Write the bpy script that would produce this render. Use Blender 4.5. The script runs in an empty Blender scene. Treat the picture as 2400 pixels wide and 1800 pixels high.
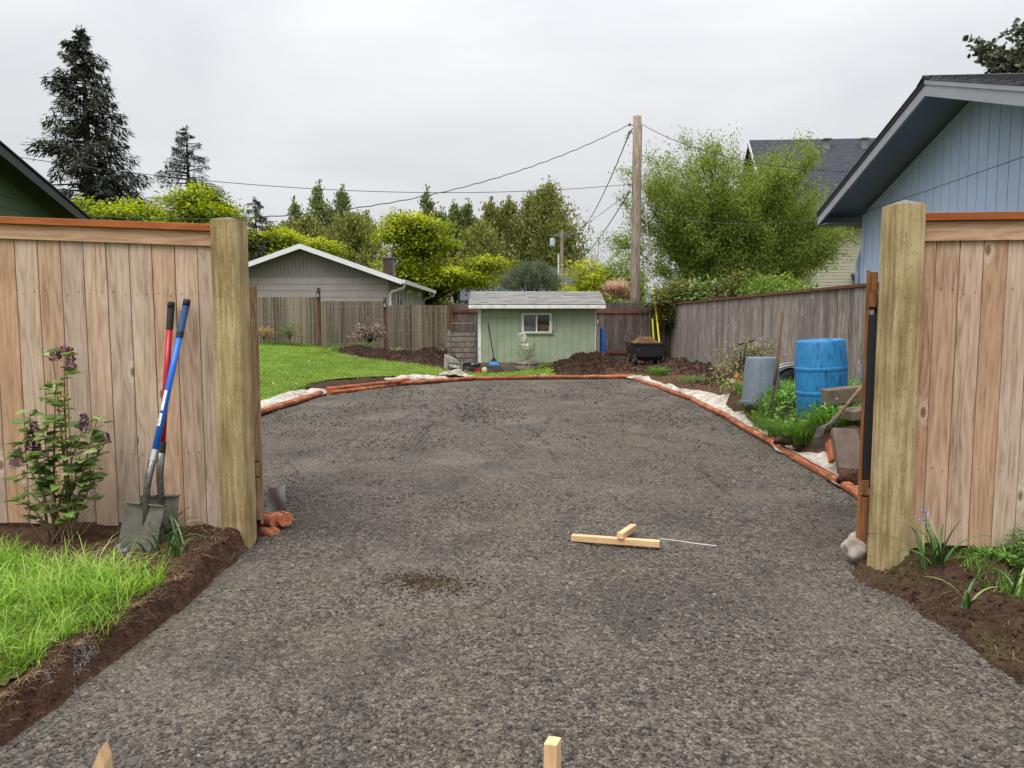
import bpy, bmesh, math, random
import numpy as np
from mathutils import Vector, Matrix

# ------------------------------------------------------------------ camera, sky, sun, exposure
SC = bpy.context.scene
COL = SC.collection
F, PITCH, CAMH = 1750.0, math.atan(155.0 / 1750.0), 1.45
cd = bpy.data.cameras.new('camera')
cd.sensor_width = 36.0
cd.lens = 36.0 * F / 2400.0
cd.clip_start, cd.clip_end = 0.05, 2000.0
cam = bpy.data.objects.new('camera', cd)
COL.objects.link(cam)
cam.location = (0, 0, CAMH)
cam.rotation_euler = (math.radians(90) - PITCH, 0, 0)
SC.camera = cam

SUN_EL = math.radians(58)     # high, behind the camera to the left, veiled by cloud
w = bpy.data.worlds.new('World')
SC.world = w
w.use_nodes = True
nt = w.node_tree
nt.nodes.clear()
wo = nt.nodes.new('ShaderNodeOutputWorld')
bg = nt.nodes.new('ShaderNodeBackground')
sky = nt.nodes.new('ShaderNodeTexSky')
sky.sky_type = 'NISHITA'
sky.sun_disc = False
sky.sun_elevation = SUN_EL
sky.sun_rotation = math.radians(-145)
sky.air_density, sky.dust_density = 1.0, 4.0
tc = nt.nodes.new('ShaderNodeTexCoord')
sep = nt.nodes.new('ShaderNodeSeparateXYZ')
nt.links.new(tc.outputs['Generated'], sep.inputs[0])
# overcast layer: brighter towards the zenith, soft darker cloud bases
mp = nt.nodes.new('ShaderNodeMapping')
mp.inputs['Scale'].default_value = (1.0, 1.0, 2.6)
nt.links.new(tc.outputs['Generated'], mp.inputs[0])
cn = nt.nodes.new('ShaderNodeTexNoise')
cn.inputs['Scale'].default_value = 2.1
cn.inputs['Detail'].default_value = 5.0
cn.inputs['Roughness'].default_value = 0.5
cn.inputs['Distortion'].default_value = 0.4
nt.links.new(mp.outputs[0], cn.inputs['Vector'])
cr = nt.nodes.new('ShaderNodeValToRGB')
cr.color_ramp.elements[0].position = 0.36
cr.color_ramp.elements[0].color = (0.68, 0.692, 0.72, 1)
cr.color_ramp.elements[1].position = 0.64
cr.color_ramp.elements[1].color = (0.81, 0.82, 0.845, 1)
nt.links.new(cn.outputs['Fac'], cr.inputs[0])
mx = nt.nodes.new('ShaderNodeMath'); mx.operation = 'MAXIMUM'; mx.inputs[1].default_value = 0.0
nt.links.new(sep.outputs['Z'], mx.inputs[0])
pw = nt.nodes.new('ShaderNodeMath'); pw.operation = 'POWER'; pw.inputs[1].default_value = 2.2
nt.links.new(mx.outputs[0], pw.inputs[0])
ma = nt.nodes.new('ShaderNodeMath'); ma.operation = 'MULTIPLY_ADD'
ma.inputs[1].default_value = 2.1; ma.inputs[2].default_value = 0.67
nt.links.new(pw.outputs[0], ma.inputs[0])
vm = nt.nodes.new('ShaderNodeVectorMath'); vm.operation = 'SCALE'
nt.links.new(cr.outputs[0], vm.inputs[0]); nt.links.new(ma.outputs[0], vm.inputs['Scale'])
sk = nt.nodes.new('ShaderNodeVectorMath'); sk.operation = 'SCALE'; sk.inputs['Scale'].default_value = 0.06
nt.links.new(sky.outputs[0], sk.inputs[0])
mixw = nt.nodes.new('ShaderNodeMix'); mixw.data_type = 'RGBA'
mixw.inputs[0].default_value = 0.93
nt.links.new(sk.outputs[0], mixw.inputs[6]); nt.links.new(vm.outputs[0], mixw.inputs[7])
nt.links.new(mixw.outputs[2], bg.inputs['Color'])
bg.inputs['Strength'].default_value = 1.0
nt.links.new(bg.outputs[0], wo.inputs[0])

sl = bpy.data.lights.new('sun', 'SUN')
sl.energy, sl.angle, sl.color = 1.5, math.radians(35), (1.0, 0.965, 0.92)
sun = bpy.data.objects.new('sun', sl)
COL.objects.link(sun)
sun.rotation_euler = (math.radians(90) - SUN_EL, 0, math.radians(-35))

vs = SC.view_settings
vs.view_transform, vs.look, vs.gamma, vs.exposure = 'Standard', 'None', 1.0, 0.55
vs.use_curve_mapping = False
SC.cycles.max_bounces = 6
SC.cycles.transparent_max_bounces = 8
SC.cycles.caustics_reflective = SC.cycles.caustics_refractive = False

# ------------------------------------------------------------------ helpers
RNG = random.Random(7)
NP = np.random.default_rng(11)
cp, sp = math.cos(PITCH), math.sin(PITCH)

def at(px, py, Y):
    """survey helper: the point at depth Y whose bearing was read off the photo (2400 x 1800 px)"""
    u, v = (px - 1200.0) / F, (900.0 - py) / F
    k = Y / (cp + v * sp)
    return Vector((u * k, Y, CAMH + (v * cp - sp) * k))

def gnd(px, py, z=0.0):
    u, v = (px - 1200.0) / F, (900.0 - py) / F
    k = (z - CAMH) / (v * cp - sp)
    return Vector((u * k, (cp + v * sp) * k, z))

def link(o, parent=None):
    COL.objects.link(o)
    if parent is not None:
        o.parent = parent
    return o

def tag(o, label=None, cat=None, group=None, kind=None):
    if label: o['label'] = label
    if cat: o['category'] = cat
    if group: o['group'] = group
    if kind: o['kind'] = kind
    return o

def thing(name, label, cat, loc=(0, 0, 0), rz=0.0, group=None):
    o = bpy.data.objects.new(name, None)
    o.empty_display_size = 0.1
    link(o)
    o.location = loc
    o.rotation_euler = (0, 0, rz)
    return tag(o, label, cat, group)

def copy_tree(o, parent=None):
    c = o.copy()
    COL.objects.link(c)
    c.parent = parent
    for ch in list(o.children):
        copy_tree(ch, c)
    return c

class MB:
    """collects shapes, builds ONE mesh object"""
    def __init__(s):
        s.v, s.f = [], []
    def add(s, vs_, fs_):
        b = len(s.v)
        s.v += [tuple(p) for p in vs_]
        s.f += [tuple(i + b for i in f) for f in fs_]
        return s
    def box(s, c, d, rot=None):
        hx, hy, hz = d[0] / 2, d[1] / 2, d[2] / 2
        P = [Vector((x, y, z)) for z in (-hz, hz) for y in (-hy, hy) for x in (-hx, hx)]
        if rot is not None:
            P = [rot @ p for p in P]
        c = Vector(c)
        return s.add([p + c for p in P], [(0, 2, 3, 1), (4, 5, 7, 6), (0, 1, 5, 4), (2, 6, 7, 3), (0, 4, 6, 2), (1, 3, 7, 5)])
    def bounds(s, x0, x1, y0, y1, z0, z1):
        return s.box(((x0 + x1) / 2, (y0 + y1) / 2, (z0 + z1) / 2), (x1 - x0, y1 - y0, z1 - z0))
    def hexa(s, P):     # 8 corners: bottom 4 then top 4, both counter-clockwise
        return s.add(P, [(3, 2, 1, 0), (4, 5, 6, 7), (0, 1, 5, 4), (1, 2, 6, 5), (2, 3, 7, 6), (3, 0, 4, 7)])
    def beam(s, a, b, wd, th, up=(0, 0, 1)):
        a, b = Vector(a), Vector(b)
        d = (b - a).normalized()
        sd = d.cross(Vector(up))
        if sd.length < 1e-4: sd = d.cross(Vector((1, 0, 0)))
        sd.normalize()
        n = sd.cross(d).normalized()
        q = [(-wd / 2, -th / 2), (wd / 2, -th / 2), (wd / 2, th / 2), (-wd / 2, th / 2)]
        P = [p + sd * x + n * y for p in (a, b) for x, y in q]
        return s.hexa(P)
    def prism(s, poly, y0, y1, f=None):
        """poly in (x,z) swept along y, or through f(x,z,y)"""
        f = f or (lambda x, z, y: (x, y, z))
        n = len(poly)
        P = [f(x, z, y0) for x, z in poly] + [f(x, z, y1) for x, z in poly]
        Fs = [tuple(range(n)), tuple(reversed(range(n, 2 * n)))]
        Fs += [((i + 1) % n, i, i + n, (i + 1) % n + n) for i in range(n)]
        return s.add(P, Fs)
    def tube(s, path, r, n=8, cap=True):
        path = [Vector(p) for p in path]
        m = len(path)
        rr = r if isinstance(r, (list, tuple)) else [r] * m
        t = (path[1] - path[0]).normalized()
        nrm = t.cross(Vector((0, 0, 1)))
        if nrm.length < 1e-3: nrm = t.cross(Vector((1, 0, 0)))
        nrm.normalize()
        P, Fs = [], []
        for i, p in enumerate(path):
            if i < m - 1: t2 = (path[i + 1] - p)
            else: t2 = p - path[i - 1]
            if 0 < i < m - 1: t2 = path[i + 1] - path[i - 1]
            t2.normalize()
            nrm = (nrm - t2 * nrm.dot(t2))
            if nrm.length < 1e-5: nrm = t2.orthogonal()
            nrm.normalize()
            bn = t2.cross(nrm)
            for k in range(n):
                a = 2 * math.pi * k / n
                P.append(p + (nrm * math.cos(a) + bn * math.sin(a)) * rr[i])
        for i in range(m - 1):
            for k in range(n):
                Fs.append((i * n + k, i * n + (k + 1) % n, (i + 1) * n + (k + 1) % n, (i + 1) * n + k))
        if cap:
            Fs.append(tuple(reversed(range(n))))
            Fs.append(tuple(range((m - 1) * n, m * n)))
        return s.add(P, Fs)
    def lathe(s, prof, n=24, c=(0, 0, 0), rot=None, squash=None):
        c = Vector(c)
        P, Fs = [], []
        for r, z in prof:
            for k in range(n):
                a = 2 * math.pi * k / n
                p = Vector((r * math.cos(a), r * math.sin(a), z))
                if squash: p = squash(p)
                if rot is not None: p = rot @ p
                P.append(p + c)
        m = len(prof)
        for i in range(m - 1):
            for k in range(n):
                Fs.append((i * n + k, i * n + (k + 1) % n, (i + 1) * n + (k + 1) % n, (i + 1) * n + k))
        Fs.append(tuple(reversed(range(n))))
        Fs.append(tuple(range((m - 1) * n, m * n)))
        return s.add(P, Fs)
    def build(s, name, mat, parent=None, smooth=False, bevel=0.0, loc=None):
        me = bpy.data.meshes.new(name)
        me.from_pydata(s.v, [], s.f)
        if bevel > 0:
            bm = bmesh.new(); bm.from_mesh(me)
            bmesh.ops.bevel(bm, geom=bm.edges[:], offset=bevel, segments=1, affect='EDGES', profile=0.5, clamp_overlap=True)
            bm.to_mesh(me); bm.free()
        if mat: me.materials.append(mat)
        if smooth:
            me.polygons.foreach_set('use_smooth', [True] * len(me.polygons))
        me.update()
        o = bpy.data.objects.new(name, me)
        link(o, parent)
        if loc is not None: o.location = loc
        return o

def sharp(o, deg=35):
    bm = bmesh.new(); bm.from_mesh(o.data)
    for e in bm.edges:
        if len(e.link_faces) == 2 and e.calc_face_angle(0) > math.radians(deg): e.smooth = False
    bm.to_mesh(o.data); bm.free()
    o.data.polygons.foreach_set('use_smooth', [True] * len(o.data.polygons))
    return o

def mesh_np(name, V, FA, mat, parent=None, rnd=None, smooth=False):
    """V (n,3); FA list of (m,k) int arrays"""
    me = bpy.data.meshes.new(name)
    V = np.ascontiguousarray(V, dtype=np.float32)
    me.vertices.add(len(V)); me.vertices.foreach_set('co', V.ravel())
    loops = np.concatenate([f.ravel() for f in FA]).astype(np.int32)
    counts = np.concatenate([np.full(len(f), f.shape[1], dtype=np.int32) for f in FA])
    starts = np.concatenate([[0], np.cumsum(counts)[:-1]]).astype(np.int32)
    me.loops.add(len(loops)); me.loops.foreach_set('vertex_index', loops)
    me.polygons.add(len(counts)); me.polygons.foreach_set('loop_start', starts)
    me.polygons.foreach_set('use_smooth', np.full(len(counts), smooth))
    if rnd is not None:
        a = me.attributes.new('rnd', 'FLOAT', 'POINT')
        a.data.foreach_set('value', np.ascontiguousarray(rnd, dtype=np.float32))
    me.update(calc_edges=True)
    if mat: me.materials.append(mat)
    o = bpy.data.objects.new(name, me)
    return link(o, parent)

def basis(fwd, up):
    f = fwd / np.maximum(np.linalg.norm(fwd, axis=1, keepdims=True), 1e-6)
    x = np.cross(f, up); x /= np.maximum(np.linalg.norm(x, axis=1, keepdims=True), 1e-6)
    z = np.cross(x, f)
    return np.stack([x, f, z], axis=2)

def scatter(name, T, TF, pos, R, s, mat, parent=None, rnd=None, smooth=False):
    N, k = len(pos), len(T)
    s = np.asarray(s, dtype=float)
    S = s[:, None, None] if s.ndim == 1 else s[:, None, :]
    V = np.einsum('nij,nkj->nki', R, T[None] * S) + pos[:, None, :]
    base = (np.arange(N) * k)[:, None, None]
    FA = [(f[None] + base).reshape(-1, f.shape[1]) for f in TF]
    r = NP.random(N) if rnd is None else rnd
    return mesh_np(name, V.reshape(-1, 3), FA, mat, parent, np.repeat(r, k), smooth)

LEAF = np.array([(0, 0, 0), (.30, .42, .07), (0, 1, -.05), (-.30, .42, .07)], float)
LEAF_F = [np.array([(0, 1, 2), (0, 2, 3)])]
LEAFT = np.array([(-.24, .15, 0), (.24, .15, .05), (0, 1, -.04)], float)
LEAFT_F = [np.array([(0, 1, 2)])]
LEAF6 = np.array([(0, 0, 0), (.26, .25, .05), (.30, .55, .06), (0, 1, -.08), (-.30, .55, .06), (-.26, .25, .05), (0, .5, 0)], float)
LEAF6_F = [np.array([(0, 1, 6), (1, 2, 6), (2, 3, 6), (3, 4, 6), (4, 5, 6), (5, 0, 6)])]

def rvec(n):
    v = NP.normal(size=(n, 3))
    return v / np.linalg.norm(v, axis=1, keepdims=True)

def blades(name, pos, h, wd, lean, mat, parent=None, rnd=None, droop=1.0, az=None):
    """curved grass blades, 3 segments, 7 verts"""
    N = len(pos)
    az = NP.random(N) * 2 * math.pi if az is None else az
    d = np.stack([np.cos(az), np.sin(az), np.zeros(N)], 1)
    sd = np.stack([-np.sin(az + NP.normal(size=N) * .5), np.cos(az), np.zeros(N)], 1)
    V = np.zeros((N, 7, 3))
    for j, t in enumerate((0.0, 0.4, 0.75, 1.0)):
        out = lean * (t ** 1.8) * h
        zz = h * (t - droop * 0.45 * lean * t ** 2.6)
        c = pos + d * out[:, None]; c[:, 2] += zz
        ww = wd * (1.0, 0.9, 0.6, 0)[j]
        if j < 3:
            V[:, 2 * j] = c - sd * (ww / 2)[:, None]
            V[:, 2 * j + 1] = c + sd * (ww / 2)[:, None]
        else:
            V[:, 6] = c
    b = (np.arange(N) * 7)[:, None]
    q = np.concatenate([b + np.array([[0, 1, 3, 2]]), b + np.array([[2, 3, 5, 4]])])
    t3 = b + np.array([[4, 5, 6]])
    r = NP.random(N) if rnd is None else rnd
    return mesh_np(name, V.reshape(-1, 3), [q, t3], mat, parent, np.repeat(r, 7))

_tab = np.random.default_rng(5).random((256, 256))
def vn(x, y, o=0):
    x = np.asarray(x, float) + o * 17.3; y = np.asarray(y, float) + o * 9.1
    xi, yi = np.floor(x).astype(int), np.floor(y).astype(int)
    fx, fy = x - xi, y - yi
    fx = fx * fx * (3 - 2 * fx); fy = fy * fy * (3 - 2 * fy)
    a = _tab[xi % 256, yi % 256]; b = _tab[(xi + 1) % 256, yi % 256]
    c = _tab[xi % 256, (yi + 1) % 256]; d = _tab[(xi + 1) % 256, (yi + 1) % 256]
    return (a * (1 - fx) + b * fx) * (1 - fy) + (c * (1 - fx) + d * fx) * fy - 0.5
def fbm(x, y, sc, oc=4, o=0):
    r, a = 0, 1.0
    for k in range(oc):
        r = r + a * vn(np.asarray(x) * sc, np.asarray(y) * sc, o + k); sc *= 2.1; a *= 0.5
    return r
def ss(a, b, x):
    t = np.clip((x - a) / (b - a), 0, 1)
    return t * t * (3 - 2 * t)

def text_mesh(name, s, size, mat, parent, M, bold=0.0, extrude=0.0008):
    cu = bpy.data.curves.new(name, 'FONT')
    cu.body = s; cu.size = size; cu.align_x = 'CENTER'; cu.align_y = 'CENTER'
    cu.extrude = extrude; cu.offset = bold
    tmp = bpy.data.objects.new('tmp', cu)
    COL.objects.link(tmp)
    dg = bpy.context.evaluated_depsgraph_get()
    me = bpy.data.meshes.new_from_object(tmp.evaluated_get(dg))
    bpy.data.objects.remove(tmp)
    me.transform(M); me.materials.clear(); me.materials.append(mat)
    o = bpy.data.objects.new(name, me)
    return link(o, parent)

# ------------------------------------------------------------------ materials
class NT:
    def __init__(s, name):
        s.m = bpy.data.materials.new(name); s.m.use_nodes = True
        s.t = s.m.node_tree; s.t.nodes.clear()
        s.out = s.t.nodes.new('ShaderNodeOutputMaterial')
        s.b = s.t.nodes.new('ShaderNodeBsdfPrincipled')
        s.t.links.new(s.b.outputs[0], s.out.inputs[0])
        s.b.inputs['Roughness'].default_value = 0.8
        s.b.inputs['Specular IOR Level'].default_value = 0.3
    def set(s, sock, v):
        if isinstance(v, bpy.types.NodeSocket): s.t.links.new(v, sock)
        elif isinstance(v, (tuple, list)) and len(v) == 3 and sock.type == 'RGBA': sock.default_value = (*v, 1)
        else: sock.default_value = v
    def n(s, typ, props=None, **ins):
        nd = s.t.nodes.new('ShaderNode' + typ)
        for k, v in (props or {}).items(): setattr(nd, k, v)
        for k, v in ins.items(): s.set(nd.inputs[k.replace('_', ' ')], v)
        return nd
    def mth(s, op, a, b=0.0, c=None):
        nd = s.t.nodes.new('ShaderNodeMath'); nd.operation = op
        s.set(nd.inputs[0], a); s.set(nd.inputs[1], b)
        if c is not None: s.set(nd.inputs[2], c)
        return nd.outputs[0]
    def mix(s, f, a, b, blend='MIX'):
        nd = s.t.nodes.new('ShaderNodeMix'); nd.data_type = 'RGBA'; nd.blend_type = blend
        s.set(nd.inputs[0], f); s.set(nd.inputs[6], a); s.set(nd.inputs[7], b)
        return nd.outputs[2]
    def ramp(s, f, st, interp='LINEAR'):
        nd = s.t.nodes.new('ShaderNodeValToRGB'); cr = nd.color_ramp; cr.interpolation = interp
        while len(cr.elements) < len(st): cr.elements.new(0.5)
        for e, (p, c) in zip(cr.elements, st):
            e.position = p; e.color = (*c, 1) if not isinstance(c, (int, float)) else (c, c, c, 1)
        s.set(nd.inputs[0], f)
        return nd.outputs[0]
    def noise(s, vec, sc, det=4.0, ro=0.55, dist=0.0):
        nd = s.n('TexNoise', None, Scale=sc, Detail=det, Roughness=ro, Distortion=dist)
        if vec is not None: s.set(nd.inputs['Vector'], vec)
        return nd.outputs['Fac']
    def obj(s): return s.n('TexCoord').outputs['Object']
    def pos(s): return s.n('NewGeometry').outputs['Position']
    def rnd(s): return s.n('ObjectInfo').outputs['Random']
    def mapv(s, v, sc, off=None):
        nd = s.n('Mapping'); s.set(nd.inputs['Vector'], v); nd.inputs['Scale'].default_value = sc
        if off is not None: s.set(nd.inputs['Location'], off)
        return nd.outputs[0]
    def bump(s, h, st=0.3, d=0.01):
        nd = s.n('Bump', None, Strength=st, Distance=d); s.set(nd.inputs['Height'], h)
        s.t.links.new(nd.outputs[0], s.b.inputs['Normal'])
    def fin(s, col=None, rough=None, metal=None, spec=None):
        if col is not None: s.set(s.b.inputs['Base Color'], col)
        if rough is not None: s.set(s.b.inputs['Roughness'], rough)
        if metal is not None: s.set(s.b.inputs['Metallic'], metal)
        if spec is not None: s.set(s.b.inputs['Specular IOR Level'], spec)
        return s.m

def h(c):   # sRGB 0-255 -> linear
    return tuple(((x / 255) / 12.92 if x / 255 < .04045 else ((x / 255 + .055) / 1.055) ** 2.4) for x in c)

def wood(name, stops, tints, axis='z', fine=70.0, ring=9.0, knots=0.0, streak=0.5, rough=0.85, bumpd=0.002, rw=.34, dirt=None):
    """stops: colour ramp of the grain; tints: list of multiply colours picked per piece"""
    t = NT(name)
    r = t.rnd()
    off = t.n('CombineXYZ', None, X=t.mth('MULTIPLY', r, 37.0), Y=t.mth('MULTIPLY', r, 71.0), Z=t.mth('MULTIPLY', r, 53.0)).outputs[0]
    v = t.n('VectorMath', {'operation': 'ADD'}); t.set(v.inputs[0], t.obj()); t.set(v.inputs[1], off)
    v = v.outputs[0]
    lo = {'z': (1, 1, .05), 'x': (.05, 1, 1), 'y': (1, .05, 1)}[axis]
    md = {'z': (1, 1, .09), 'x': (.09, 1, 1), 'y': (1, .09, 1)}[axis]
    g = t.noise(t.mapv(v, md), 13.0, 2.0, .5)
    if knots > 0:
        sx = t.n('SeparateXYZ'); t.set(sx.inputs[0], v)
        k2 = (1.0, .5) if axis == 'z' else (.5, 1.0)
        vo = t.n('TexVoronoi', {'voronoi_dimensions': '2D'}, Scale=knots, Randomness=.9)
        t.set(vo.inputs['Vector'], t.n('CombineXYZ', None, X=t.mth('MULTIPLY', sx.outputs[0], k2[0]), Y=t.mth('MULTIPLY', sx.outputs[2], k2[1])).outputs[0])
        vc = t.n('SeparateColor'); t.set(vc.inputs[0], vo.outputs['Color'])
        dist = t.mth('ADD', vo.outputs['Distance'], t.mth('MULTIPLY', t.mth('GREATER_THAN', vc.outputs[0], .42), 9.0))
        g = t.mth('ADD', g, t.mth('MULTIPLY', t.mth('POWER', 2.718, t.mth('MULTIPLY', dist, -9.0)), .8))
    rings = t.mth('PINGPONG', t.mth('MULTIPLY', g, ring), 0.5)
    fineg = t.noise(t.mapv(v, lo), fine, 5.0, .7)
    blot = t.noise(t.mapv(v, {'z': (1, 1, .25), 'x': (.25, 1, 1), 'y': (1, .25, 1)}[axis]), 5.0, 4.0, .6)
    f2 = t.noise(t.mapv(v, lo), fine * 2.7, 3.0, .7)
    a = t.mth('ADD', t.mth('MULTIPLY', rings, rw), t.mth('MULTIPLY', t.mth('ADD', t.mth('MULTIPLY', fineg, .6), t.mth('MULTIPLY', f2, .4)), streak))
    a = t.mth('ADD', a, t.mth('MULTIPLY', t.mth('SUBTRACT', blot, .5), .38))
    col = t.ramp(a, stops)
    tr = t.ramp(t.mth('FRACT', t.mth('MULTIPLY', r, 7.31)), [(i / max(1, len(tints)), c) for i, c in enumerate(tints)], 'CONSTANT')
    col = t.mix(1.0, col, tr, 'MULTIPLY')
    if knots > 0:
        km = t.ramp(dist, [(0.035, 1.0), (0.075, 0.0)])
        ko = t.ramp(dist, [(0.05, 0.0), (0.08, .45), (0.2, 0.0)])
        col = t.mix(ko, col, (stops[-1][1]))
        col = t.mix(t.mth('MULTIPLY', km, .75), col, (0.14, 0.075, 0.04))
    if dirt is not None:
        col = t.mix(t.ramp(t.noise(t.pos(), 5.0, 7.0, .72), [(.46, 0.0), (.62, dirt[1])]), col, dirt[0])
    t.bump(t.mth('ADD', fineg, t.mth('MULTIPLY', rings, .5)), .35, bumpd)
    return t.fin(col, rough)

def paint(name, c, rough=0.6, var=0.12, scale=4.0, bump=0.0, metal=0.0, spec=0.4, dirt=None, dirt_sc=1.2, dirt_amt=.5):
    t = NT(name)
    p = t.obj()
    nz = t.noise(p, scale, 5.0, .6)
    c2 = tuple(x * (1 - var * 2) for x in c); c3 = tuple(min(1, x * (1 + var)) for x in c)
    col = t.ramp(nz, [(.3, c2), (.7, c3)])
    if dirt is not None:
        dn = t.ramp(t.noise(p, dirt_sc, 6.0, .65), [(.48, 0.0), (.7, dirt_amt)])
        col = t.mix(dn, col, dirt)
    if bump > 0: t.bump(t.noise(p, 160.0, 3.0), bump, .002)
    return t.fin(col, rough, metal, spec)

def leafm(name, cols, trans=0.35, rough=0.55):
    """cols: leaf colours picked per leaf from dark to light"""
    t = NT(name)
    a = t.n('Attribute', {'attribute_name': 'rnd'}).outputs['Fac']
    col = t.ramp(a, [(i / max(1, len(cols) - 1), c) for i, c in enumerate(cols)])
    t.fin(col, rough, spec=0.35)
    tr = t.n('BsdfTranslucent', None, Color=t.mix(1.0, col, (1.25, 1.25, .55), 'MULTIPLY'))
    ms = t.n('MixShader', None, Fac=trans)
    t.t.links.new(t.b.outputs[0], ms.inputs[1]); t.t.links.new(tr.outputs[0], ms.inputs[2])
    t.t.links.new(ms.outputs[0], t.out.inputs[0])
    return t.m

CEDAR = wood('cedar_boards', [(.26, h((130, 106, 89))), (.44, h((181, 156, 136))), (.60, h((200, 177, 157))), (.80, h((220, 202, 185)))],
             [(1, 1, 1), (.96, .86, .76), (.88, .90, .93), (1.0, .96, .92), (.80, .79, .80), (.92, .78, .64), (.96, .98, 1.0), (.85, .82, .80)], knots=4.0, ring=6, streak=.8, fine=70, rw=.30)
CEDARX = wood('cedar_trim', [(.15, h((140, 98, 70))), (.42, h((190, 154, 124))), (.65, h((212, 182, 152))), (.9, h((224, 200, 174)))],
              [(1, 1, 1), (.95, .93, .92)], axis='x', knots=3, ring=5, streak=.7, fine=110)
STAIN = wood('orange_stain', [(.1, h((140, 74, 32))), (.5, h((186, 106, 52))), (.9, h((204, 124, 70)))], [(1, 1, 1), (.92, .9, .88)], axis='x', ring=5, streak=.3, rough=.6)
RAILST = wood('rail_stain', [(.1, h((80, 46, 32))), (.5, h((130, 82, 60))), (.9, h((152, 106, 82)))], [(1, 1, 1), (.85, .85, .85)], axis='x', ring=5, streak=.4)
RAILSTZ = wood('post_stain', [(.1, h((72, 44, 32))), (.5, h((114, 76, 56))), (.9, h((136, 98, 74)))], [(1, 1, 1), (.85, .85, .85)], axis='z', ring=5, streak=.4)
GREYW = wood('weathered_boards', [(.28, h((80, 73, 68))), (.45, h((130, 121, 114))), (.60, h((160, 151, 143))), (.8, h((208, 201, 193)))],
             [(1, 1, 1), (.82, .8, .8), (.92, .9, .88), (.72, .7, .7), (1, .97, .95)], knots=3.2, ring=6, streak=.8)
BROWNW = wood('dark_boards', [(.25, h((58, 50, 46))), (.5, h((100, 88, 82))), (.75, h((136, 124, 117)))],
              [(1, 1, 1), (.85, .85, .85), (1.1, 1.08, 1.06)], knots=3.0, ring=6, streak=.7)
PINE = wood('fresh_pine', [(.2, h((206, 168, 124))), (.5, h((228, 200, 160))), (.9, h((238, 218, 184)))], [(1, 1, 1)], axis='x', ring=8, streak=.3)
PINEZ = wood('fresh_pine_upright', [(.2, h((204, 166, 120))), (.5, h((228, 200, 158))), (.9, h((238, 218, 184)))], [(1, 1, 1)], axis='z', ring=8, streak=.3)
GATEW = wood('gate_wood', [(.2, h((118, 92, 66))), (.5, h((184, 154, 120))), (.9, h((206, 180, 148)))], [(1, 1, 1), (.9, .88, .86)], ring=8)
GATEO = wood('gate_stained_wood', [(.2, h((96, 62, 34))), (.5, h((150, 102, 60))), (.9, h((176, 130, 84)))], [(1, 1, 1), (.9, .88, .86)], ring=8)
HANDLEW = wood('worn_handle', [(.2, h((92, 70, 52))), (.5, h((136, 110, 86))), (.9, h((164, 140, 114)))], [(1, 1, 1)], ring=5)
POLEW = wood('pole_timber', [(.3, h((62, 52, 45))), (.48, h((118, 103, 90))), (.62, h((150, 135, 120))), (.8, h((176, 162, 148)))], [(1, 1, 1)], ring=5, streak=1.0, fine=22, bumpd=.03)

def m_post():
    t = NT('treated_post')
    p = t.obj()
    g = t.noise(t.mapv(p, (1, 1, .08)), 30, 5, .65)
    big = t.noise(p, 3.0, 4, .6)
    col = t.ramp(t.mth('ADD', t.mth('MULTIPLY', g, .6), t.mth('MULTIPLY', big, .4)), [(.38, h((122, 102, 66))), (.5, h((158, 138, 96))), (.62, h((184, 166, 126)))])
    # incising marks: short upright slits
    vo = t.n('TexVoronoi', None, Scale=1.0, Randomness=.85); t.set(vo.inputs['Vector'], t.mapv(p, (96, 96, 22)))
    sl_ = t.ramp(vo.outputs['Distance'], [(.14, 1.0), (.24, 0.0)])
    gate = t.ramp(t.noise(p, 9.0, 2), [(.30, 0.2), (.45, 1.0)])
    sl_ = t.mth('MULTIPLY', sl_, gate)
    col = t.mix(t.mth('MULTIPLY', sl_, .75), col, h((98, 78, 46)))
    kn = t.n('TexVoronoi', None, Scale=2.6); t.set(kn.inputs['Vector'], p)
    col = t.mix(t.ramp(kn.outputs['Distance'], [(.05, .7), (.12, 0.0)]), col, h((110, 84, 46)))
    t.bump(t.mth('SUBTRACT', g, sl_), .5, .003)
    return t.fin(col, .8)
POST = m_post()
POSTTOP = paint('post_end_grain', h((120, 116, 108)), .9, .3, 60)

def m_soil(name, c1, c2, c3, moss=None):
    t = NT(name)
    p = t.pos()
    a = t.noise(p, 14, 8, .7); b = t.noise(p, 95, 5, .75); c = t.noise(p, 2.2, 4, .6)
    f = t.mth('ADD', t.mth('MULTIPLY', a, .45), t.mth('ADD', t.mth('MULTIPLY', b, .35), t.mth('MULTIPLY', c, .2)))
    col = t.ramp(f, [(.36, c1), (.5, c2), (.66, c3)])
    if moss is not None:
        col = t.mix(t.ramp(t.noise(p, 3.1, 6, .65), [(.5, 0.0), (.62, .75)]), col, moss)
    vo = t.n('TexVoronoi', None, Scale=70.0); t.set(vo.inputs['Vector'], p)
    t.bump(t.mth('ADD', t.mth('ADD', a, b), t.mth('MULTIPLY', vo.outputs['Distance'], .6)), .9, .02)
    return t.fin(col, .95, spec=.15)
SOIL = m_soil('dark_soil', h((50, 34, 26)), h((86, 62, 49)), h((120, 92, 74)))
MULCH = m_soil('mulch', h((36, 26, 21)), h((66, 49, 40)), h((94, 73, 60)))
SOILR = m_soil('bare_soil_moss', h((42, 29, 22)), h((78, 58, 46)), h((112, 90, 72)), moss=h((92, 82, 54)))

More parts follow.
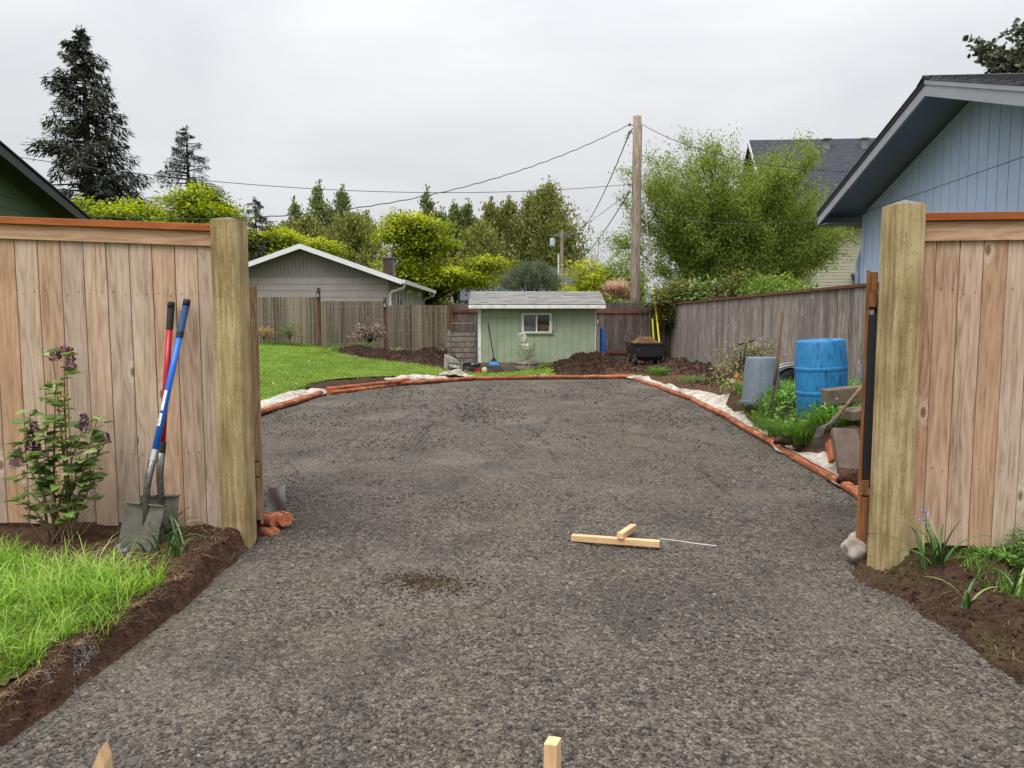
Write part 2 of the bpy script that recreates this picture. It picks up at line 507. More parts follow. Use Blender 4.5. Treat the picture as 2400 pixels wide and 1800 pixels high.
def m_gravel():
    t = NT('crushed_gravel')
    p = t.pos()
    v1 = t.n('TexVoronoi', None, Scale=46.0); t.set(v1.inputs['Vector'], p)
    v2 = t.n('TexVoronoi', None, Scale=105.0); t.set(v2.inputs['Vector'], p)
    cc = t.n('SeparateColor'); t.set(cc.inputs[0], v1.outputs['Color'])
    c2 = t.n('SeparateColor'); t.set(c2.inputs[0], v2.outputs['Color'])
    f = t.mth('ADD', t.mth('MULTIPLY', cc.outputs[0], .42), t.mth('MULTIPLY', c2.outputs[0], .58))
    col = t.ramp(f, [(.1, h((48, 45, 41))), (.45, h((96, 89, 81))), (.8, h((130, 121, 110))), (1, h((160, 150, 137)))])
    # fine dust lightens the packed middle, warm patches where the dirt came up
    big = t.noise(p, .9, 5, .6)
    col = t.mix(t.ramp(big, [(.5, 0.0), (.72, .55)]), col, h((138, 129, 118)))
    warm = t.noise(t.mapv(p, (1, 1, 1), (3.1, 8.2, 0)), .75, 4, .55)
    col = t.mix(t.ramp(warm, [(.54, 0.0), (.70, .35)]), col, h((134, 118, 99)))
    damp = t.noise(t.mapv(p, (1, .55, 1), (9.1, 1.7, 0)), 1.7, 6, .65)
    col = t.mix(t.ramp(damp, [(.5, 0.0), (.66, .5)]), col, h((66, 63, 56)))
    hh = t.mth('ADD', t.mth('MULTIPLY', v1.outputs['Distance'], -.9), t.mth('MULTIPLY', v2.outputs['Distance'], -.7))
    hh = t.mth('ADD', hh, t.mth('MULTIPLY', t.noise(p, 30, 6, .7), .8))
    t.bump(hh, 1.0, .022)
    return t.fin(col, .9, spec=.2)
GRAVEL = m_gravel()
def m_stone():
    t = NT('gravel_stones')
    a = t.n('Attribute', {'attribute_name': 'rnd'}).outputs['Fac']
    col = t.ramp(a, [(0, h((42, 40, 37))), (.3, h((72, 67, 61))), (.6, h((92, 86, 78))), (.9, h((112, 105, 95))), (.97, h((126, 110, 94))), (1, h((160, 151, 136)))])
    col = t.mix(.3, col, t.ramp(t.noise(t.pos(), 120, 3), [(.3, h((54, 51, 47))), (.7, h((125, 117, 107)))]))
    return t.fin(col, .85, spec=.25)
STONE = m_stone()
def m_grassbase(name, a, b, c):
    t = NT(name)
    p = t.pos()
    f = t.mth('ADD', t.mth('MULTIPLY', t.noise(p, 1.3, 5, .6), .5), t.mth('MULTIPLY', t.noise(p, 55, 4, .7), .5))
    t.bump(t.noise(p, 80, 4), 1.0, .03)
    return t.fin(t.ramp(f, [(.38, a), (.5, b), (.62, c)]), .9, spec=.15)
LAWNM = m_grassbase('lawn_turf', h((70, 94, 26)), h((96, 124, 36)), h((122, 148, 50)))
TURF = m_grassbase('rough_turf', h((62, 66, 30)), h((88, 98, 40)), h((118, 122, 60)))
GRASS_T = leafm('tall_grass', [h((74, 104, 26)), h((104, 146, 34)), h((134, 176, 52)), h((166, 196, 88)), h((196, 208, 138))], .4)
GRASS_L = leafm('lawn_blades', [h((84, 108, 30)), h((112, 138, 46)), h((136, 160, 62)), h((168, 184, 98))], .35)
GRASS_W = leafm('weed_grass', [h((48, 82, 22)), h((76, 118, 34)), h((104, 148, 50)), h((140, 174, 78))], .35)
STRAW = leafm('dry_stalks', [h((120, 92, 66)), h((168, 142, 108)), h((198, 178, 140))], .2)
STRAP = leafm('bluebell_leaves', [h((46, 76, 38)), h((70, 104, 54)), h((98, 130, 76)), h((146, 168, 96))], .25, .4)

# ------------------------------------------------------------------ terrain
DRIVE = np.array([(-1.80, -2), (-1.75, 2.4), (-1.68, 3.1), (-1.63, 3.7), (-1.66, 4.2), (-1.66, 4.9), (-2.6, 7.5), (-3.75, 10.9), (-3.6, 14.3), (-2.5, 16.0), (-1.1, 17.2), (0.9, 17.65), (2.95, 17.75),
                  (3.12, 12.5), (2.95, 8.6), (2.8, 5.9), (2.45, 4.9), (2.03, 4.2), (2.0, 3.9), (2.03, 3.4), (2.03, 2.9), (2.12, -2)])
def dpoly(x, y, P=DRIVE):
    x = np.asarray(x, float); y = np.asarray(y, float)
    d = np.full(x.shape, 1e9); ins = np.zeros(x.shape, bool)
    n = len(P)
    for i in range(n):
        ax, ay = P[i]; bx, by = P[(i + 1) % n]
        ex, ey = bx - ax, by - ay
        t = np.clip(((x - ax) * ex + (y - ay) * ey) / (ex * ex + ey * ey), 0, 1)
        d = np.minimum(d, np.hypot(x - ax - t * ex, y - ay - t * ey))
        c = ((ay > y) != (by > y))
        with np.errstate(divide='ignore', invalid='ignore'):
            xi = ax + (y - ay) * ex / (ey if ey != 0 else 1e-9)
        ins ^= c & (x < xi)
    return np.where(ins, -d, d)

MOUNDS = [(1.95, 19.3, .36, .8, .55), (1.35, 19.0, .18, .7, .45), (2.75, 19.4, .16, .7, .6), (-4.55, 22.4, .22, .75, .9), (-3.3, 22.2, .10, .9, 1.0),
          (-2.35, 21.6, .28, .7, .9), (-1.75, 22.6, .2, .6, .8), (4.55, 20.4, .22, .55, .9), (4.85, 18.8, .2, .45, .8), (4.6, 15.6, .1, .5, .7)]
def H(x, y):
    front = ss(5.5, 4.95, y)
    ry = np.clip((y - 11) / 13.4, 0, 1)
    lawn = .07 + .55 * ry * np.clip((-x + .4) / 8.4, 0, 1) - .10 * ss(-2.6, -1.0, x) * ss(16.8, 18.2, y)
    bed = .07 + .30 * ss(5.3, 6.6, y) * ss(13.0, 11.0, y)
    wl = ss(.5, -.5, x)
    return wl * (front * .135 + (1 - front) * lawn) + (1 - wl) * (front * .115 + (1 - front) * bed)
def T(x, y, fine=True):
    x = np.asarray(x, float); y = np.asarray(y, float)
    d = dpoly(x, y) + (fbm(x, y, 5.0, 3, 3) * np.where((x > 0) & (y < 5), .10, .045) if fine else 0)
    front = y < 5.2
    wd = np.where(front & (x < 0), .06, np.where(front, .30, np.where(x > 0, .30, .32)))
    lo = np.where((x > 0) & ~front, .13, .0)
    z = H(x, y) * ss(lo, lo + wd, d) - .04 * ss(.02, -.06, d)
    for (mx_, my_, mh, rx, ry) in MOUNDS:
        z = z + mh * np.exp(-((x - mx_) / rx) ** 2 - ((y - my_) / ry) ** 2)
    # earth heaped round the two gate posts
    z = z + .015 * np.exp(-((x + 1.70) / .17) ** 2 - ((y - 4.55) / .22) ** 2) + .05 * np.exp(-((x - 2.05) / .22) ** 2 - ((y - 4.0) / .28) ** 2)
    if fine:
        rough = ss(-.03, .05, d)
        z = z + rough * (fbm(x, y, 7.0, 4, 6) * np.where((x > 0) & (y < 5.2), .075, .04) + fbm(x, y, 17.0, 3, 14) * .022 + fbm(x, y, 40.0, 2, 2) * .008)
        md = 0
        for (mx_, my_, mh, rx, ry) in MOUNDS:
            md = md + np.exp(-((x - mx_) / rx) ** 2 - ((y - my_) / ry) ** 2)
        z = z + np.clip(md, 0, 1) * fbm(x, y, 4.0, 4, 8) * .16
    return z
def Tz(x, y):
    return float(T(np.array([x]), np.array([y]), False)[0])

def grid_mesh(name, xs, ys, zf, mat, keep=None, kind='structure', smooth=True):
    X, Y = np.meshgrid(xs, ys)
    Z = zf(X, Y)
    nx, ny = len(xs), len(ys)
    idx = np.arange(nx * ny).reshape(ny, nx)
    q = np.stack([idx[:-1, :-1], idx[:-1, 1:], idx[1:, 1:], idx[1:, :-1]], -1).reshape(-1, 4)
    if keep is not None:
        k = keep(X, Y).ravel()
        q = q[k[q].all(axis=1)]
    V = np.stack([X.ravel(), Y.ravel(), Z.ravel()], 1)
    u, inv = np.unique(q, return_inverse=True)
    o = mesh_np(name, V[u], [inv.reshape(q.shape).astype(np.int32)], mat, None, None, smooth)
    return tag(o, kind=kind)

# base sheet reaching the horizon
far = [-600, -300, -150, -80, -40, -25, -16]
xs = np.array(far + list(np.arange(-12, 8.1, .4)) + [12, 18, 30, 50, 90, 160, 300, 600])
ys = np.array([-400, -150, -60, -20, -8] + list(np.arange(-3, 27, .4)) + [30, 36, 45, 60, 90, 150, 300, 700])
grid_mesh('ground', xs, ys, lambda x, y: T(np.clip(x, -12, 8), np.clip(y, -3, 25), False) - .30, TURF)
# gravel driveway: a fine sheet near, a coarser one beyond
TRACKS = []
_tr = random.Random(3)
for _k in range(15):
    x_, y_ = _tr.uniform(-3.0, 2.5), _tr.uniform(5.5, 12)
    P_ = []; a_ = _tr.uniform(-.25, .25); cv = _tr.uniform(-.12, .12)
    for _ in range(_tr.randint(6, 13)):
        P_.append((x_, y_)); a_ += cv * .5 + _tr.uniform(-.12, .12)
        x_ += math.sin(a_) * .45; y_ += math.cos(a_) * .45
    if y_ < 17: TRACKS.append(P_)
TRACKS += [[(-2.2, 7.2), (-1.6, 7.6), (-.9, 7.75), (-.3, 7.5), (.1, 7.0)], [(.4, 6.0), (1.0, 6.5), (1.7, 6.7), (2.3, 6.5)], [(-.9, 4.4), (-.75, 4.1), (-.8, 3.7), (-.95, 3.4)], [(1.2, 4.6), (1.5, 4.9), (1.7, 5.3)]]
def zg(x, y):
    z = fbm(x, y, 1.1, 3, 1) * .02 + fbm(x, y, 9.0, 3, 4) * .010 + fbm(x, y, 45.0, 2, 5) * .006
    # raked furrows and tyre scuffs
    wv = fbm(x, y, .5, 2, 9) * 2.4
    fr = np.abs(((x * 1.15 + wv + .12 * y) % 1.0) - .5)
    z = z - .020 * ss(.07, .0, fr) * ss(.0, .35, fbm(x, y, .8, 2, 12) + .2) * ss(3.5, 6.5, y)
    z = z + .022 * np.exp(-((x + .62) / .16) ** 2 - ((y - 3.9) / .16) ** 2)
    z = z + .05 * np.exp(-((x + 1.22) / .22) ** 2 - ((y - 5.05) / .16) ** 2)
    for P in TRACKS:
        dd = np.full(np.shape(x), 9.0)
        for (ax, ay), (bx, by) in zip(P[:-1], P[1:]):
            ex, ey = bx - ax, by - ay
            t = np.clip(((x - ax) * ex + (y - ay) * ey) / (ex * ex + ey * ey), 0, 1)
            dd = np.minimum(dd, np.hypot(x - ax - t * ex, y - ay - t * ey))
        z = z - .022 * ss(.055, .0, dd + .05 * np.abs(vn(np.asarray(x) * 9, np.asarray(y) * 9, 4)))
    return z
kd = lambda x, y: dpoly(x, y) < .10
zz = lambda x, y: zg(x, y) - .05 * ss(-.01, .10, dpoly(x, y))
def two_grids(name, specs, mat):
    Vs, Qs, b = [], [], 0
    for xs, ys, dz in specs:
        X, Y = np.meshgrid(xs, ys); Z = zz(X, Y) + dz
        nx, ny = len(xs), len(ys)
        idx = np.arange(nx * ny).reshape(ny, nx)
        q = np.stack([idx[:-1, :-1], idx[:-1, 1:], idx[1:, 1:], idx[1:, :-1]], -1).reshape(-1, 4)
        k = kd(X, Y).ravel(); q = q[k[q].all(axis=1)]
        Vs.append(np.stack([X.ravel(), Y.ravel(), Z.ravel()], 1)); Qs.append(q + b); b += nx * ny
    return tag(mesh_np(name, np.concatenate(Vs), [np.concatenate(Qs)], mat, None, None, True), kind='structure')
two_grids('driveway', [(np.arange(-2.0, 2.75, .021), np.arange(1.5, 5.61, .021), 0), (np.arange(-4.0, 3.4, .06), np.concatenate([np.arange(5.55, 9, .05), np.arange(9, 18.2, .08)]), -.004),
                       (np.arange(-2.0, 2.3, .3), np.arange(-2.0, 1.6, .3), -.004)], GRAVEL)
tag(grid_mesh('soil_bank', np.arange(-4.2, -1.2, .024), np.arange(1.6, 5.4, .024), T, SOIL, lambda x, y: dpoly(x, y) > -.12), kind='structure')
tag(grid_mesh('garden_soil', np.arange(1.5, 4.2, .024), np.arange(1.6, 5.2, .024), T, SOILR, lambda x, y: dpoly(x, y) > -.14), kind='structure')
tag(grid_mesh('planting_bed', np.arange(2.3, 5.7, .05), np.arange(5.05, 25, .06), lambda x, y: T(x, y) - .004, SOIL, lambda x, y: dpoly(x, y) > -.2), kind='structure')
tag(grid_mesh('back_soil', np.arange(-10.4, 2.6, .08), np.arange(9.6, 25, .08), lambda x, y: T(x, y) - .008, MULCH, lambda x, y: dpoly(x, y) > -.2), kind='structure')
LAWN = np.array([(-10.4, 9.8), (-3.95, 9.8), (-3.95, 12.6), (-3.88, 13.8), (-3.95, 14.6), (-3.75, 15.5), (-3.1, 16.15), (-2.45, 16.35), (-1.2, 17.42), (.2, 17.85), (1.05, 17.95), (1.0, 19.3), (-1.4, 19.35),
                 (-2.9, 20.05), (-4.1, 20.9), (-5.1, 21.8), (-5.5, 24.2), (-10.4, 24.3)])
grid_mesh('lawn', np.arange(-10.4, 1.2, .08), np.arange(9.8, 24.4, .08), lambda x, y: T(x, y, False) + .02 + fbm(x, y, 1.2, 2, 3) * .03, LAWNM, lambda x, y: dpoly(x, y, LAWN) < fbm(x, y, 3, 2, 2) * .1)
FRONT = np.array([(-4.2, 1.6), (-1.84, 1.6), (-1.82, 2.5), (-1.755, 3.1), (-1.72, 3.62), (-2.0, 3.76), (-2.4, 3.80), (-2.7, 4.02), (-3.2, 4.2), (-4.2, 4.35)])
grid_mesh('front_lawn', np.arange(-4.2, -1.7, .03), np.arange(1.6, 4.5, .03), lambda x, y: T(x, y) + .012, TURF, lambda x, y: dpoly(x, y, FRONT) < fbm(x, y, 6, 2, 2) * .1 - .03)

def pts_in(P, n, jit=0.0):
    lo, hi = P.min(0), P.max(0)
    out = np.zeros((0, 2))
    while len(out) < n:
        q = lo + NP.random((n * 2, 2)) * (hi - lo)
        dd = dpoly(q[:, 0], q[:, 1], P)
        out = np.concatenate([out, q[dd < fbm(q[:, 0], q[:, 1], 6, 2, 7) * jit]])
    return out[:n]
def on_ground(q, dz=0.0):
    return np.stack([q[:, 0], q[:, 1], T(q[:, 0], q[:, 1]) + dz], 1)

# stones in the gravel (denser and individually visible near the camera)
def stones(n):
    out = []
    g_ = 1.618
    c = np.array([(-1, g_, 0), (1, g_, 0), (-1, -g_, 0), (1, -g_, 0), (0, -1, g_), (0, 1, g_), (0, -1, -g_), (0, 1, -g_), (g_, 0, -1), (g_, 0, 1), (-g_, 0, -1), (-g_, 0, 1)]) / 1.9
    tri = np.array([(0, 11, 5), (0, 5, 1), (0, 1, 7), (0, 7, 10), (0, 10, 11), (1, 5, 9), (5, 11, 4), (11, 10, 2), (10, 7, 6), (7, 1, 8), (3, 9, 4), (3, 4, 2), (3, 2, 6), (3, 6, 8), (3, 8, 9), (4, 9, 5), (2, 4, 11), (6, 2, 10), (8, 6, 7), (9, 8, 1)])
    u = NP.random(n)
    y = 1.9 * (17.4 / 1.9) ** (u ** 1.25)
    x = (NP.random(n) - .5) * np.clip(4.6 + (y - 4.5) * 1.1, 4.4, 7.6) - .1
    ok = (dpoly(x, y) < .06 + .05 * NP.random(n))
    x, y = x[ok], y[ok]; n = len(x)
    big = fbm(x, y, .9, 3, 21) + .06
    wv = fbm(x, y, .5, 2, 9) * 2.4; fr = np.abs(((x * 1.15 + wv + .12 * y) % 1.0) - .5)
    keep = NP.random(n) < np.clip(.30 + 1.5 * big + .35 * ss(3.2, 2.2, y) + .6 * ss(.09, .02, fr) * ss(4, 6, y), .07, 1)
    fur = ss(.09, .02, fr) * ss(3.5, 6, y); ok2 = keep
    x, y, fur = x[keep], y[keep], fur[keep]
    tx, ty = [], []
    for P in TRACKS:      # loosened stones, coloured darker, along the rake and tyre scuffs
        for (ax, ay), (bx, by) in zip(P[:-1], P[1:]):
            k = int(30 * min(1.0, 9 / ay))
            u_ = NP.random(k); tx.append(ax + (bx - ax) * u_ + NP.normal(size=k) * .018); ty.append(ay + (by - ay) * u_ + NP.normal(size=k) * .018)
    tx, ty = np.concatenate(tx), np.concatenate(ty); inn = dpoly(tx, ty) < -.05; tx, ty = tx[inn], ty[inn]
    x, y, fur = np.concatenate([x, tx]), np.concatenate([y, ty]), np.concatenate([fur, np.full(len(tx), 1.0)])
    n = len(x)
    s = .0030 + .0050 * NP.random(n) ** 2.6 + .008 * (NP.random(n) < .03) * NP.random(n)
    s = s * (1 + .5 * np.clip(fbm(x, y, .9, 3, 21), 0, 1)) * (.9 + .25 * ss(2.9, 2.1, y) + .6 * ss(6, 12, y))
    V = c[None] * (0.62 + .62 * NP.random((n, 12, 3)))
    V *= (s[:, None] * np.stack([1 + .6 * NP.random(n), .9 + .3 * NP.random(n), .5 + .25 * NP.random(n)], 1))[:, None, :] * 1.35
    tilt = NP.normal(size=(n, 3)) * .22 + np.array([0, 0, 1.0])
    a = NP.random(n) * 6.283
    R = basis(np.stack([np.cos(a), np.sin(a), np.zeros(n)], 1), tilt)
    V = np.einsum('nij,nkj->nki', R, V)
    V += np.stack([x, y, zz(x, y) + s * .12], 1)[:, None, :]
    F_ = (tri[None] + (np.arange(n) * 12)[:, None, None]).reshape(-1, 3)
    rv = np.clip(NP.random(n) ** 1.7 * (1 - .6 * fur), 0, 1)
    return mesh_np('gravel_stones', V.reshape(-1, 3), [F_], STONE, None, np.repeat(rv, 12))
tag(stones(69000), 'loose crushed grey stones pressed into the gravel driveway', 'gravel', kind='stuff')

# crumbs of earth on the cut banks and the mounds
def crumbs(name, pts, smin, smax, mat, label, cat):
    n = len(pts)
    tri = np.array([(0, 2, 4), (2, 1, 4), (1, 3, 4), (3, 0, 4), (2, 0, 5), (1, 2, 5), (3, 1, 5), (0, 3, 5)])
    c = np.array([(-1, 0, 0), (1, 0, 0), (0, -1, 0), (0, 1, 0), (0, 0, 1), (0, 0, -1)], float)
    s = smin + (smax - smin) * NP.random(n) ** 3
    V = c[None] * (.6 + .7 * NP.random((n, 6, 1))) * s[:, None, None] * np.array([1, 1, .75])
    R = basis(rvec(n), rvec(n))
    V = np.einsum('nij,nkj->nki', R, V) + pts[:, None, :]
    F_ = (tri[None] + (np.arange(n) * 6)[:, None, None]).reshape(-1, 3)
    return tag(mesh_np(name, V.reshape(-1, 3), [F_], mat, None, np.repeat(NP.random(n), 6)), label, cat, kind='stuff')
q = np.stack([-1.95 + .45 * NP.random(14000), 1.9 + 3.0 * NP.random(14000)], 1)
q = q[dpoly(q[:, 0], q[:, 1]) > -.03]
crumbs('earth_crumbs', on_ground(q), .002, .011, SOIL, 'dark earth crumbs on the cut bank below the tall front grass', 'soil')
q = np.stack([1.75 + 1.6 * NP.random(14000), 2.2 + 2.1 * NP.random(14000)], 1)
q = q[dpoly(q[:, 0], q[:, 1]) > -.05]
crumbs('soil_crumbs', on_ground(q), .002, .016, SOILR, 'brown earth crumbs on the bare bank at the right post', 'soil')
qs = []
for (mx_, my_, mh, rx, ry) in MOUNDS:
    qq = np.stack([mx_ + NP.normal(size=1500) * rx * .75, my_ + NP.normal(size=1500) * ry * .75], 1)
    qs.append(qq)
q = np.concatenate(qs); q = q[(q[:, 1] < 24.3) & (dpoly(q[:, 0], q[:, 1]) > .15) & (q[:, 0] < 5.1)]
crumbs('mulch_clods', on_ground(q), .012, .05, MULCH, 'clumps of dark mulch heaped along the back of the yard', 'mulch')

# tall grass in front of the left fence
q = pts_in(FRONT, 26000, .10)
q = q[q[:, 0] > -3.6]
cl = fbm(q[:, 0], q[:, 1], 4.0, 3, 15)
n = len(q)
hh_ = (.065 + .13 * NP.random(n) ** 1.5) * (1 + .9 * cl)
tag(blades('front_grass', on_ground(q, .0), hh_, .0028 + .0030 * NP.random(n), .35 + .9 * NP.random(n), GRASS_T,
           rnd=np.clip(NP.random(n) * .8 + .1 + cl * .5, 0, 1)), 'long bright green grass in front of the left fence', 'grass', kind='stuff')
# dry fringe and roots at the turf edge
q = np.stack([0 * NP.random(900), 2.0 + 1.8 * NP.random(900)], 1); q[:, 0] = np.interp(q[:, 1], [2.0, 2.5, 3.1, 3.7], [-1.83, -1.81, -1.745, -1.71]) + .02 * NP.normal(size=900)
tag(blades('root_fringe', on_ground(q, .0), .015 + .035 * NP.random(900), np.full(900, .0015), .6 + 1.4 * NP.random(900), STRAW, az=NP.normal(size=900) * .9),
    'dry roots and straw hanging over the cut turf edge', 'roots', kind='stuff')
# back lawn
q = pts_in(LAWN, 100000, .12)
q = q[(q[:, 0] / q[:, 1] > -.37)]
n = len(q)
cl = fbm(q[:, 0], q[:, 1], 1.5, 3, 15)
tag(blades('lawn_grass', on_ground(q, .015), .025 + .035 * NP.random(n), .006 + .006 * NP.random(n), .2 + .9 * NP.random(n), GRASS_L,
           rnd=np.clip(NP.random(n) * .8 + .1 + .5 * cl, 0, 1)), 'mown green lawn behind the left gate', 'grass', kind='stuff')

# brown dirt and dark fines spilled on the gravel
for (px, py, sx, sy, n, mt, nm, lb) in ((1010, 1365, .22, .16, 1500, SOILR, 'dirt_spill', 'brown dirt patch on the gravel in the middle foreground'), (735, 1235, .16, .10, 3600, None, 'gravel_heap', 'dark gravel fines heaped beside the left post')):
    c = gnd(px, py)
    q = np.stack([c.x + NP.normal(size=n) * sx * .6, c.y + NP.normal(size=n) * sy * .6], 1)
    p_ = np.stack([q[:, 0], q[:, 1], zz(q[:, 0], q[:, 1]) + .002], 1)
    crumbs(nm, p_, .002, .010, mt or STONE, lb, 'soil' if mt else 'gravel')

# clods along the foot of the right bank
n = 260
q = np.stack([1.95 + 1.2 * NP.random(n), 2.5 + 1.6 * NP.random(n)], 1); dq = dpoly(q[:, 0], q[:, 1]); q = q[(dq > -.03) & (dq < .35)]
crumbs('bank_clods', on_ground(q, .004), .008, .034, SOILR, 'larger earth clods on the right bank edge', 'soil')

# ------------------------------------------------------------------ near fences with posts
def near_fence(name, label, x0, x1, n_edges, yf, zb, ztop, trimz, capz, slope, xs_cap, rz=0.0, piv=(0, 0)):
    f = thing(name, label, 'fence', (piv[0], piv[1], 0), rz)
    L = lambda x: x - piv[0]
    yl = yf - piv[1]
    zs = lambda x: slope * (x - x1)
    for i in range(len(n_edges) - 1):
        a, b = n_edges[i], n_edges[i + 1]
        j = RNG.uniform(-.0015, .0015)
        m = MB()
        zb_i = zb + RNG.uniform(-.012, .02) + zs(a) * .5
        m.bounds(L(a) + .0022, L(b) - .0022, yl + j, yl + .019 + j, zb_i, trimz + .03 + zs(b))
        m.build('board', CEDAR, f, bevel=.0025)
        m = MB(); m.bounds(L(b) - .03, L(b) + .03, yl + .0225, yl + .036, zb_i + .02, trimz + .02 + zs(b)); m.build('gap_shade_strip', BROWNW, f)  # dark strip added behind each joint so the gap reads as shade
    a, b = xs_cap
    for nm, z0, z1, ya, yb, mt in (('trim_board', trimz, capz - .001, yl - .021, yl - .002, CEDARX), ('cap_rail', capz, capz + .042, yl - .045, yl + .095, STAIN)):
        m = MB()
        m.hexa([(L(a), ya, z0 + zs(a)), (L(b), ya, z0 + zs(b)), (L(b), yb, z0 + zs(b)), (L(a), yb, z0 + zs(a)),
                (L(a), ya, z1 + zs(a)), (L(b), ya, z1 + zs(b)), (L(b), yb, z1 + zs(b)), (L(a), yb, z1 + zs(a))])
        m.build(nm, mt, f, bevel=.002)
    nl = MB()
    for a, b in zip(n_edges[:-1], n_edges[1:]):
        for z in (.6, 1.6):
            for xx in (a + .035, b - .035):
                nl.tube([(L(xx) + RNG.uniform(-.006, .006), yl - .0035, z + RNG.uniform(-.02, .02)), (L(xx), yl + .004, z)], .0024, 6)
    o = nl.build('nail_heads', paint('nail_' + str(int(x1 * 100)), h((128, 104, 86)), .6), f); o['kind'] = 'stuff'
    for z in (.55, 1.55):     # rails on the far side
        m = MB(); m.bounds(L(min(n_edges)), L(max(n_edges)), yl + .037, yl + .075, z, z + .09); m.build('rail', CEDARX, f, bevel=.002)
    return f

e = [-3.056 + k * .1402 for k in range(-4, 11)]
e = [x for x in e if x < -1.79]
e.append(-1.79)
lf = near_fence('cedar_fence', 'new cedar board fence with orange cap rail left of the driveway', -4, -1.79, e, 4.64, .125, 2.0, 1.884, 1.974, -.036, (-4.0, -1.822))

def post(parent, cx, cy, wx, wy, z0, z1, rz, wane=False, dz=0):
    m = MB()
    c = .012
    R = Matrix.Rotation(rz, 3, 'Z')
    if wane:    # one rounded corner (bark edge) at right
        pr = [(-.5, -.5), (.30, -.5), (.40, -.46), (.47, -.36), (.5, -.2), (.5, .5), (-.5, .5)]
    else:
        pr = [(-.5 + .04, -.5), (.5 - .04, -.5), (.5, -.5 + .04), (.5, .5), (-.5, .5), (-.5, -.5 + .04)]
    ring = lambda z, s=1.0: [tuple(R @ Vector((x * wx * s, y * wy * s, 0)) + Vector((cx, cy, z))) for x, y in pr]
    n = len(pr)
    lv = [z0, z0 + .4, z0 + .9, z0 + 1.4, z1]
    P = []
    for z in lv: P += ring(z)
    Fs = []
    for k in range(len(lv) - 1):
        for i in range(n):
            Fs.append((k * n + i, k * n + (i + 1) % n, (k + 1) * n + (i + 1) % n, (k + 1) * n + i))
    m.add(P, Fs)
    o = m.build('post', POST, parent)
    # low pyramid top
    t = MB()
    P = ring(z1) + [tuple(R @ Vector((0, 0, 0)) + Vector((cx, cy, z1 + dz)))]
    t.add(P, [(i, (i + 1) % n, n) for i in range(n)])
    t.build('post_top', POSTTOP, o)
    return o
post(lf, -1.737, 4.652, .166, .166, -.3, 2.045, 0.0, True, .02)

e = [2.2] + [2.332 + k * .131 for k in range(0, 9)]
rf = near_fence('cedar_fence', 'new cedar board fence with orange cap rail right of the driveway', 2.2, 3.5, e, 4.15, .16, 2.0, 1.882, 1.990, .012, (2.205, 3.5))
post(rf, 2.118, 4.10, .158, .15, -.3, 2.055, math.radians(7), False, .03)
for z in (1.915, 1.965):
    m = MB(); m.tube([(2.225, 4.127, z), (2.225, 4.1285, z)], .004, 8); m.build('screw', paint('screw_%d' % int(z * 1000), (.25, .24, .22), .4, metal=.9), rf)

# ------------------------------------------------------------------ gates, swung open in line with the view
BLACKM = paint('black_steel', (.012, .012, .013), .35, .1, spec=.5)
def gate(name, label, hinge, ang, side, zt, wmat, emat):
    g = thing(name, label, 'gate', (hinge[0], hinge[1], 0), ang)
    # local: leaf runs along +y, boards on the 'side' (+1 right, -1 left)
    Lg = 1.55
    n = 11
    for i in range(n):
        m = MB()
        y0 = i * Lg / n
        top = zt + .03 * math.sin(i * 1.3) * .3
        m.bounds(side * .0 if side > 0 else -.018, .018 if side > 0 else 0, y0 + .002, y0 + Lg / n - .002, .10, top)
        m.build('board', emat, g, bevel=.001)
    s = -side
    xa, xb = sorted((s * (.0005 if side > 0 else .0005), s * .040))
    for z0, z1 in ((zt - .21, zt - .12), (.42, .51)):
        m = MB(); m.bounds(xa, xb, -.002, Lg - .02, z0, z1); m.build('rail', wmat, g, bevel=.002)
    m = MB(); m.bounds(xa, xb, .0, .085, zt - .118, zt - .01); m.build('stile_end', wmat, g, bevel=.002)
    m = MB(); m.bounds(xa, xb, .0, .085, .53, zt - .25); m.build('stile', wmat if side > 0 else BLACKM, g, bevel=.002)
    m = MB(); m.bounds(xa, xb, .0, .085, .13, .41); m.build('stile', wmat, g, bevel=.002)
    xa, xb = sorted((s * .0415, s * .066))
    f = MB()
    f.bounds(xa, xb, -.012, .03, .38, zt - .14); f.bounds(xa, xb, Lg - .05, Lg - .01, .38, zt - .14)
    f.bounds(xa + .003, xb - .003, .0302, Lg - .051, .40, .44); f.bounds(xa + .003, xb - .003, .0302, Lg - .051, zt - .2, zt - .16)
    f.beam(((xa + xb) / 2, .05, .45), ((xa + xb) / 2, Lg - .06, zt - .22), .03, .02, (1, 0, 0))
    f.build('steel_frame', BLACKM, g)
    for z in (.55, zt - .4):
        m = MB(); m.tube([(s * .095, -.02, z), (s * .095, -.02, z + .1)], .012, 8); m.build('hinge', BLACKM, g)
    return g
gate('wooden_gate', 'brown board gate swung open behind the left post', (-1.648, 4.80), math.radians(18.6), 1, 1.66, GATEW, GATEW)
gate('wooden_gate', 'orange stained gate with black steel frame open behind the right post', (2.035, 4.28), math.radians(-25.2), -1, 1.72, GATEO, GATEO)

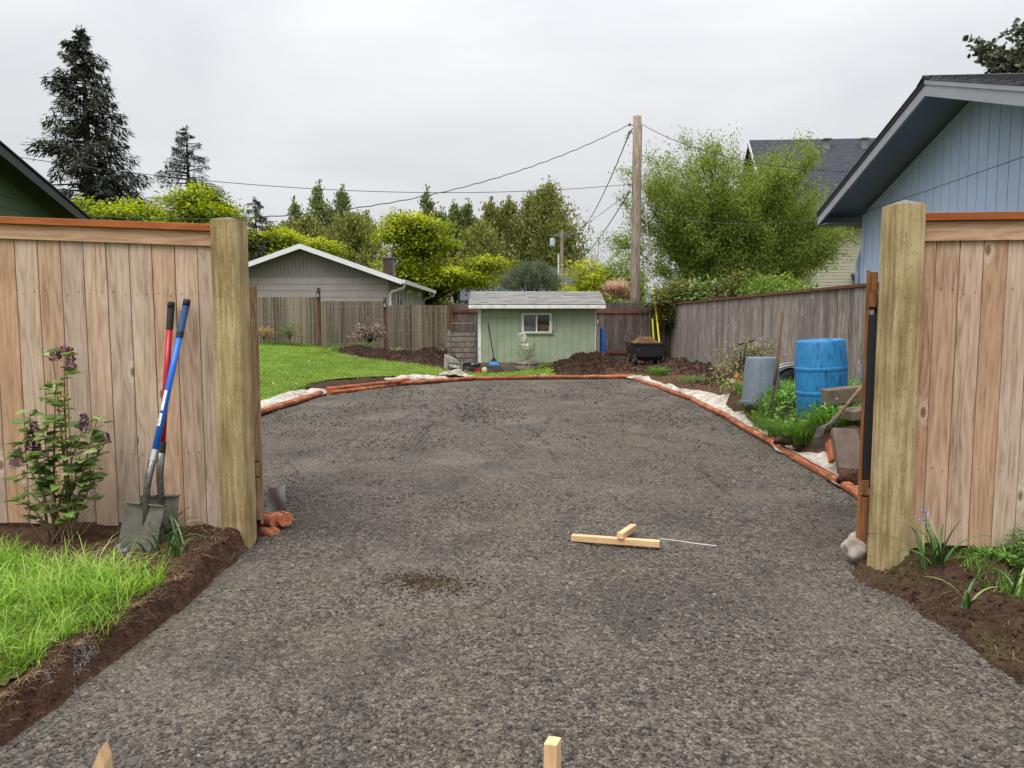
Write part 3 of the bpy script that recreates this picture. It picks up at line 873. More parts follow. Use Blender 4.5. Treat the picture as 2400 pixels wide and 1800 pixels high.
# ------------------------------------------------------------------ shovels leaning on the left fence
STEEL = paint('worn_steel', (.20, .195, .185), .38, .25, 30, metal=.75, dirt=h((92, 84, 72)), dirt_sc=9, dirt_amt=.8)
BLADE = paint('muddy_blade', h((112, 108, 98)), .5, .2, 12, metal=.35, dirt=h((88, 80, 66)), dirt_sc=7, dirt_amt=.7)
BLUEF = paint('blue_fiberglass', h((28, 108, 212)), .35, .06, 6, spec=.5)
REDF = paint('red_fiberglass', h((178, 20, 38)), .35, .08, 6, spec=.5)
RUBBER = paint('black_rubber', (.018, .018, .02), .6, .2, 20)
BLUEG = paint('blue_grip', h((54, 84, 128)), .7, .15, 40)
WHITEL = paint('white_sticker', (.75, .76, .77), .5, .05)
BLACKL = paint('black_print', (.03, .03, .035), .6, .05)
SILVER = paint('bare_steel', (.55, .55, .54), .25, .08, 30, metal=.9)
def shovel(label, base, top, twist, hm, gripm, endm, fer, wide=.215, grip0=.11):
    t = thing('shovel', label, 'shovel', base)
    b, tp = Vector(base), Vector(top)
    L = (tp - b)
    ax = L.normalized()
    Ln = L.length
    side = Vector((math.cos(twist), math.sin(twist), 0)); side = (side - ax * side.dot(ax)).normalized()
    fr = side.cross(ax).normalized()      # points towards the camera
    loc = lambda s, a, f: side * s + ax * a + fr * f
    # blade: square, turned up at the sides, with a step along the top
    m = MB()
    nu, nv = 9, 8
    hB = .27
    P = []
    for sgn in (0, 1):
        for j in range(nv):
            v = j / (nv - 1)
            for i in range(nu):
                u = i / (nu - 1) * 2 - 1
                dish = .022 * (abs(u) ** 2.2) + .012 * v - .020 * math.exp(-(u / .18) ** 2) * max(0, v - .35)
                wv = wide / 2 * (0.97 + .05 * v)
                bott = -.012 * (1 - u * u) * (1 - v)
                P.append(loc(u * wv, .0 + v * hB + bott, dish - .002 * sgn + .0))
    Fs = []
    q = nu * nv
    for j in range(nv - 1):
        for i in range(nu - 1):
            a = j * nu + i
            Fs.append((a, a + 1, a + nu + 1, a + nu)); Fs.append((q + a, q + a + nu, q + a + nu + 1, q + a + 1))
    m.add(P, Fs)
    for i in (0, 1):   # rolled footstep
        u0, u1 = (-.98, -.22) if i == 0 else (.22, .98)
        m.hexa([loc(u0 * wide / 2, hB - .004, .045), loc(u1 * wide / 2, hB - .004, .04), loc(u1 * wide / 2, hB - .004, -.002), loc(u0 * wide / 2, hB - .004, .012),
                loc(u0 * wide / 2, hB + .004, .045), loc(u1 * wide / 2, hB + .004, .04), loc(u1 * wide / 2, hB + .004, -.002), loc(u0 * wide / 2, hB + .004, .012)])
    sharp(m.build('blade', BLADE, t))
    sock = [loc(0, .13, -.004), loc(0, .22, .0), loc(0, .29, .022), loc(0, .36, .045), loc(0, .43, .05), loc(0, .58, .035)]
    # handle line, slightly in front of the blade plane at the neck, meeting the top point
    m = MB(); m.tube(sock, [.004, .016, .020, .020, .021, .0205], 12); m.build('socket', STEEL, t, smooth=True)
    m = MB(); m.tube([loc(0, .52, .0405), loc(0, .585, .0345)], .0222, 14); m.build('ferrule', fer, t, smooth=False)
    a0 = Vector(sock[-1]); a1 = loc(0, Ln, 0)
    pt = lambda a: a0.lerp(a1, a)
    m = MB(); m.tube([pt(-.02), pt(.5), pt(1 - grip0 * 1.6)], [.0185, .018, .0175], 14); m.build('handle', hm, t, smooth=True)
    g0 = 1 - grip0 * 2.1
    m = MB(); m.tube([pt(g0), pt(g0 + .004), pt(.93), pt(1.0)], [.017, .0205, .0205, .0205], 14); m.build('grip', gripm, t, smooth=False)
    m = MB(); m.tube([pt(.955), pt(.99), pt(1.0), pt(1.004)], [.0215, .0215, .019, .010], 14); m.build('end_cap', endm, t, smooth=True)
    if gripm is BLUEG:
        m = MB(); m.tube([pt(g0 - .028), pt(g0 + .01)], .0216, 14); m.build('grip_band', endm, t)
    # stickers wrap the front of the handle
    def sticker(a, b, mt, nm, off=.0186, arc=(-.5, .9)):
        m = MB(); P = []
        dirn = (a1 - a0).normalized()
        s2 = (side - dirn * side.dot(dirn)).normalized(); f2 = s2.cross(dirn)
        k = 6
        for e_ in (a, b):
            for i in range(k + 1):
                an = arc[0] + (arc[1] - arc[0]) * i / k
                P.append(pt(e_) + (f2 * math.cos(an) + s2 * math.sin(an)) * off)
        m.add(P, [(i, i + 1, i + k + 2, i + k + 1) for i in range(k)])
        return m.build(nm, mt, t)
    if hm is BLUEF:
        sticker(.255, .385, WHITEL, 'sticker', .0188, (-.95, .25)); sticker(.155, .235, WHITEL, 'sticker', .0188, (-.95, .25))
        for a in (.165, .172, .18, .19, .2, .212, .222): sticker(a, a + .003, BLACKL, 'sticker_print', .0191, (-.8, RNG.uniform(-.5, .1)))
        for a in (.262, .268, .275, .312, .318, .36): sticker(a, a + .002, BLACKL, 'sticker_print', .0191, (-.8, RNG.uniform(-.6, -.2)))
    else:
        for a in np.arange(.07, .19, .009): sticker(float(a), float(a) + RNG.uniform(.004, .008), WHITEL, 'worn_lettering', .0188, (RNG.uniform(-.9, -.5), RNG.uniform(-.2, .2)))
    return t
shovel('red handled square shovel with black grip behind the blue one', (-2.09, 4.33, .13), (-2.085, 4.595, 1.545), .10, REDF, RUBBER, RUBBER, RUBBER, .215, .095)
shovel('blue handled square shovel with grey blue grip leaning on the fence', (-2.145, 4.18, .115), (-1.982, 4.585, 1.56), .05, BLUEF, BLUEG, RUBBER, SILVER, .22, .11)

# ------------------------------------------------------------------ lilac bush
LIL = [leafm('lilac_leaf_%d' % i, [c, c], .3, .45) for i, c in enumerate((h((76, 102, 48)), h((100, 126, 60)), h((126, 150, 78)), h((152, 170, 104))))]
BARK1 = paint('lilac_bark', h((122, 102, 82)), .9, .25, 30)
DEADS = paint('dry_twig', h((166, 140, 110)), .9, .2, 30)
def lilac():
    base = Vector((-2.66, 4.33, .13))
    t = thing('lilac_bush', 'young lilac bush with purple flower spikes before the left fence', 'bush', base)
    tips = [(125, 850), (150, 830), (70, 985), (45, 1060), (35, 1130), (195, 1000), (230, 975), (245, 1040), (225, 1120), (185, 1080), (100, 1010), (150, 960), (130, 905), (215, 1170), (90, 1085), (170, 1150), (60, 1180)]
    m = MB(); leaves = []
    for k, (px, py) in enumerate(tips):
        Y = 4.33 + RNG.uniform(-.14, .14)
        tip = at(px, py, Y) - base
        b0 = Vector((RNG.uniform(-.06, .06), RNG.uniform(-.05, .05), -.03))
        mid = b0.lerp(tip, .5) + Vector((-.25 * (tip.x - b0.x), 0, .05)) * .6
        path = []
        for i in range(9):
            s_ = i / 8
            path.append(b0 * (1 - s_) ** 2 + mid * 2 * s_ * (1 - s_) + tip * s_ * s_)
        r0 = .008 if k % 3 else .011
        m.tube(path, [r0 * (1 - .75 * i / 8) for i in range(9)], 6)
        for i in range(3 if tip.z > .5 else 2, 9):
            s_ = i / 8
            if s_ < .38: continue
            d = (path[i] - path[i - 1]).normalized()
            for q_ in range(2):
                a = RNG.uniform(0, 6.28)
                out = Vector((math.cos(a), math.sin(a) * .8, .35))
                if RNG.random() < .9: leaves.append((path[i] + d * RNG.uniform(-.02, .02), out))
            if RNG.random() < .75:
                a = RNG.uniform(0, 6.28); L_ = RNG.uniform(.05, .11)
                e_ = path[i] + Vector((math.cos(a) * L_, math.sin(a) * L_ * .6, L_ * .6))
                m.tube([path[i], path[i].lerp(e_, .5) + Vector((0, 0, .01)), e_], [.003, .0025, .0018], 5)
                for q_ in range(3):
                    aa = RNG.uniform(0, 6.28)
                    leaves.append((e_ + Vector((0, 0, RNG.uniform(-.03, .01))), Vector((math.cos(aa), math.sin(aa), .3))))
    m.build('stem', BARK1, t, smooth=True)
    d_ = MB()
    for k in range(26):
        a = RNG.uniform(-1.1, 1.1); L_ = RNG.uniform(.2, .55)
        b0 = Vector((RNG.uniform(-.1, .1), RNG.uniform(-.06, .06), -.02))
        e_ = b0 + Vector((math.sin(a) * L_ * .7, RNG.uniform(-.1, .1), L_ * math.cos(a)))
        d_.tube([b0, b0.lerp(e_, .5) + Vector((0, 0, .03)), e_], [.003, .0022, .001], 5)
    d_.build('dry_twig', DEADS, t)
    # heart shaped leaf mesh shared by every leaf
    me = []
    for mt in LIL:
        lm = bpy.data.meshes.new('leaf')
        V = [(0, 0, 0), (.020, .003, .004), (.027, .018, .006), (.017, .042, .004), (0, .066, -.006), (-.017, .042, .004), (-.027, .018, .006), (-.020, .003, .004), (0, .02, -.001), (0, .042, -.001)]
        lm.from_pydata(V, [], [(0, 1, 8), (1, 2, 8), (2, 3, 9, 8), (3, 4, 9), (4, 5, 9), (5, 6, 8, 9), (6, 7, 8), (7, 0, 8)])
        lm.materials.append(mt); me.append(lm)
    RNG.shuffle(leaves)
    for p, out in leaves[:298]:
        o = bpy.data.objects.new('leaf', RNG.choice(me))
        link(o, t)
        y = out.normalized(); y.z += RNG.uniform(-.5, .1); y.normalize()
        x = y.cross(Vector((RNG.uniform(-.4, .4), RNG.uniform(-.6, .1), 1))).normalized()
        z = x.cross(y)
        s_ = RNG.uniform(.9, 1.6)
        o.matrix_local = Matrix.Translation(p) @ Matrix((x, y, z)).transposed().to_4x4() @ Matrix.Scale(s_, 4)
    FL = [leafm('lilac_flower', [h((70, 26, 58)), h((112, 60, 100)), h((160, 112, 150))], .2), leafm('lilac_flower_open', [h((128, 78, 118)), h((178, 138, 172)), h((214, 186, 210))], .2)]
    for (px, py, hgt, op) in ((130, 830, .07, 0), (150, 822, .06, 0), (165, 840, .12, 0), (80, 1002, .07, 0), (72, 1035, .12, 0), (42, 1072, .11, 1), (30, 1085, .06, 1), (197, 990, .10, 0), (246, 1026, .06, 0), (86, 1052, .07, 0)):
        c = at(px, py, 4.30) - base
        n = int(3200 * hgt)
        zz_ = NP.random(n) ; r = (.012 + .016 * (1 - zz_)) * np.sqrt(NP.random(n)); a = NP.random(n) * 6.28
        pos = np.stack([c.x + r * np.cos(a), c.y + r * np.sin(a), c.z - hgt / 2 + zz_ * hgt], 1)
        fw = np.stack([np.cos(a), np.sin(a), NP.normal(size=n) * .6], 1)
        scatter('flower_spike', LEAF, LEAF_F, pos, basis(fw, rvec(n)), .009 + .007 * NP.random(n), FL[op], t, rnd=np.clip(NP.random(n) - .25 * zz_ + .1, 0, 1))
lilac()

# bluebells: strap leaves and small flower stems
FLB = leafm('bluebell_flower', [h((118, 112, 178)), h((160, 154, 214)), h((196, 192, 234))], .2)
def bluebell(label, c, n, L_, spread, flow):
    t = thing('bluebell_plant', label, 'plant', c)
    for k in range(n):
        a = RNG.uniform(0, 6.28); L1 = L_ * RNG.uniform(.55, 1.1); dr = RNG.uniform(.4, 1.25)
        wd = RNG.uniform(.010, .016)
        b0 = Vector((RNG.uniform(-spread, spread), RNG.uniform(-spread, spread) * .6, -.01))
        P = []
        for i in range(7):
            s_ = i / 6
            c_ = b0 + Vector((math.cos(a), math.sin(a), 0)) * (L1 * dr * .75 * s_ ** 1.4) + Vector((0, 0, L1 * (s_ - .55 * dr * s_ ** 2.2)))
            sd = Vector((-math.sin(a), math.cos(a), 0)) * wd / 2 * (1 - s_ ** 3)
            P += [c_ - sd + Vector((0, 0, .002)), c_ - Vector((0, 0, .001)), c_ + sd + Vector((0, 0, .002))]
        m = MB(); m.add(P, [f for i in range(6) for f in ((3 * i, 3 * i + 1, 3 * i + 4, 3 * i + 3), (3 * i + 1, 3 * i + 2, 3 * i + 5, 3 * i + 4))])
        o = m.build('leaf', STRAP, t, smooth=True)
        at_ = o.data.attributes.new('rnd', 'FLOAT', 'POINT'); at_.data.foreach_set('value', [RNG.random() ** 1.4] * len(P))
    for (fx, fy, fz) in flow:
        m = MB(); tip = Vector((fx, fy, fz))
        m.tube([(fx * .2, fy * .2, 0), (fx * .7, fy * .7, fz * .6), tip], [.0025, .002, .0015], 6)
        s_ = m.build('flower_stem', STRAP, t)
        n2 = 60
        cl_ = NP.integers(0, 4, n2)
        pos = np.stack([fx + NP.normal(size=n2) * .006 + (cl_ % 2 - .5) * .02, fy + NP.normal(size=n2) * .006, fz - cl_ * .028 + NP.normal(size=n2) * .004], 1)
        scatter('flower', LEAF, LEAF_F, pos, basis(rvec(n2), rvec(n2)), .010 + .006 * NP.random(n2), FLB, t)
p = gnd(385, 1262, .13); bluebell('bluebell clump with drooping leaves at the shovel blades', p, 30, .34, .06, [(-.06, -.1, .2)])
p = gnd(395, 1302, .12); bluebell('flattened bluebell leaves on the turf edge below the shovels', p, 26, .30, .12, [(-.26, -.02, .06), (-.2, -.06, .05)])
p = gnd(2185, 1330, .13); bluebell('bluebell plant with violet flowers beside the right post', p, 28, .36, .05, [(-.02, .06, .30)])
p = gnd(2262, 1420, .11); bluebell('uprooted bluebell shoots on the right bank edge', p, 8, .24, .02, [])
p = gnd(2390, 1400, .12); bluebell('bluebell leaves at the right edge of the bare soil', p, 7, .26, .04, [])
# cut leaf weeds at the right fence foot
WEED = leafm('cut_leaf_weed', [h((52, 88, 32)), h((80, 120, 46)), h((112, 150, 66)), h((146, 176, 92))], .3)
n = 5200
q = np.stack([2.56 + .8 * NP.random(n), 3.70 + .42 * NP.random(n)], 1)
q = q[(q[:, 0] - 2.62) + (q[:, 1] - 3.78) * 1.2 > .12]; n = len(q)
ps = on_ground(q, .02); ps[:, 2] += NP.random(n) * .17 * ss(2.55, 2.95, q[:, 0])
a = NP.random(n) * 6.28
tag(scatter('weed_patch', np.array([(0, 0, 0), (.10, .5, .02), (0, 1, -.05), (-.10, .5, .02)]), LEAF_F, ps, basis(np.stack([np.cos(a), np.sin(a), .3 + NP.normal(size=n) * .4], 1), np.tile([0, 0, 1.0], (n, 1)) + .3 * rvec(n)),
            .03 + .03 * NP.random(n), WEED), 'feathery green weeds at the foot of the right cedar fence', 'weeds', kind='stuff')
n = 1600
q = np.stack([2.35 + 1.0 * NP.random(n), 3.4 + .65 * NP.random(n)], 1)
tag(blades('bank_grass', on_ground(q), .03 + .07 * NP.random(n), .002 + .002 * NP.random(n), .4 + NP.random(n), GRASS_W), 'thin grass on the bare soil at the right edge', 'grass', kind='stuff')
n = 700
q = np.stack([1.85 + 1.5 * NP.random(n), 2.7 + 1.3 * NP.random(n)], 1); q = q[dpoly(q[:, 0], q[:, 1]) > .0]; n = len(q)
tag(blades('straw_litter', on_ground(q, .003), .012 + .02 * NP.random(n), np.full(n, .0016), 1.5 + 2 * NP.random(n), STRAW), 'straw and root bits on the right bank', 'straw', kind='stuff')
n = 800
q = np.stack([-2.5 + 1.1 * NP.random(n), 4.0 + .7 * NP.random(n)], 1); q = q[dpoly(q[:, 0], q[:, 1]) > -.05]; n = len(q)
tag(blades('root_litter', on_ground(q, .003), .015 + .03 * NP.random(n), np.full(n, .0015), 1.2 + 2 * NP.random(n), STRAW), 'dry roots on the soil at the left post', 'roots', kind='stuff')

# ------------------------------------------------------------------ stakes, offcuts, string
def stake(label, c, top, wd, rz, pointed):
    t = tag(None or bpy.data.objects.new('wooden_stake', None), label, 'stake', 'pine survey stakes in the gravel'); link(t)
    t.location = (c[0], c[1], 0); t.rotation_euler = (0, 0, rz)
    m = MB(); w_ = wd / 2
    if pointed:
        m.hexa([(-w_, -w_, -.1), (w_, -w_, -.1), (w_, w_, -.1), (-w_, w_, -.1), (-w_, -w_, top - .10), (w_, -w_, top - .045), (w_, w_, top - .045), (-w_, w_, top - .10)])
        m.add([(-w_, -w_, top - .10), (w_, -w_, top - .045), (w_, w_, top - .045), (-w_, w_, top - .10), (w_ * .55, -w_, top), (w_ * .55, w_, top)], [(0, 1, 4), (2, 3, 5), (0, 4, 5, 3), (1, 2, 5, 4)])
    else:
        m.hexa([(-w_, -w_, -.1), (w_, -w_, -.1), (w_, w_, -.1), (-w_, w_, -.1), (-w_, -w_, top - .005), (w_, -w_, top), (w_, w_, top + .004), (-w_, w_, top)])
    m.build('shaft', PINEZ, t)
    return t
p = at(238, 1748, 2.1); stake('pointed pine stake at the bottom left corner of the gravel', (p.x - .012, 2.1), p.z, .055, .12, True)
p = at(1296, 1745, 2.08); stake('square topped pine stake at the bottom centre', (p.x, 2.1), p.z, .040, -.42, False)
a_, b_ = gnd(1340, 1268, .0), gnd(1546, 1284, .0)
m = MB(); m.beam((a_.x, a_.y, .024), (b_.x, b_.y, .026), .042, .040); tag(m.build('wood_offcut', PINE, None, bevel=.002), 'long pine offcut lying flat on the gravel under a shorter one', 'offcut', 'pine offcuts on the gravel')
d0 = a_.lerp(b_, .575); d1 = gnd(1479, 1244, 0)
dd = (gnd(1487, 1246) - gnd(1457, 1277)).normalized(); d0 = d0 - dd * .035
m = MB(); m.beam((d0.x, d0.y, .068), (d0.x + dd.x * .33, d0.y + dd.y * .33, .040), .042, .040); tag(m.build('wood_offcut', PINE, None, bevel=.002), 'short pine offcut resting crosswise on the longer one', 'offcut', 'pine offcuts on the gravel')
p0, p1 = gnd(1548, 1262, .02), gnd(1680, 1279, .02)
m = MB(); m.tube([p0, p0.lerp(p1, .3) + Vector((0, .01, -.003)), p0.lerp(p1, .7) - Vector((0, .01, 0)), p1], .0022, 5)
tag(m.build('string_line', WHITEL), 'white string lying on the gravel beside the pine offcuts', 'string')
# lime dust in the bank foot
n = 4200
q = np.stack([-1.722 + .020 * NP.normal(size=n), 2.66 + .34 * NP.random(n)], 1); q = q[fbm(q[:, 0], q[:, 1], 9.0, 3, 4) > -.02]
crumbs('lime_dust', on_ground(q, .0005), .0006, .0022, paint('lime_white', (.62, .63, .66), .9), 'white marking chalk on the foot of the left bank', 'chalk')

# ------------------------------------------------------------------ landscape timbers (orange stained, two flat sides)
TIMBER = wood('timber_stain', [(.2, h((128, 72, 46))), (.42, h((186, 112, 74))), (.62, h((210, 136, 96))), (.9, h((218, 152, 114)))], [(1, 1, 1), (.94, .9, .88), (.9, .82, .76)], axis='x', ring=5, streak=.5, fine=40, bumpd=.004, dirt=(h((70, 54, 42)), .75))
TIMBERL = wood('timber_fresh', [(.2, h((178, 104, 70))), (.45, h((214, 140, 100))), (.9, h((228, 162, 122)))], [(1, 1, 1)], axis='x', ring=5, streak=.5, fine=40, bumpd=.004, dirt=(h((60, 48, 40)), .5))
def timber(label, a, b, z0, z1=None, r=.05, cut=False):
    a, b = Vector((a[0], a[1], 0)), Vector((b[0], b[1], 0))
    d = b - a; L_ = d.length
    t = bpy.data.objects.new('landscape_timber', None); link(t)
    z1 = z0 if z1 is None else z1
    t.location = (a.x, a.y, z0); t.rotation_euler = (0, -math.atan2(z1 - z0, L_), math.atan2(d.y, d.x))
    tag(t, label, 'timber', 'orange landscape timbers edging the gravel')
    prof = [(math.cos(k * math.pi / 6) * r * 1.12, max(-.86, min(.86, math.sin(k * math.pi / 6))) * r) for k in range(12)]
    m = MB(); P = []; seg = 14 if L_ > 1 else 2
    jj = 1.0 if L_ > 1 else .15
    for i in range(seg + 1):
        s_ = i / seg
        wob = (.006 * math.sin(s_ * 5 + a.x * 3) + RNG.uniform(-.003, .003)) * jj
        for y, z in prof:
            P.append((s_ * L_, y * (1 + RNG.uniform(-.05, .05) * jj) + wob, z * (1 + RNG.uniform(-.06, .06) * jj) + wob * .6))
    Fs = [tuple(range(12)), tuple(reversed(range(seg * 12, seg * 12 + 12)))]
    Fs += [(i * 12 + k, (i + 1) * 12 + k, (i + 1) * 12 + (k + 1) % 12, i * 12 + (k + 1) % 12) for i in range(seg) for k in range(12)]
    m.add(P, Fs)
    sharp(m.build('log', TIMBER if L_ > 1 else TIMBERL, t), 50)
    # dried split along the top
    ck = MB(); pts = []
    for i in range(9):
        s_ = .08 + .84 * i / 8
        pts.append((s_ * L_, .012 * math.sin(i * 1.7 + a.y), r * .885))
    for p_, q_ in zip(pts[:-1], pts[1:]):
        ck.beam(p_, q_, .005, .003)
    ck.build('crack', paint('crack_%d' % int(abs(a.x * 1000 + a.y * 100)), (.03, .015, .01), 1.0), t)
    return t
E = [(2.86, 17.72), (3.06, 15.4), (3.17, 13.0), (3.12, 10.7), (2.98, 8.45), (2.83, 6.15), (2.68, 4.4)]
nmr = ['farthest', 'second farthest', 'third', 'fourth', 'nearest full', 'gate side']
lab = ['landscape timber on the right edge under the crumpled fabric at the far corner', 'landscape timber on the right edge beside the rose bush', 'landscape timber on the right edge beside the grey bin',
       'landscape timber on the right edge in front of the blue barrel', 'landscape timber on the right edge beside the dark slab and white fabric', 'landscape timber on the right edge running behind the right gate']
for i in range(6):
    timber(lab[i], E[i], (E[i + 1][0] + .01, E[i + 1][1] + .03), .022, None, .042)
timber('landscape timber closing the gravel in front of the soil mound', (1.20, 17.66), (2.92, 17.78), .055)
timber('landscape timber closing the gravel in front of the green shed', (-1.12, 17.24), (1.18, 17.67), .055)
timber('landscape timber at the bend left of the green shed', (-2.45, 15.95), (-1.14, 17.2), .045)
timber('loose landscape timber lying raised on the left edge', (-3.52, 14.15), (-2.25, 16.25), .09, .10)
timber('landscape timber under the loose one on the left edge', (-3.46, 14.05), (-2.5, 15.85), .03)
timber('landscape timber on the left edge beside the left gate', (-3.78, 10.6), (-3.58, 13.9), .05)
a_ = at(622, 1252, 5.12); timber('short orange timber end beside the left post foot', (-1.86, 5.06), (-1.60, 4.95), .085, .085, .048)
timber('orange timber block against the end of the short timber', (-1.605, 5.03), (-1.535, 4.97), .085, .085, .050)
timber('orange timber half buried under the short timber end', (-1.74, 4.95), (-1.575, 4.87), .018, .018, .038)
# dark liner flap behind the left gate
m = MB(); P = []
for j in range(6):
    for i in range(6):
        u, v = i / 5, j / 5
        P.append((-1.80 + .17 * u - .02 * v * u, 5.36 + .05 * math.sin(u * 4 + v * 2), .02 + v * (.17 + .06 * u) + .01 * math.sin(u * 6)))
m.add(P, [(j * 6 + i, j * 6 + i + 1, j * 6 + i + 7, j * 6 + i + 6) for j in range(5) for i in range(5)])
tag(m.build('liner_flap', paint('dark_liner', h((184, 184, 190)), .7, .15, 8), None, smooth=True), 'dark grey liner flap standing behind the left gate', 'liner')

# ------------------------------------------------------------------ white geotextile
def m_fab():
    t = NT('geotextile')
    p = t.pos()
    c = t.ramp(t.noise(p, 9, 6, .65), [(.35, h((150, 140, 128))), (.55, h((188, 180, 169))), (.75, h((206, 199, 190)))])
    c = t.mix(t.ramp(t.noise(p, 3.2, 6, .7), [(.46, 0.0), (.64, .7)]), c, h((122, 104, 88)))
    t.bump(t.noise(p, 30, 5, .6), .5, .012)
    return t.fin(c, .9, spec=.1)
FAB = m_fab()
def fabric(label, path, seed, nw=14, bunch=.035):
    """path: (x, y, half width, lift) stations; crumpled strip folded over the timbers"""
    n = 64
    P_ = np.array(path, float)
    tt = np.linspace(0, len(P_) - 1, n)
    C = np.stack([np.interp(tt, range(len(P_)), P_[:, k]) for k in range(4)], 1)
    d = np.gradient(C[:, :2], axis=0); d /= np.linalg.norm(d, axis=1, keepdims=True)
    nr = np.stack([-d[:, 1], d[:, 0]], 1)
    V = np.zeros((n, nw, 3))
    for j in range(nw):
        v = j / (nw - 1) * 2 - 1
        s_ = np.linspace(0, 1, n) * n * .12
        off = v * C[:, 2] * (1 + .5 * vn(s_ * 1.3, np.full(n, seed * 3.1 + j * .15), seed)) + .05 * vn(s_ * 2, np.full(n, 7.7), seed + 1)
        V[:, j, :2] = C[:, :2] + nr * off[:, None] + d * (.04 * vn(s_ * 3, np.full(n, j * .6), seed + 2))[:, None]
        fold = np.abs(vn(s_ * 1.5 + v * 1.6, np.full(n, v * 1.3 + seed), seed + 3)) * 2
        g = np.maximum(T(V[:, j, 0], V[:, j, 1], False), .0)
        V[:, j, 2] = g + .014 + C[:, 3] * (1 - v * v * .8) * (.5 + .5 * fold) + bunch * fold * .5
    idx = np.arange(n * nw).reshape(n, nw)
    q_ = np.stack([idx[:-1, :-1], idx[:-1, 1:], idx[1:, 1:], idx[1:, :-1]], -1).reshape(-1, 4)
    o = mesh_np('geotextile', V.reshape(-1, 3), [q_], FAB, None, None, True)
    return tag(o, label, 'fabric', 'white geotextile along the gravel edge')
fabric('twisted white fabric bunched over the far right corner timber', [(2.75, 17.85, .09, .08), (3.03, 17.2, .10, .13), (3.10, 16.2, .10, .10), (3.2, 15.2, .09, .10), (3.28, 14.4, .05, .03)], 3)
fabric('white fabric folded wide beside the gravel near the rose bush', [(3.3, 14.5, .05, .03), (3.42, 13.6, .18, .03), (3.40, 12.6, .19, .05), (3.28, 11.7, .12, .08), (3.2, 11.1, .05, .04)], 5)
fabric('long strip of white fabric below the weedy bed', [(3.22, 11.2, .06, .06), (3.15, 10.2, .08, .07), (3.08, 9.3, .08, .06), (3.06, 8.5, .09, .03), (3.02, 8.0, .05, .02)], 8)
fabric('muddy white fabric spread in front of the dark slab', [(2.96, 8.3, .05, .01), (3.00, 7.6, .11, .02), (3.00, 7.0, .14, .02), (2.92, 6.4, .11, .02), (2.88, 5.7, .09, .02)], 11)
fabric('white fabric draped along the left edge by the lawn', [(-3.95, 11.0, .08, .06), (-3.88, 12.0, .12, .07), (-3.82, 13.0, .15, .07), (-3.66, 14.1, .14, .11), (-3.5, 14.6, .04, .02)], 14)
fabric('pale fabric showing behind the loose timber on the left', [(-2.75, 16.05, .04, .02), (-2.42, 16.35, .10, .06), (-1.9, 16.8, .09, .05), (-1.5, 17.1, .04, .01)], 17)
fabric('white fabric standing up at the bend near the mower', [(-1.7, 17.12, .04, .02), (-1.36, 17.40, .09, .16), (-1.20, 17.48, .10, .20), (-1.0, 17.46, .08, .05), (-.7, 17.48, .03, .01)], 21)
fabric('small fold of pale fabric behind the front timber', [(.35, 17.8, .03, .02), (.8, 17.86, .08, .06), (1.3, 17.88, .04, .03)], 24, bunch=.02)
# wrapped stone-like bag at the right post foot
m = MB()
P = []; nu, nv = 26, 16
for j in range(nv):
    for i in range(nu):
        a, b = 2 * math.pi * i / nu, math.pi * j / (nv - 1)
        r_ = .92 + (.16 * math.sin(a * 3 + b * 4) + .12 * math.sin(a * 5 - b * 3 + 1) + .08 * abs(math.sin(a * 4 + b * 7))) * math.sin(b)
        P.append((2.045 + .075 * r_ * math.sin(b) * math.cos(a), 4.33 + .075 * r_ * math.sin(b) * math.sin(a), .09 + .10 * math.cos(b) * (1 + .2 * math.cos(a))))
m.add(P, [(j * nu + i, j * nu + (i + 1) % nu, (j + 1) * nu + (i + 1) % nu, (j + 1) * nu + i) for j in range(nv - 1) for i in range(nu)])
tag(m.build('geotextile', FAB, None, True), 'crumpled wad of pale fabric tucked behind the right post foot', 'fabric', 'white geotextile along the gravel edge')

# ------------------------------------------------------------------ weathered yard fences
FX0, FX1 = Vector((5.37, 10.9, 0)), Vector((5.20, 24.45, 0))
def far_fence(name, label, a, b, zb, zt, mats, bw, rails, cap=None, facing=None):
    a, b = Vector(a), Vector(b)
    d = b - a; L_ = d.length
    f = thing(name, label, 'fence', (a.x, a.y, 0), math.atan2(d.y, d.x))
    n = max(1, round(L_ / bw)); w_ = L_ / n
    zt2 = zt if isinstance(zt, tuple) else (zt, zt)
    zb2 = zb if isinstance(zb, tuple) else (zb, zb)
    for i in range(n):
        m = MB(); j = RNG.uniform(-.004, .004); s_ = i / n
        zz0, z1 = zb2[0] + (zb2[1] - zb2[0]) * s_, zt2[0] + (zt2[1] - zt2[0]) * s_
        m.bounds(i * w_ + .003, (i + 1) * w_ - .003, j - .009, j + .009, zz0 - .02 + RNG.uniform(-.01, .02), z1 + (RNG.uniform(-.012, .012) if cap is None else 0))
        m.build('board', mats, f)
    for (z, th, y) in rails:
        m = MB(); m.bounds(0, L_, y - .02, y + .02, z, z + th); m.build('rail', RAILST, f)
    if cap:
        m = MB()
        m.hexa([(0, -.055, zt2[0]), (L_, -.055, zt2[1]), (L_, .055, zt2[1]), (0, .055, zt2[0]), (0, -.055, zt2[0] + cap), (L_, -.055, zt2[1] + cap), (L_, .055, zt2[1] + cap), (0, .055, zt2[0] + cap)])
        m.build('cap_rail', RAILST, f)
    return f
ff = far_fence('board_fence', 'long weathered grey board fence with stained cap on the right', FX0, FX1, .08, (1.925, 1.875), GREYW, .14, [(.4, .09, -.035), (1.5, .09, -.035)], .045)
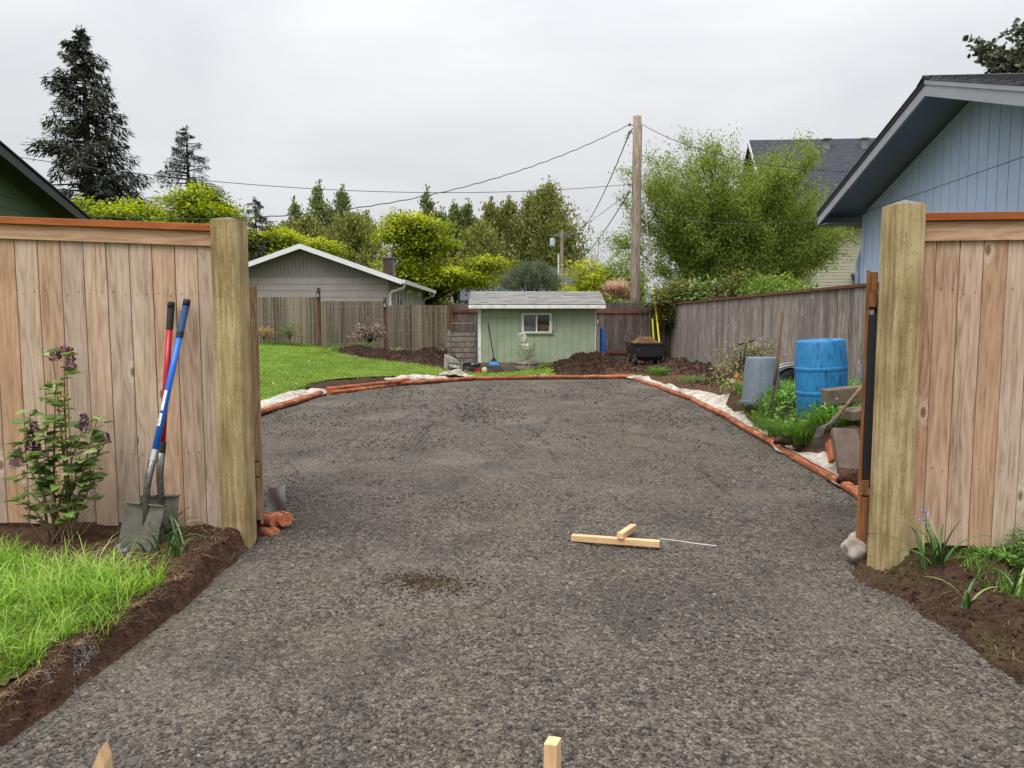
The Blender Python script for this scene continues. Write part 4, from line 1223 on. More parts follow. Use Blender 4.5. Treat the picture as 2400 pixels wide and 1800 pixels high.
# leaning bolts and posts of the right fence
for s_ in (.0, .24, .48, .72):
    p_ = FX0.lerp(FX1, s_) - FX0
    m = MB(); m.bounds(s_ * (FX1 - FX0).length, s_ * (FX1 - FX0).length + .09, -.14, -.056, 0, 1.86); m.build('post', GREYW, ff)
far_fence('board_fence', 'dark board fence with orange rails right of the green shed', (2.0, 24.5, 0), (5.24, 24.5, 0), .10, 1.93, BROWNW, .145, [(.28, .09, -.031), (1.6, .09, -.031)])
far_fence('board_fence', 'dark board fence with orange rail left of the green shed', (-1.92, 24.5, 0), (0.4, 24.5, 0), .10, 1.91, BROWNW, .145, [(1.62, .09, -.031)])
m = MB(); m.bounds(-.06, .06, -.06, .06, 0, 1.9); tag(m.build('fence_post', RAILSTZ, None, loc=(-2.0, 24.44, 0)), 'rusty orange fence post where the reed screen meets the boards', 'post')
far_fence('board_fence', 'brown neighbour fence showing above the yard fence by the pole', (2.9, 29.0, 0), (4.7, 29.0, 0), .1, 2.32, BROWNW, .15, [(2.26, .07, -.035)])

# ------------------------------------------------------------------ reed screens with lantern posts
REED = leafm('reed_stems', [h((84, 72, 58)), h((118, 106, 90)), h((138, 126, 108)), h((158, 146, 124)), h((180, 168, 142))], .05, .9)
WIRE = paint('tie_wire', (.45, .43, .4), .6)
def reed(label, xa, xb, zb, zt):
    t = thing('reed_screen', label, 'fence', (xa, 24.5, 0), 0, 'reed screens along the back of the lawn')
    n = int((xb - xa) / .0105)
    x = np.linspace(0, xb - xa, n) + NP.normal(size=n) * .002
    yj = NP.normal(size=n) * .006
    w_ = .0060 + .003 * NP.random(n)
    top = zt - .03 * NP.random(n) ** 2 - .01 * NP.random(n)
    V = np.zeros((n, 6, 3))
    lean = NP.normal(size=n) * .008
    for k, (dx, dy) in enumerate(((-1, .3), (0, -1), (1, .3))):
        V[:, k] = np.stack([x + dx * w_, yj + dy * w_, np.full(n, zb)], 1)
        V[:, 3 + k] = np.stack([x + lean + dx * w_, yj + dy * w_, top], 1)
    b = (np.arange(n) * 6)[:, None]
    q_ = np.concatenate([b + np.array([[0, 1, 4, 3]]), b + np.array([[1, 2, 5, 4]]), b + np.array([[2, 0, 3, 5]])])
    cl_ = fbm(x, x * 0, 3.0, 3, 3)
    o = mesh_np('reeds', V.reshape(-1, 3), [q_], REED, t, np.repeat(np.clip(NP.random(n) * .8 + .1 + cl_ * .4, 0, 1), 6))
    o['kind'] = 'stuff'
    # pale nodes and tie twists
    n2 = int((xb - xa) * 260)
    pos = np.stack([NP.random(n2) * (xb - xa), np.full(n2, -.016), zb + (zt - zb) * NP.random(n2)], 1)
    o = scatter('reed_nodes', np.array([(-.5, 0, -.5), (.5, 0, -.5), (.5, 0, .5), (-.5, 0, .5)]), [np.array([(0, 1, 2, 3)])], pos, np.tile(np.eye(3), (n2, 1, 1)), .006 + .012 * NP.random(n2) ** 2, leafm('reed_node_' + str(int(abs(xa) * 10)), [h((150, 138, 112)), h((206, 196, 168))], .0), t)
    o['kind'] = 'stuff'
    for f_ in (.12, .5, .88):
        m = MB(); m.tube([(0, -.017, zb + (zt - zb) * f_), (xb - xa, -.017, zb + (zt - zb) * f_)], .002, 4); m.build('tie_wire', WIRE, t)
    return t
reed('leftmost reed screen panel, the tallest, beside the left gate', -9.2, -6.34, .50, 2.13)
reed('middle reed screen panel between two lantern posts', -6.22, -4.20, .42, 2.01)
reed('rightmost reed screen panel ending at the dark fence', -4.08, -2.07, .22, 1.87)
LANT = paint('lantern_metal', (.02, .018, .017), .5)
LGL = paint('lantern_glass', (.35, .36, .36), .2, spec=.6)
for (x, zt, lb) in ((-6.28, 2.42, 'tall stained post with lantern between the left reed panels'), (-4.13, 2.10, 'shorter stained post with lantern between the right reed panels')):
    t = thing('lantern_post', lb, 'post', (x, 24.42, 0), 0, 'stained posts with lanterns')
    m = MB(); m.bounds(-.045, .045, -.045, .045, .1, zt); m.build('post', RAILSTZ, t)
    m = MB(); m.bounds(-.055, .055, -.13, -.046, zt - .16, zt - .14); m.bounds(-.04, .04, -.12, -.047, zt - .14, zt - .12); m.bounds(-.05, .05, -.125, -.047, zt - .32, zt - .305)
    for sx in (-.043, .043):
        for sy in (-.12, -.055): m.bounds(sx - .005, sx + .005, sy - .005, sy + .005, zt - .305, zt - .16)
    o = m.build('lantern', LANT, t)
    m = MB(); m.bounds(-.034, .034, -.11, -.064, zt - .30, zt - .165); m.build('lantern_glass', LGL, o)

# ------------------------------------------------------------------ green shed
GREEN = paint('shed_green', h((156, 168, 142)), .7, .06, 3, dirt=h((112, 124, 92)), dirt_sc=2.2, dirt_amt=.35)
GREEND = paint('shed_green_trim', h((140, 156, 126)), .7, .06, 3)
WHITEP = paint('white_trim', h((226, 226, 222)), .6, .06, 5, dirt=h((150, 144, 132)), dirt_sc=6, dirt_amt=.6)
CONC = paint('dirty_concrete', h((120, 108, 92)), .9, .2, 6, dirt=h((92, 78, 62)), dirt_sc=3)
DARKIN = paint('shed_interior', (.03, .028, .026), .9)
def m_glass(name, tint=(.9, .92, .92), refl=.18, haze=.0):
    t = NT(name)
    tr = t.n('BsdfTransparent', None, Color=tint)
    gl = t.n('BsdfGlossy', None, Color=(.9, .93, .95), Roughness=.04)
    fr = t.n('LayerWeight', None, Blend=.25)
    f_ = t.mth('ADD', t.mth('MULTIPLY', fr.outputs['Fresnel'], .9), refl * .3)
    ms = t.n('MixShader', None, Fac=f_)
    t.t.links.new(tr.outputs[0], ms.inputs[1]); t.t.links.new(gl.outputs[0], ms.inputs[2])
    last = ms
    if haze > 0:
        df = t.n('BsdfDiffuse', None, Color=(.55, .55, .53))
        m2 = t.n('MixShader', None, Fac=t.mth('MULTIPLY', t.noise(t.obj(), 6, 5, .6), haze))
        t.t.links.new(ms.outputs[0], m2.inputs[1]); t.t.links.new(df.outputs[0], m2.inputs[2]); last = m2
    t.t.links.new(last.outputs[0], t.out.inputs[0])
    return t.m
GLASS = m_glass('window_glass', refl=.04); GLASSH = m_glass('dusty_glass', haze=.22, refl=.04)
SHING = wood('shed_shingles', [(.2, h((98, 97, 94))), (.5, h((132, 130, 126))), (.8, h((156, 154, 149)))], [(1, 1, 1), (.9, .9, .9), (1.05, 1.04, 1.03), (.82, .82, .82)], axis='x', ring=2, streak=.8, fine=120)
MOSS = paint('moss_tuft', h((58, 56, 40)), .95, .3, 40)
def shed():
    S = thing('garden_shed', 'small green shed with white window and grey shingle roof', 'shed', (0, 20.0, 0))
    x0, x1, zb, ze, yb = -.90, 2.24, .02, 1.72, 2.2
    wx0, wx1, wz0, wz1 = .285, 1.03, 1.09, 1.53       # window opening
    n = 15; w_ = (x1 - x0 - .10) / n
    for i in range(n):
        a, b = x0 + .08 + i * w_, x0 + .08 + (i + 1) * w_
        segs = [(.26, ze)]
        if b > wx0 and a < wx1: segs = [(.26, wz0), (wz1, ze)]
        for s0, s1 in segs:
            aa, bb = a, b
            m = MB(); m.bounds(aa + .0022, bb - .0022, 0, .014, s0, s1); m.build('siding_board', GREEN, S, bevel=.002)
        if len(segs) == 2 and a < wx0:
            m = MB(); m.bounds(a + .004, wx0, 0, .014, wz0 + .001, wz1 - .001); m.build('siding_board', GREEN, S)
        if len(segs) == 2 and b > wx1:
            m = MB(); m.bounds(wx1, b - .004, 0, .014, wz0 + .001, wz1 - .001); m.build('siding_board', GREEN, S)
    # shell behind the siding, with the window opening left free
    m = MB()
    m.bounds(x0 + .02, wx0, .015, .05, .1, ze + .02); m.bounds(wx1, x1 - .02, .015, .05, .1, ze + .02)
    m.bounds(wx0, wx1, .015, .05, .1, wz0); m.bounds(wx0, wx1, .015, .05, wz1, ze + .02)
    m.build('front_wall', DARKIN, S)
    for (a, b) in ((x0, x0 + .035), (x1 - .035, x1)):
        m = MB(); m.bounds(a, b, .052, yb, .1, ze); m.build('side_wall', GREEN, S)
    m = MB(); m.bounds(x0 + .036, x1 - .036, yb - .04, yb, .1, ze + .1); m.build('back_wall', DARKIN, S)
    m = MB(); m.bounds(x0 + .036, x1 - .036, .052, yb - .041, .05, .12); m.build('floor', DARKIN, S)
    m = MB(); m.bounds(x0, 1.0, -.03, .05, -.05, .255); m.build('foundation', CONC, S, bevel=.01)
    m = MB(); m.bounds(x0 - .012, x0 + .075, -.014, .06, .02, ze); m.build('corner_board', WHITEP, S)
    m = MB(); m.bounds(x1 - .018, x1 + .004, -.012, .06, .1, ze - .12); m.build('corner_board', WHITEP, S)
    # window
    W = MB()
    fw = .052
    W.bounds(wx0 - .03, wx0 + fw - .02, -.02, .03, wz0, wz1); W.bounds(wx1 - fw + .02, wx1 + .03, -.02, .03, wz0, wz1)
    W.bounds(wx0 - .03, wx1 + .03, -.022, .03, wz1 + .0005, wz1 + .045); W.bounds(wx0 - .03, wx1 + .03, -.022, .03, wz0 - .035, wz0 - .0005)
    xm = (wx0 + wx1) / 2
    W.bounds(xm - .02, xm + .02, -.012, .02, wz0 + .0005, wz1 - .0005)
    wo_ = W.build('window', WHITEP, S)
    m = MB(); m.bounds(wx0 + .033, xm - .021, .004, .008, wz0, wz1); m.build('pane', GLASSH, wo_)
    m = MB(); m.bounds(xm + .021, wx1 - .033, .012, .016, wz0, wz1); m.build('pane', GLASS, wo_)
    m = MB(); m.bounds(wx0 - .10, wx1 + .08, -.05, -.001, wz0 - .075, wz0 - .037); m.build('sill', GREEND, wo_)
    m = MB(); m.bounds(wx0 - .10, wx0 - .031, -.03, -.001, wz0, wz1 + .09); m.bounds(wx1 + .031, wx1 + .09, -.03, -.001, wz0, wz1 + .09); m.bounds(wx0 - .031, wx1 + .031, -.03, -.001, wz1 + .047, wz1 + .09); m.build('casing', GREEND, wo_)
    # door track and latch box on the siding
    m = MB(); m.bounds(x0 + .08, .13, -.022, -.001, 1.435, 1.455); m.build('door_track', GREEND, S)
    m = MB(); m.bounds(x0 + .08, x0 + .13, -.025, -.001, 1.32, 1.41); m.build('latch_box', GREEND, S)
    m = MB(); m.bounds(x1 + .01, x1 + .10, -.01, .1, .05, ze - .25); m.build('side_post', GREYW, S)
    m = MB(); m.bounds(x1 + .03, x1 + .06, -.05, -.011, ze - .42, ze - .32); m.build('lamp', WHITEP, S)
    # roof: eave at y=-.3, ridge at y=1.0, low pitch
    rx0, rx1, ye, yr, zee, zr = -1.14, 2.46, -.32, 1.0, 1.80, 2.17
    sl_ = (zr - zee) / (yr - ye)
    m = MB(); f = lambda x, z, y: (x, y, z)
    m.add([(rx0, ye, zee), (rx1, ye, zee), (rx1, yr, zr), (rx0, yr, zr), (rx0, ye, zee - .03), (rx1, ye, zee - .03), (rx1, yr, zr - .03), (rx0, yr, zr - .03),
           (rx0, 2 * yr - ye, zee), (rx1, 2 * yr - ye, zee), (rx0, 2 * yr - ye, zee - .03), (rx1, 2 * yr - ye, zee - .03)],
          [(0, 1, 2, 3), (5, 4, 7, 6), (0, 4, 5, 1), (3, 2, 9, 8), (7, 10, 11, 6), (0, 3, 7, 4), (1, 5, 6, 2), (3, 8, 10, 7), (2, 6, 11, 9), (8, 9, 11, 10)])
    roof = m.build('roof', SHING, S)
    m = MB(); m.bounds(rx0, rx1, ye - .022, ye - .001, zee - .105, zee - .012); m.build('fascia', WHITEP, S, bevel=.003)
    for xx in (rx0 + .005, rx1 - .025):
        m = MB(); m.hexa([(xx, ye, zee - .10), (xx + .02, ye, zee - .10), (xx + .02, yr, zr - .11), (xx, yr, zr - .11), (xx, ye, zee - .031), (xx + .02, ye, zee - .031), (xx + .02, yr, zr - .031), (xx, yr, zr - .031)])
        m.build('rake_board', WHITEP, S)
    # shingles: nine courses, staggered
    rows, L_ = 10, math.hypot(yr - ye, zr - zee)
    ex = L_ / rows; ang = math.atan2(zr - zee, yr - ye)
    base = MB(); base.box((.15, ex * .6, .006), (.298, ex * 1.25, .008)); me = None
    for r in range(rows):
        off = (r % 3) * .1
        k = 0; x = rx0 - off
        while x < rx1 - .02:
            a, b = max(x, rx0 - .008), min(x + .3, rx1 + .008)
            if b - a > .04:
                if me is None:
                    o = base.build('shingle', SHING, roof); me = o.data
                else:
                    o = bpy.data.objects.new('shingle', me); link(o, roof)
                o.location = (a, ye + math.cos(ang) * ex * r - .012, zee + math.sin(ang) * ex * r + .002)
                o.rotation_euler = (ang - .05, 0, 0); o.scale = ((b - a) / .3, 1, 1 + RNG.random() * .8)
            x += .3
    # moss tufts and debris on the roof
    ms = MB()
    for k in range(46):
        x = RNG.uniform(rx0 + .1, rx1 - .1); s_ = RNG.random(); y = ye + (yr - ye) * s_; z = zee + (zr - zee) * s_
        r_ = RNG.uniform(.008, .024)
        ms.add([(x - r_, y, z + .012), (x + r_, y, z + .012), (x, y - r_, z + .012), (x, y + r_, z + .02), (x, y, z + .012 + r_)], [(0, 2, 4), (2, 1, 4), (1, 3, 4), (3, 0, 4)])
    o = ms.build('moss', MOSS, roof); o['kind'] = 'stuff'
    return S
shed()
# things inside behind the shed window
CARD = paint('cardboard', h((178, 126, 82)), .85, .1, 5)
m = MB(); m.bounds(.72, .98, 20.14, 20.4, 1.05, 1.27); tag(m.build('cardboard_box', CARD, None, bevel=.004), 'brown cardboard box behind the right shed window pane', 'box')
m = MB(); m.lathe([(.045, 1.03), (.05, 1.05), (.05, 1.22), (.042, 1.24)], 12, (1.045 - .04, 20.12, 0)); tag(m.build('white_jar', WHITEP), 'white canister at the right edge of the shed window', 'jar')
m = MB()
for k in range(8):
    m.lathe([(.001, -.05), (.05, -.02), (.055, .02), (.001, .05)], 7, (.36 + .03 * k % .2, 20.13 + .02 * (k % 3), 1.10 + .025 * (k % 4)))
tag(m.build('plastic_bag', paint('cloudy_plastic', (.5, .5, .49), .4)), 'crumpled clear plastic behind the left shed window pane', 'bag')
m = MB(); m.bounds(.3, 1.1, 20.1, 20.55, .98, 1.03); tag(m.build('shelf', BROWNW), 'wooden shelf inside the shed under the window', 'shelf')
# brown boards leaning at the foundation
m = MB(); m.bounds(1.03, 1.55, 19.86, 19.95, .02, .24); tag(m.build('plank', CONC, None, bevel=.006), 'muddy plank lying against the shed foot right of the planter', 'plank')
# blue sled / tarp roll leaning right of the shed
m = MB()
for k in range(3):
    m.lathe([(.05 - .01 * k, 0), (.062 - .01 * k, .05), (.062 - .01 * k, 1.02 - .1 * k), (.03, 1.06 - .1 * k)], 12, (2.45 + .07 * k - .03 * k, 20.3 + .06 * k, .12))
tag(m.build('tarp_roll', paint('blue_tarp', h((40, 92, 178)), .45, .2, 14), None, smooth=True), 'rolled blue tarp standing against the right side of the shed', 'tarp')

# ------------------------------------------------------------------ tools and things by the shed
def rake():
    t = thing('leaf_rake', 'black leaf rake with blue band leaning on the shed', 'rake', (-.27, 19.66, .03))
    K = paint('rake_black', (.014, .014, .014), .5)
    BL = paint('rake_blue', h((38, 138, 214)), .5)
    m = MB(); m.tube([(-.37, .24, 1.29), (-.22, .1, .42), (-.205, .08, .34)], .014, 8); m.build('handle', K, t)
    cx, cz = -.20, .42
    fan = lambda u, r: (cx + .06 * r + (.50 * u) * r / .42 - .02, .10 - .09 * r / .42 + .03 * u * u, cz - r)
    m = MB(); P = []
    for r in (.0, .1, .16):
        for i in range(9): P.append(fan((i / 8 - .5) * (1 if r else .2), max(r, .02)))
    for r in (.0, .1, .16):
        for i in range(9):
            x, y, z = fan((i / 8 - .5) * (1 if r else .2), max(r, .02)); P.append((x, y + .012, z))
    m.add(P, [(j * 9 + i, j * 9 + i + 1, (j + 1) * 9 + i + 1, (j + 1) * 9 + i) for j in range(2) for i in range(8)] + [(27 + j * 9 + i, 27 + (j + 1) * 9 + i, 27 + (j + 1) * 9 + i + 1, 27 + j * 9 + i + 1) for j in range(2) for i in range(8)])
    m.build('head', K, t)
    m = MB(); P = []
    for r in (.155, .25):
        for i in range(9):
            x, y, z = fan(i / 8 - .5, r); P.append((x, y - .008, z))
    m.add(P, [(i, i + 1, i + 10, i + 9) for i in range(8)]); bd = m.build('band', BL, t)
    m = MB()
    for (u, r) in ((-.28, .18), (-.2, .182), (-.05, .18), (.02, .185), (.1, .18), (.03, .205), (-.04, .222), (.02, .222), (-.3, .21), (.26, .2)):
        x, y, z = fan(u, r); m.bounds(x - .012, x + .012, y - .013, y - .011, z - .004, z + .004)
    m.build('band_print', WHITEL, bd)
    for i in range(20):
        u = (i / 19 - .5) * 1.04
        m = MB(); a, b = fan(u, .25), fan(u, .40)
        m.tube([a, b, (b[0], b[1] - .03, b[2] - .012)], .0045, 5); m.build('tine', K, t)
rake()
def planter():
    p0 = (.38, 19.62, .0)
    t = thing('barrel_planter', 'weathered half barrel planter with a young white blossoming shrub', 'planter', p0)
    m = MB(); m.lathe([(.24, 0), (.275, .10), (.285, .2), (.275, .33), (.255, .33), (.24, .28)], 18); m.build('tub', GREYW, t)
    for z in (.09, .22):
        m = MB(); m.lathe([(.283, z), (.292, z + .005), (.292, z + .03), (.284, z + .035)], 18); m.build('hoop', paint('hoop_%d' % int(z * 100), (.05, .042, .036), .7, metal=.4), t)
    m = MB(); m.lathe([(.238, .28), (.2, .30), (.05, .32)], 14); m.build('potting_soil', SOIL, t)
    bk = MB(); pos, fl = [], []
    for (tx, tz, cnt) in ((-.09, 1.02, 0), (.0, .92, 0), (.17, .72, 0), (.1, .66, 0), (-.3, .56, 0), (-.2, .75, 0), (.28, .85, 0), (.22, .5, 0)):
        tip = Vector((tx, RNG.uniform(-.1, .1), tz)); b0 = Vector((RNG.uniform(-.03, .05), 0, .3))
        bk.tube([b0, b0.lerp(tip, .5) + Vector((tx * .1, 0, .04)), tip], [.007, .005, .0025], 5)
        for k in range(34):
            s_ = RNG.uniform(.3, 1.05); q_ = b0.lerp(tip, s_); pos.append((q_.x + RNG.gauss(0, .03), q_.y + RNG.gauss(0, .03), q_.z + RNG.gauss(0, .03)))
    bk.build('stem', BARK1, t)
    n = len(pos)
    scatter('leaves', LEAF, LEAF_F, np.array(pos), basis(rvec(n) + [0, 0, .3], rvec(n)), .03 + .02 * NP.random(n), leafm('shrub_leaf', [h((84, 112, 60)), h((134, 164, 92)), h((176, 198, 132))]), t)
    fl = []
    for (x, z, k, sp_) in ((-.10, 1.03, 40, .05), (-.06, .95, 34, .04), (-.09, .87, 30, .03), (-.04, .74, 80, .055), (.03, .66, 20, .03)):
        for _ in range(k): fl.append((x + RNG.gauss(0, sp_), -.05 + RNG.gauss(0, .03), z + RNG.gauss(0, .018)))
    n = len(fl)
    scatter('blossom', LEAF, LEAF_F, np.array(fl), basis(rvec(n), rvec(n)), .04 + .015 * NP.random(n), leafm('white_blossom', [(.7, .72, .66), (.85, .86, .82)], .2), t)
    m = MB(); m.tube([(.06, -.29, -.02), (.06, -.29, .34), (.02, -.3, .36), (-.08, -.3, .2)], .009, 6); m.build('drip_pipe', paint('tan_pipe', h((186, 160, 118)), .6), t)
planter()
def mower():
    t = thing('lawn_mower', 'black push lawn mower with grey grass bag beside the shed', 'mower', (-1.02, 19.35, .0), math.radians(8))
    t.scale = (.86, .86, .86)
    K = paint('mower_black', (.02, .02, .021), .45, .2, 8)
    RED = paint('mower_red', h((168, 30, 34)), .45)
    m = MB(); m.prism([(-.26, .09), (-.30, .15), (-.2, .2), (.22, .2), (.34, .15), (.34, .08)], -.22, .22); m.build('deck', K, t, bevel=.01)
    m = MB(); m.prism([(.30, .06), (.30, .15), (.16, .19), (.02, .12), (.02, .06)], -.245, -.223); m.build('deck_side', RED, t)
    m = MB(); m.lathe([(.13, .2), (.145, .24), (.145, .3), (.10, .335), (.04, .34)], 16, (.1, 0, 0)); m.bounds(-.1, .22, -.12, .12, .201, .27); e_ = m.build('engine', K, t)
    m = MB(); m.lathe([(.02, 0), (.045, .01), (.045, .035), (.02, .04)], 10, (-.02, -.1, .27)); m.build('fuel_cap', WHITEP, e_)
    m = MB(); m.bounds(-.13, .02, -.16, -.125, .21, .30); m.build('air_filter', RUBBER, e_)
    for (x, y, r_) in ((-.22, -.25, .10), (-.22, .25, .10), (.30, -.25, .09), (.30, .25, .09)):
        R = Matrix.Rotation(math.pi / 2, 3, 'X')
        m = MB(); m.lathe([(r_ * .72, -.022), (r_, -.018), (r_, .018), (r_ * .72, .022)], 18, (x, y, r_), R); wl_ = m.build('wheel', RUBBER, t)
        m = MB(); m.lathe([(r_ * .2, -.028), (r_ * .70, -.024), (r_ * .70, .024), (r_ * .2, .028)], 14, (x, y, r_), R); m.build('hub', paint('hub_%d' % int((x + y) * 100), h((92, 90, 82)), .6), wl_)
    for y in (-.2, .2):
        m = MB(); m.tube([(-.2, y, .18), (-.55, y, .55), (-.98, y * .9, .92)], .0125, 8); m.build('handle_bar', K, t)
    m = MB(); m.tube([(-.98, -.18, .92), (-1.02, -.12, .97), (-1.02, .12, .97), (-.98, .18, .92)], .0125, 8); m.tube([(-.86, -.19, .80), (-.90, -.1, 1.0), (-.90, .1, 1.0), (-.86, .19, .80)], .006, 6); m.build('handle_grip', K, t)
    BAG = paint('bag_canvas', h((160, 157, 142)), .9, .15, 7, dirt=h((120, 112, 92)), dirt_sc=4)
    # grass bag hangs behind, its printed panel towards the drive
    m = MB(); P = []
    ins = [(-.34, .42), (-.60, .50), (-.82, .62), (-.86, .30), (-.80, .10), (-.62, .04), (-.40, .14)]
    ins = [(-.30, .34), (-.55, .48), (-.84, .60), (-.86, .18), (-.76, .07), (-.52, .02), (-.33, .08)]
    for y in (-.20, .20):
        for x, z in ins: P.append((x, y + (.02 if y < 0 else -.02) * math.sin(x * 9), z))
    n = 7
    m.add(P, [tuple(reversed(range(n))), tuple(range(n, 2 * n))] + [(i, (i + 1) % n, (i + 1) % n + n, i + n) for i in range(n)])
    bag = m.build('grass_bag', BAG, t, bevel=.02)
    m = MB(); m.box((-.57, -.2265, .25), (.37, .006, .19), Matrix.Rotation(math.radians(8), 3, 'Y')); m.build('logo_panel', paint('logo_grey', h((72, 72, 66)), .7), bag, bevel=.002)
    M4 = Matrix.Translation((-.57, -.231, .25)) @ Matrix.Rotation(math.radians(8), 4, 'Y') @ Matrix.Rotation(math.radians(90), 4, 'X')
    text_mesh('lettering', 'TORO', .115, WHITEL, bag, M4, .004)
mower()
# spool on the grass
m = MB(); m.lathe([(.055, 0), (.07, .012), (.05, .03), (.05, .09), (.07, .11), (.055, .12)], 14, (0, 0, .075), Matrix.Rotation(math.pi / 2, 3, 'X')); o = m.build('string_spool', paint('spool_tan', h((196, 188, 150)), .7), None, True, loc=(-.70, 18.95, .06)); tag(o, 'pale round spool on the grass in front of the mower', 'spool')
# slatted crate stack and metal frame left of shed
def crates():
    t = thing('slatted_bin', 'weathered slatted compost bin between the shed and the reed screen', 'bin', (-1.86, 21.4, .1))
    for i in range(6):
        z = .06 + i * .155
        m = MB(); m.bounds(0, .92, 0, .02, z, z + (.13 if i < 5 else .09)); m.build('slat', GREYW, t)
        m = MB(); m.bounds(0, .02, .021, .8, z, z + .12); m.build('slat', GREYW, t)
    for x in (.03, .86):
        m = MB(); m.bounds(x, x + .05, .0215, .07, 0, 1.0); m.build('post', GREYW, t)
    m = MB(); m.bounds(.02, .9, .5, .55, .02, .95); m.build('back', BROWNW, t)
    m = MB()
    for k in range(38): m.bounds(.03 + k * .0235, .034 + k * .0235, .022, .024, .08, .94)
    for k in range(32): m.bounds(.03, .9, .0245, .0265, .08 + k * .027, .083 + k * .027)
    m.build('wire_mesh', paint('mesh_grey', (.30, .29, .28), .6, metal=.5), t)
    g = thing('metal_frame', 'tall grey metal tube frame leaning on the slatted bin', 'frame', (-1.74, 21.2, .1))
    FM = paint('frame_metal', h((104, 100, 96)), .5, .1, 9, metal=.4)
    m = MB(); m.tube([(0, .0, 0), (.01, .12, 1.16), (.03, .125, 1.19), (.68, .125, 1.19), (.70, .12, 1.16), (.70, .0, 0)], .016, 8); m.build('outer_tube', FM, g)
    for z in (.85,):
        m = MB(); m.tube([(.01, .06, z), (.70, .06, z)], .012, 8); m.build('cross_bar', FM, g)
    m = MB(); m.tube([(.70, .0, .45), (.80, .0, .47)], .014, 8); m.build('side_handle', FM, g)
crates()

# ------------------------------------------------------------------ garden cart
def cart():
    t = thing('garden_cart', 'black garden dump cart piled with dry prunings by the corner', 'cart', (3.98, 21.5, .06), math.radians(5))
    K = paint('cart_poly', (.022, .022, .024), .5, .2, 6)
    def tub(x0, x1, y0, y1, z0, z1, tp, th):
        m = MB()
        o0 = [(x0 + tp, y0 + tp, z0), (x1 - tp, y0 + tp, z0), (x1 - tp, y1 - tp, z0), (x0 + tp, y1 - tp, z0)]
        o1 = [(x0, y0, z1), (x1, y0, z1), (x1, y1, z1), (x0, y1, z1)]
        i1 = [(x0 + th, y0 + th, z1), (x1 - th, y0 + th, z1), (x1 - th, y1 - th, z1), (x0 + th, y1 - th, z1)]
        i0 = [(x0 + tp + th, y0 + tp + th, z0 + th), (x1 - tp - th, y0 + tp + th, z0 + th), (x1 - tp - th, y1 - tp - th, z0 + th), (x0 + tp + th, y1 - tp - th, z0 + th)]
        m.add(o0 + o1 + i1 + i0, [(3, 2, 1, 0)] + [(a, (a + 1) % 4, 4 + (a + 1) % 4, 4 + a) for a in range(4)] + [(4 + a, 4 + (a + 1) % 4, 8 + (a + 1) % 4, 8 + a) for a in range(4)] + [(8 + a, 8 + (a + 1) % 4, 12 + (a + 1) % 4, 12 + a) for a in range(4)] + [(12, 13, 14, 15)])
        return m
    tb = tub(-.42, .42, -.02, 1.2, .27, .66, .025, .02).build('tub', K, t)
    m = MB(); m.bounds(-.44, .44, -.045, -.018, .625, .668); m.bounds(-.445, -.42, -.0175, 1.2, .63, .668); m.bounds(.42, .445, -.0175, 1.2, .63, .668); m.build('rim', K, tb)
    m = MB()
    for k, w_ in enumerate((.03, .018, .025, .02)): m.bounds(-.36 + k * .0001, -.352, -.012, -.0095, .50 - k * .02, .51 - k * .02)
    m.build('maker_mark', WHITEL, tb)
    m = MB(); m.bounds(-.30, .30, .15, .19, .18, .265); m.bounds(-.30, .30, .85, .89, .18, .265); m.tube([(-.40, .17, .17), (.40, .17, .17)], .014, 8); m.tube([(-.4, .87, .17), (.4, .87, .17)], .014, 8)
    m.bounds(-.02, .02, -.05, 1.0, .1, .2); m.bounds(-.14, -.11, .1, .16, .02, .19); m.bounds(.1, .13, .1, .16, .02, .19); m.build('chassis', BLACKM, t)
    R = Matrix.Rotation(math.pi / 2, 3, 'Y')
    for (x, y) in ((-.40, .17), (.40, .17), (-.40, .87), (.40, .87)):
        m = MB(); m.lathe([(.09, -.045), (.15, -.045), (.165, -.02), (.165, .02), (.15, .045), (.09, .045)], 20, (x, y, .165), R); w_ = m.build('wheel', RUBBER, t)
        m = MB(); m.lathe([(.02, -.05), (.088, -.035), (.088, .035), (.02, .05)], 14, (x, y, .165), R); m.build('rim', paint('wheel_rim_%d' % int(x * 100 + y * 10), h((196, 190, 176)), .5), w_)
    # prunings
    n = 520
    m = MB()
    for k in range(n):
        r_ = math.sqrt(RNG.random()); a = RNG.uniform(0, 6.28)
        x, y = .37 * r_ * math.cos(a), .55 + .5 * r_ * math.sin(a)
        z = .56 + .22 * max(0, 1 - r_ * r_ * .9) * (.7 + .5 * RNG.random())
        L_ = RNG.uniform(.06, .2); b = RNG.uniform(0, 6.28); c = RNG.uniform(-.35, .45)
        d = Vector((math.cos(b) * L_, math.sin(b) * L_, c * L_)); p = Vector((x, y, z))
        m.tube([p - d, p + Vector((0, 0, RNG.uniform(0, .04))), p + d], [.004, .004, .002], 3)
    o = m.build('prunings', leafm('pruned_stems', [h((112, 78, 58)), h((152, 112, 84)), h((190, 152, 118))], 0.0, .9)); tag(o, 'heap of dry brown vine prunings in the black garden cart', 'prunings', kind='stuff')
    o.location = t.location; o.rotation_euler = t.rotation_euler
    at_ = o.data.attributes.new('rnd', 'FLOAT', 'POINT'); at_.data.foreach_set('value', np.repeat(NP.random(n), 9).astype(np.float32))
cart()

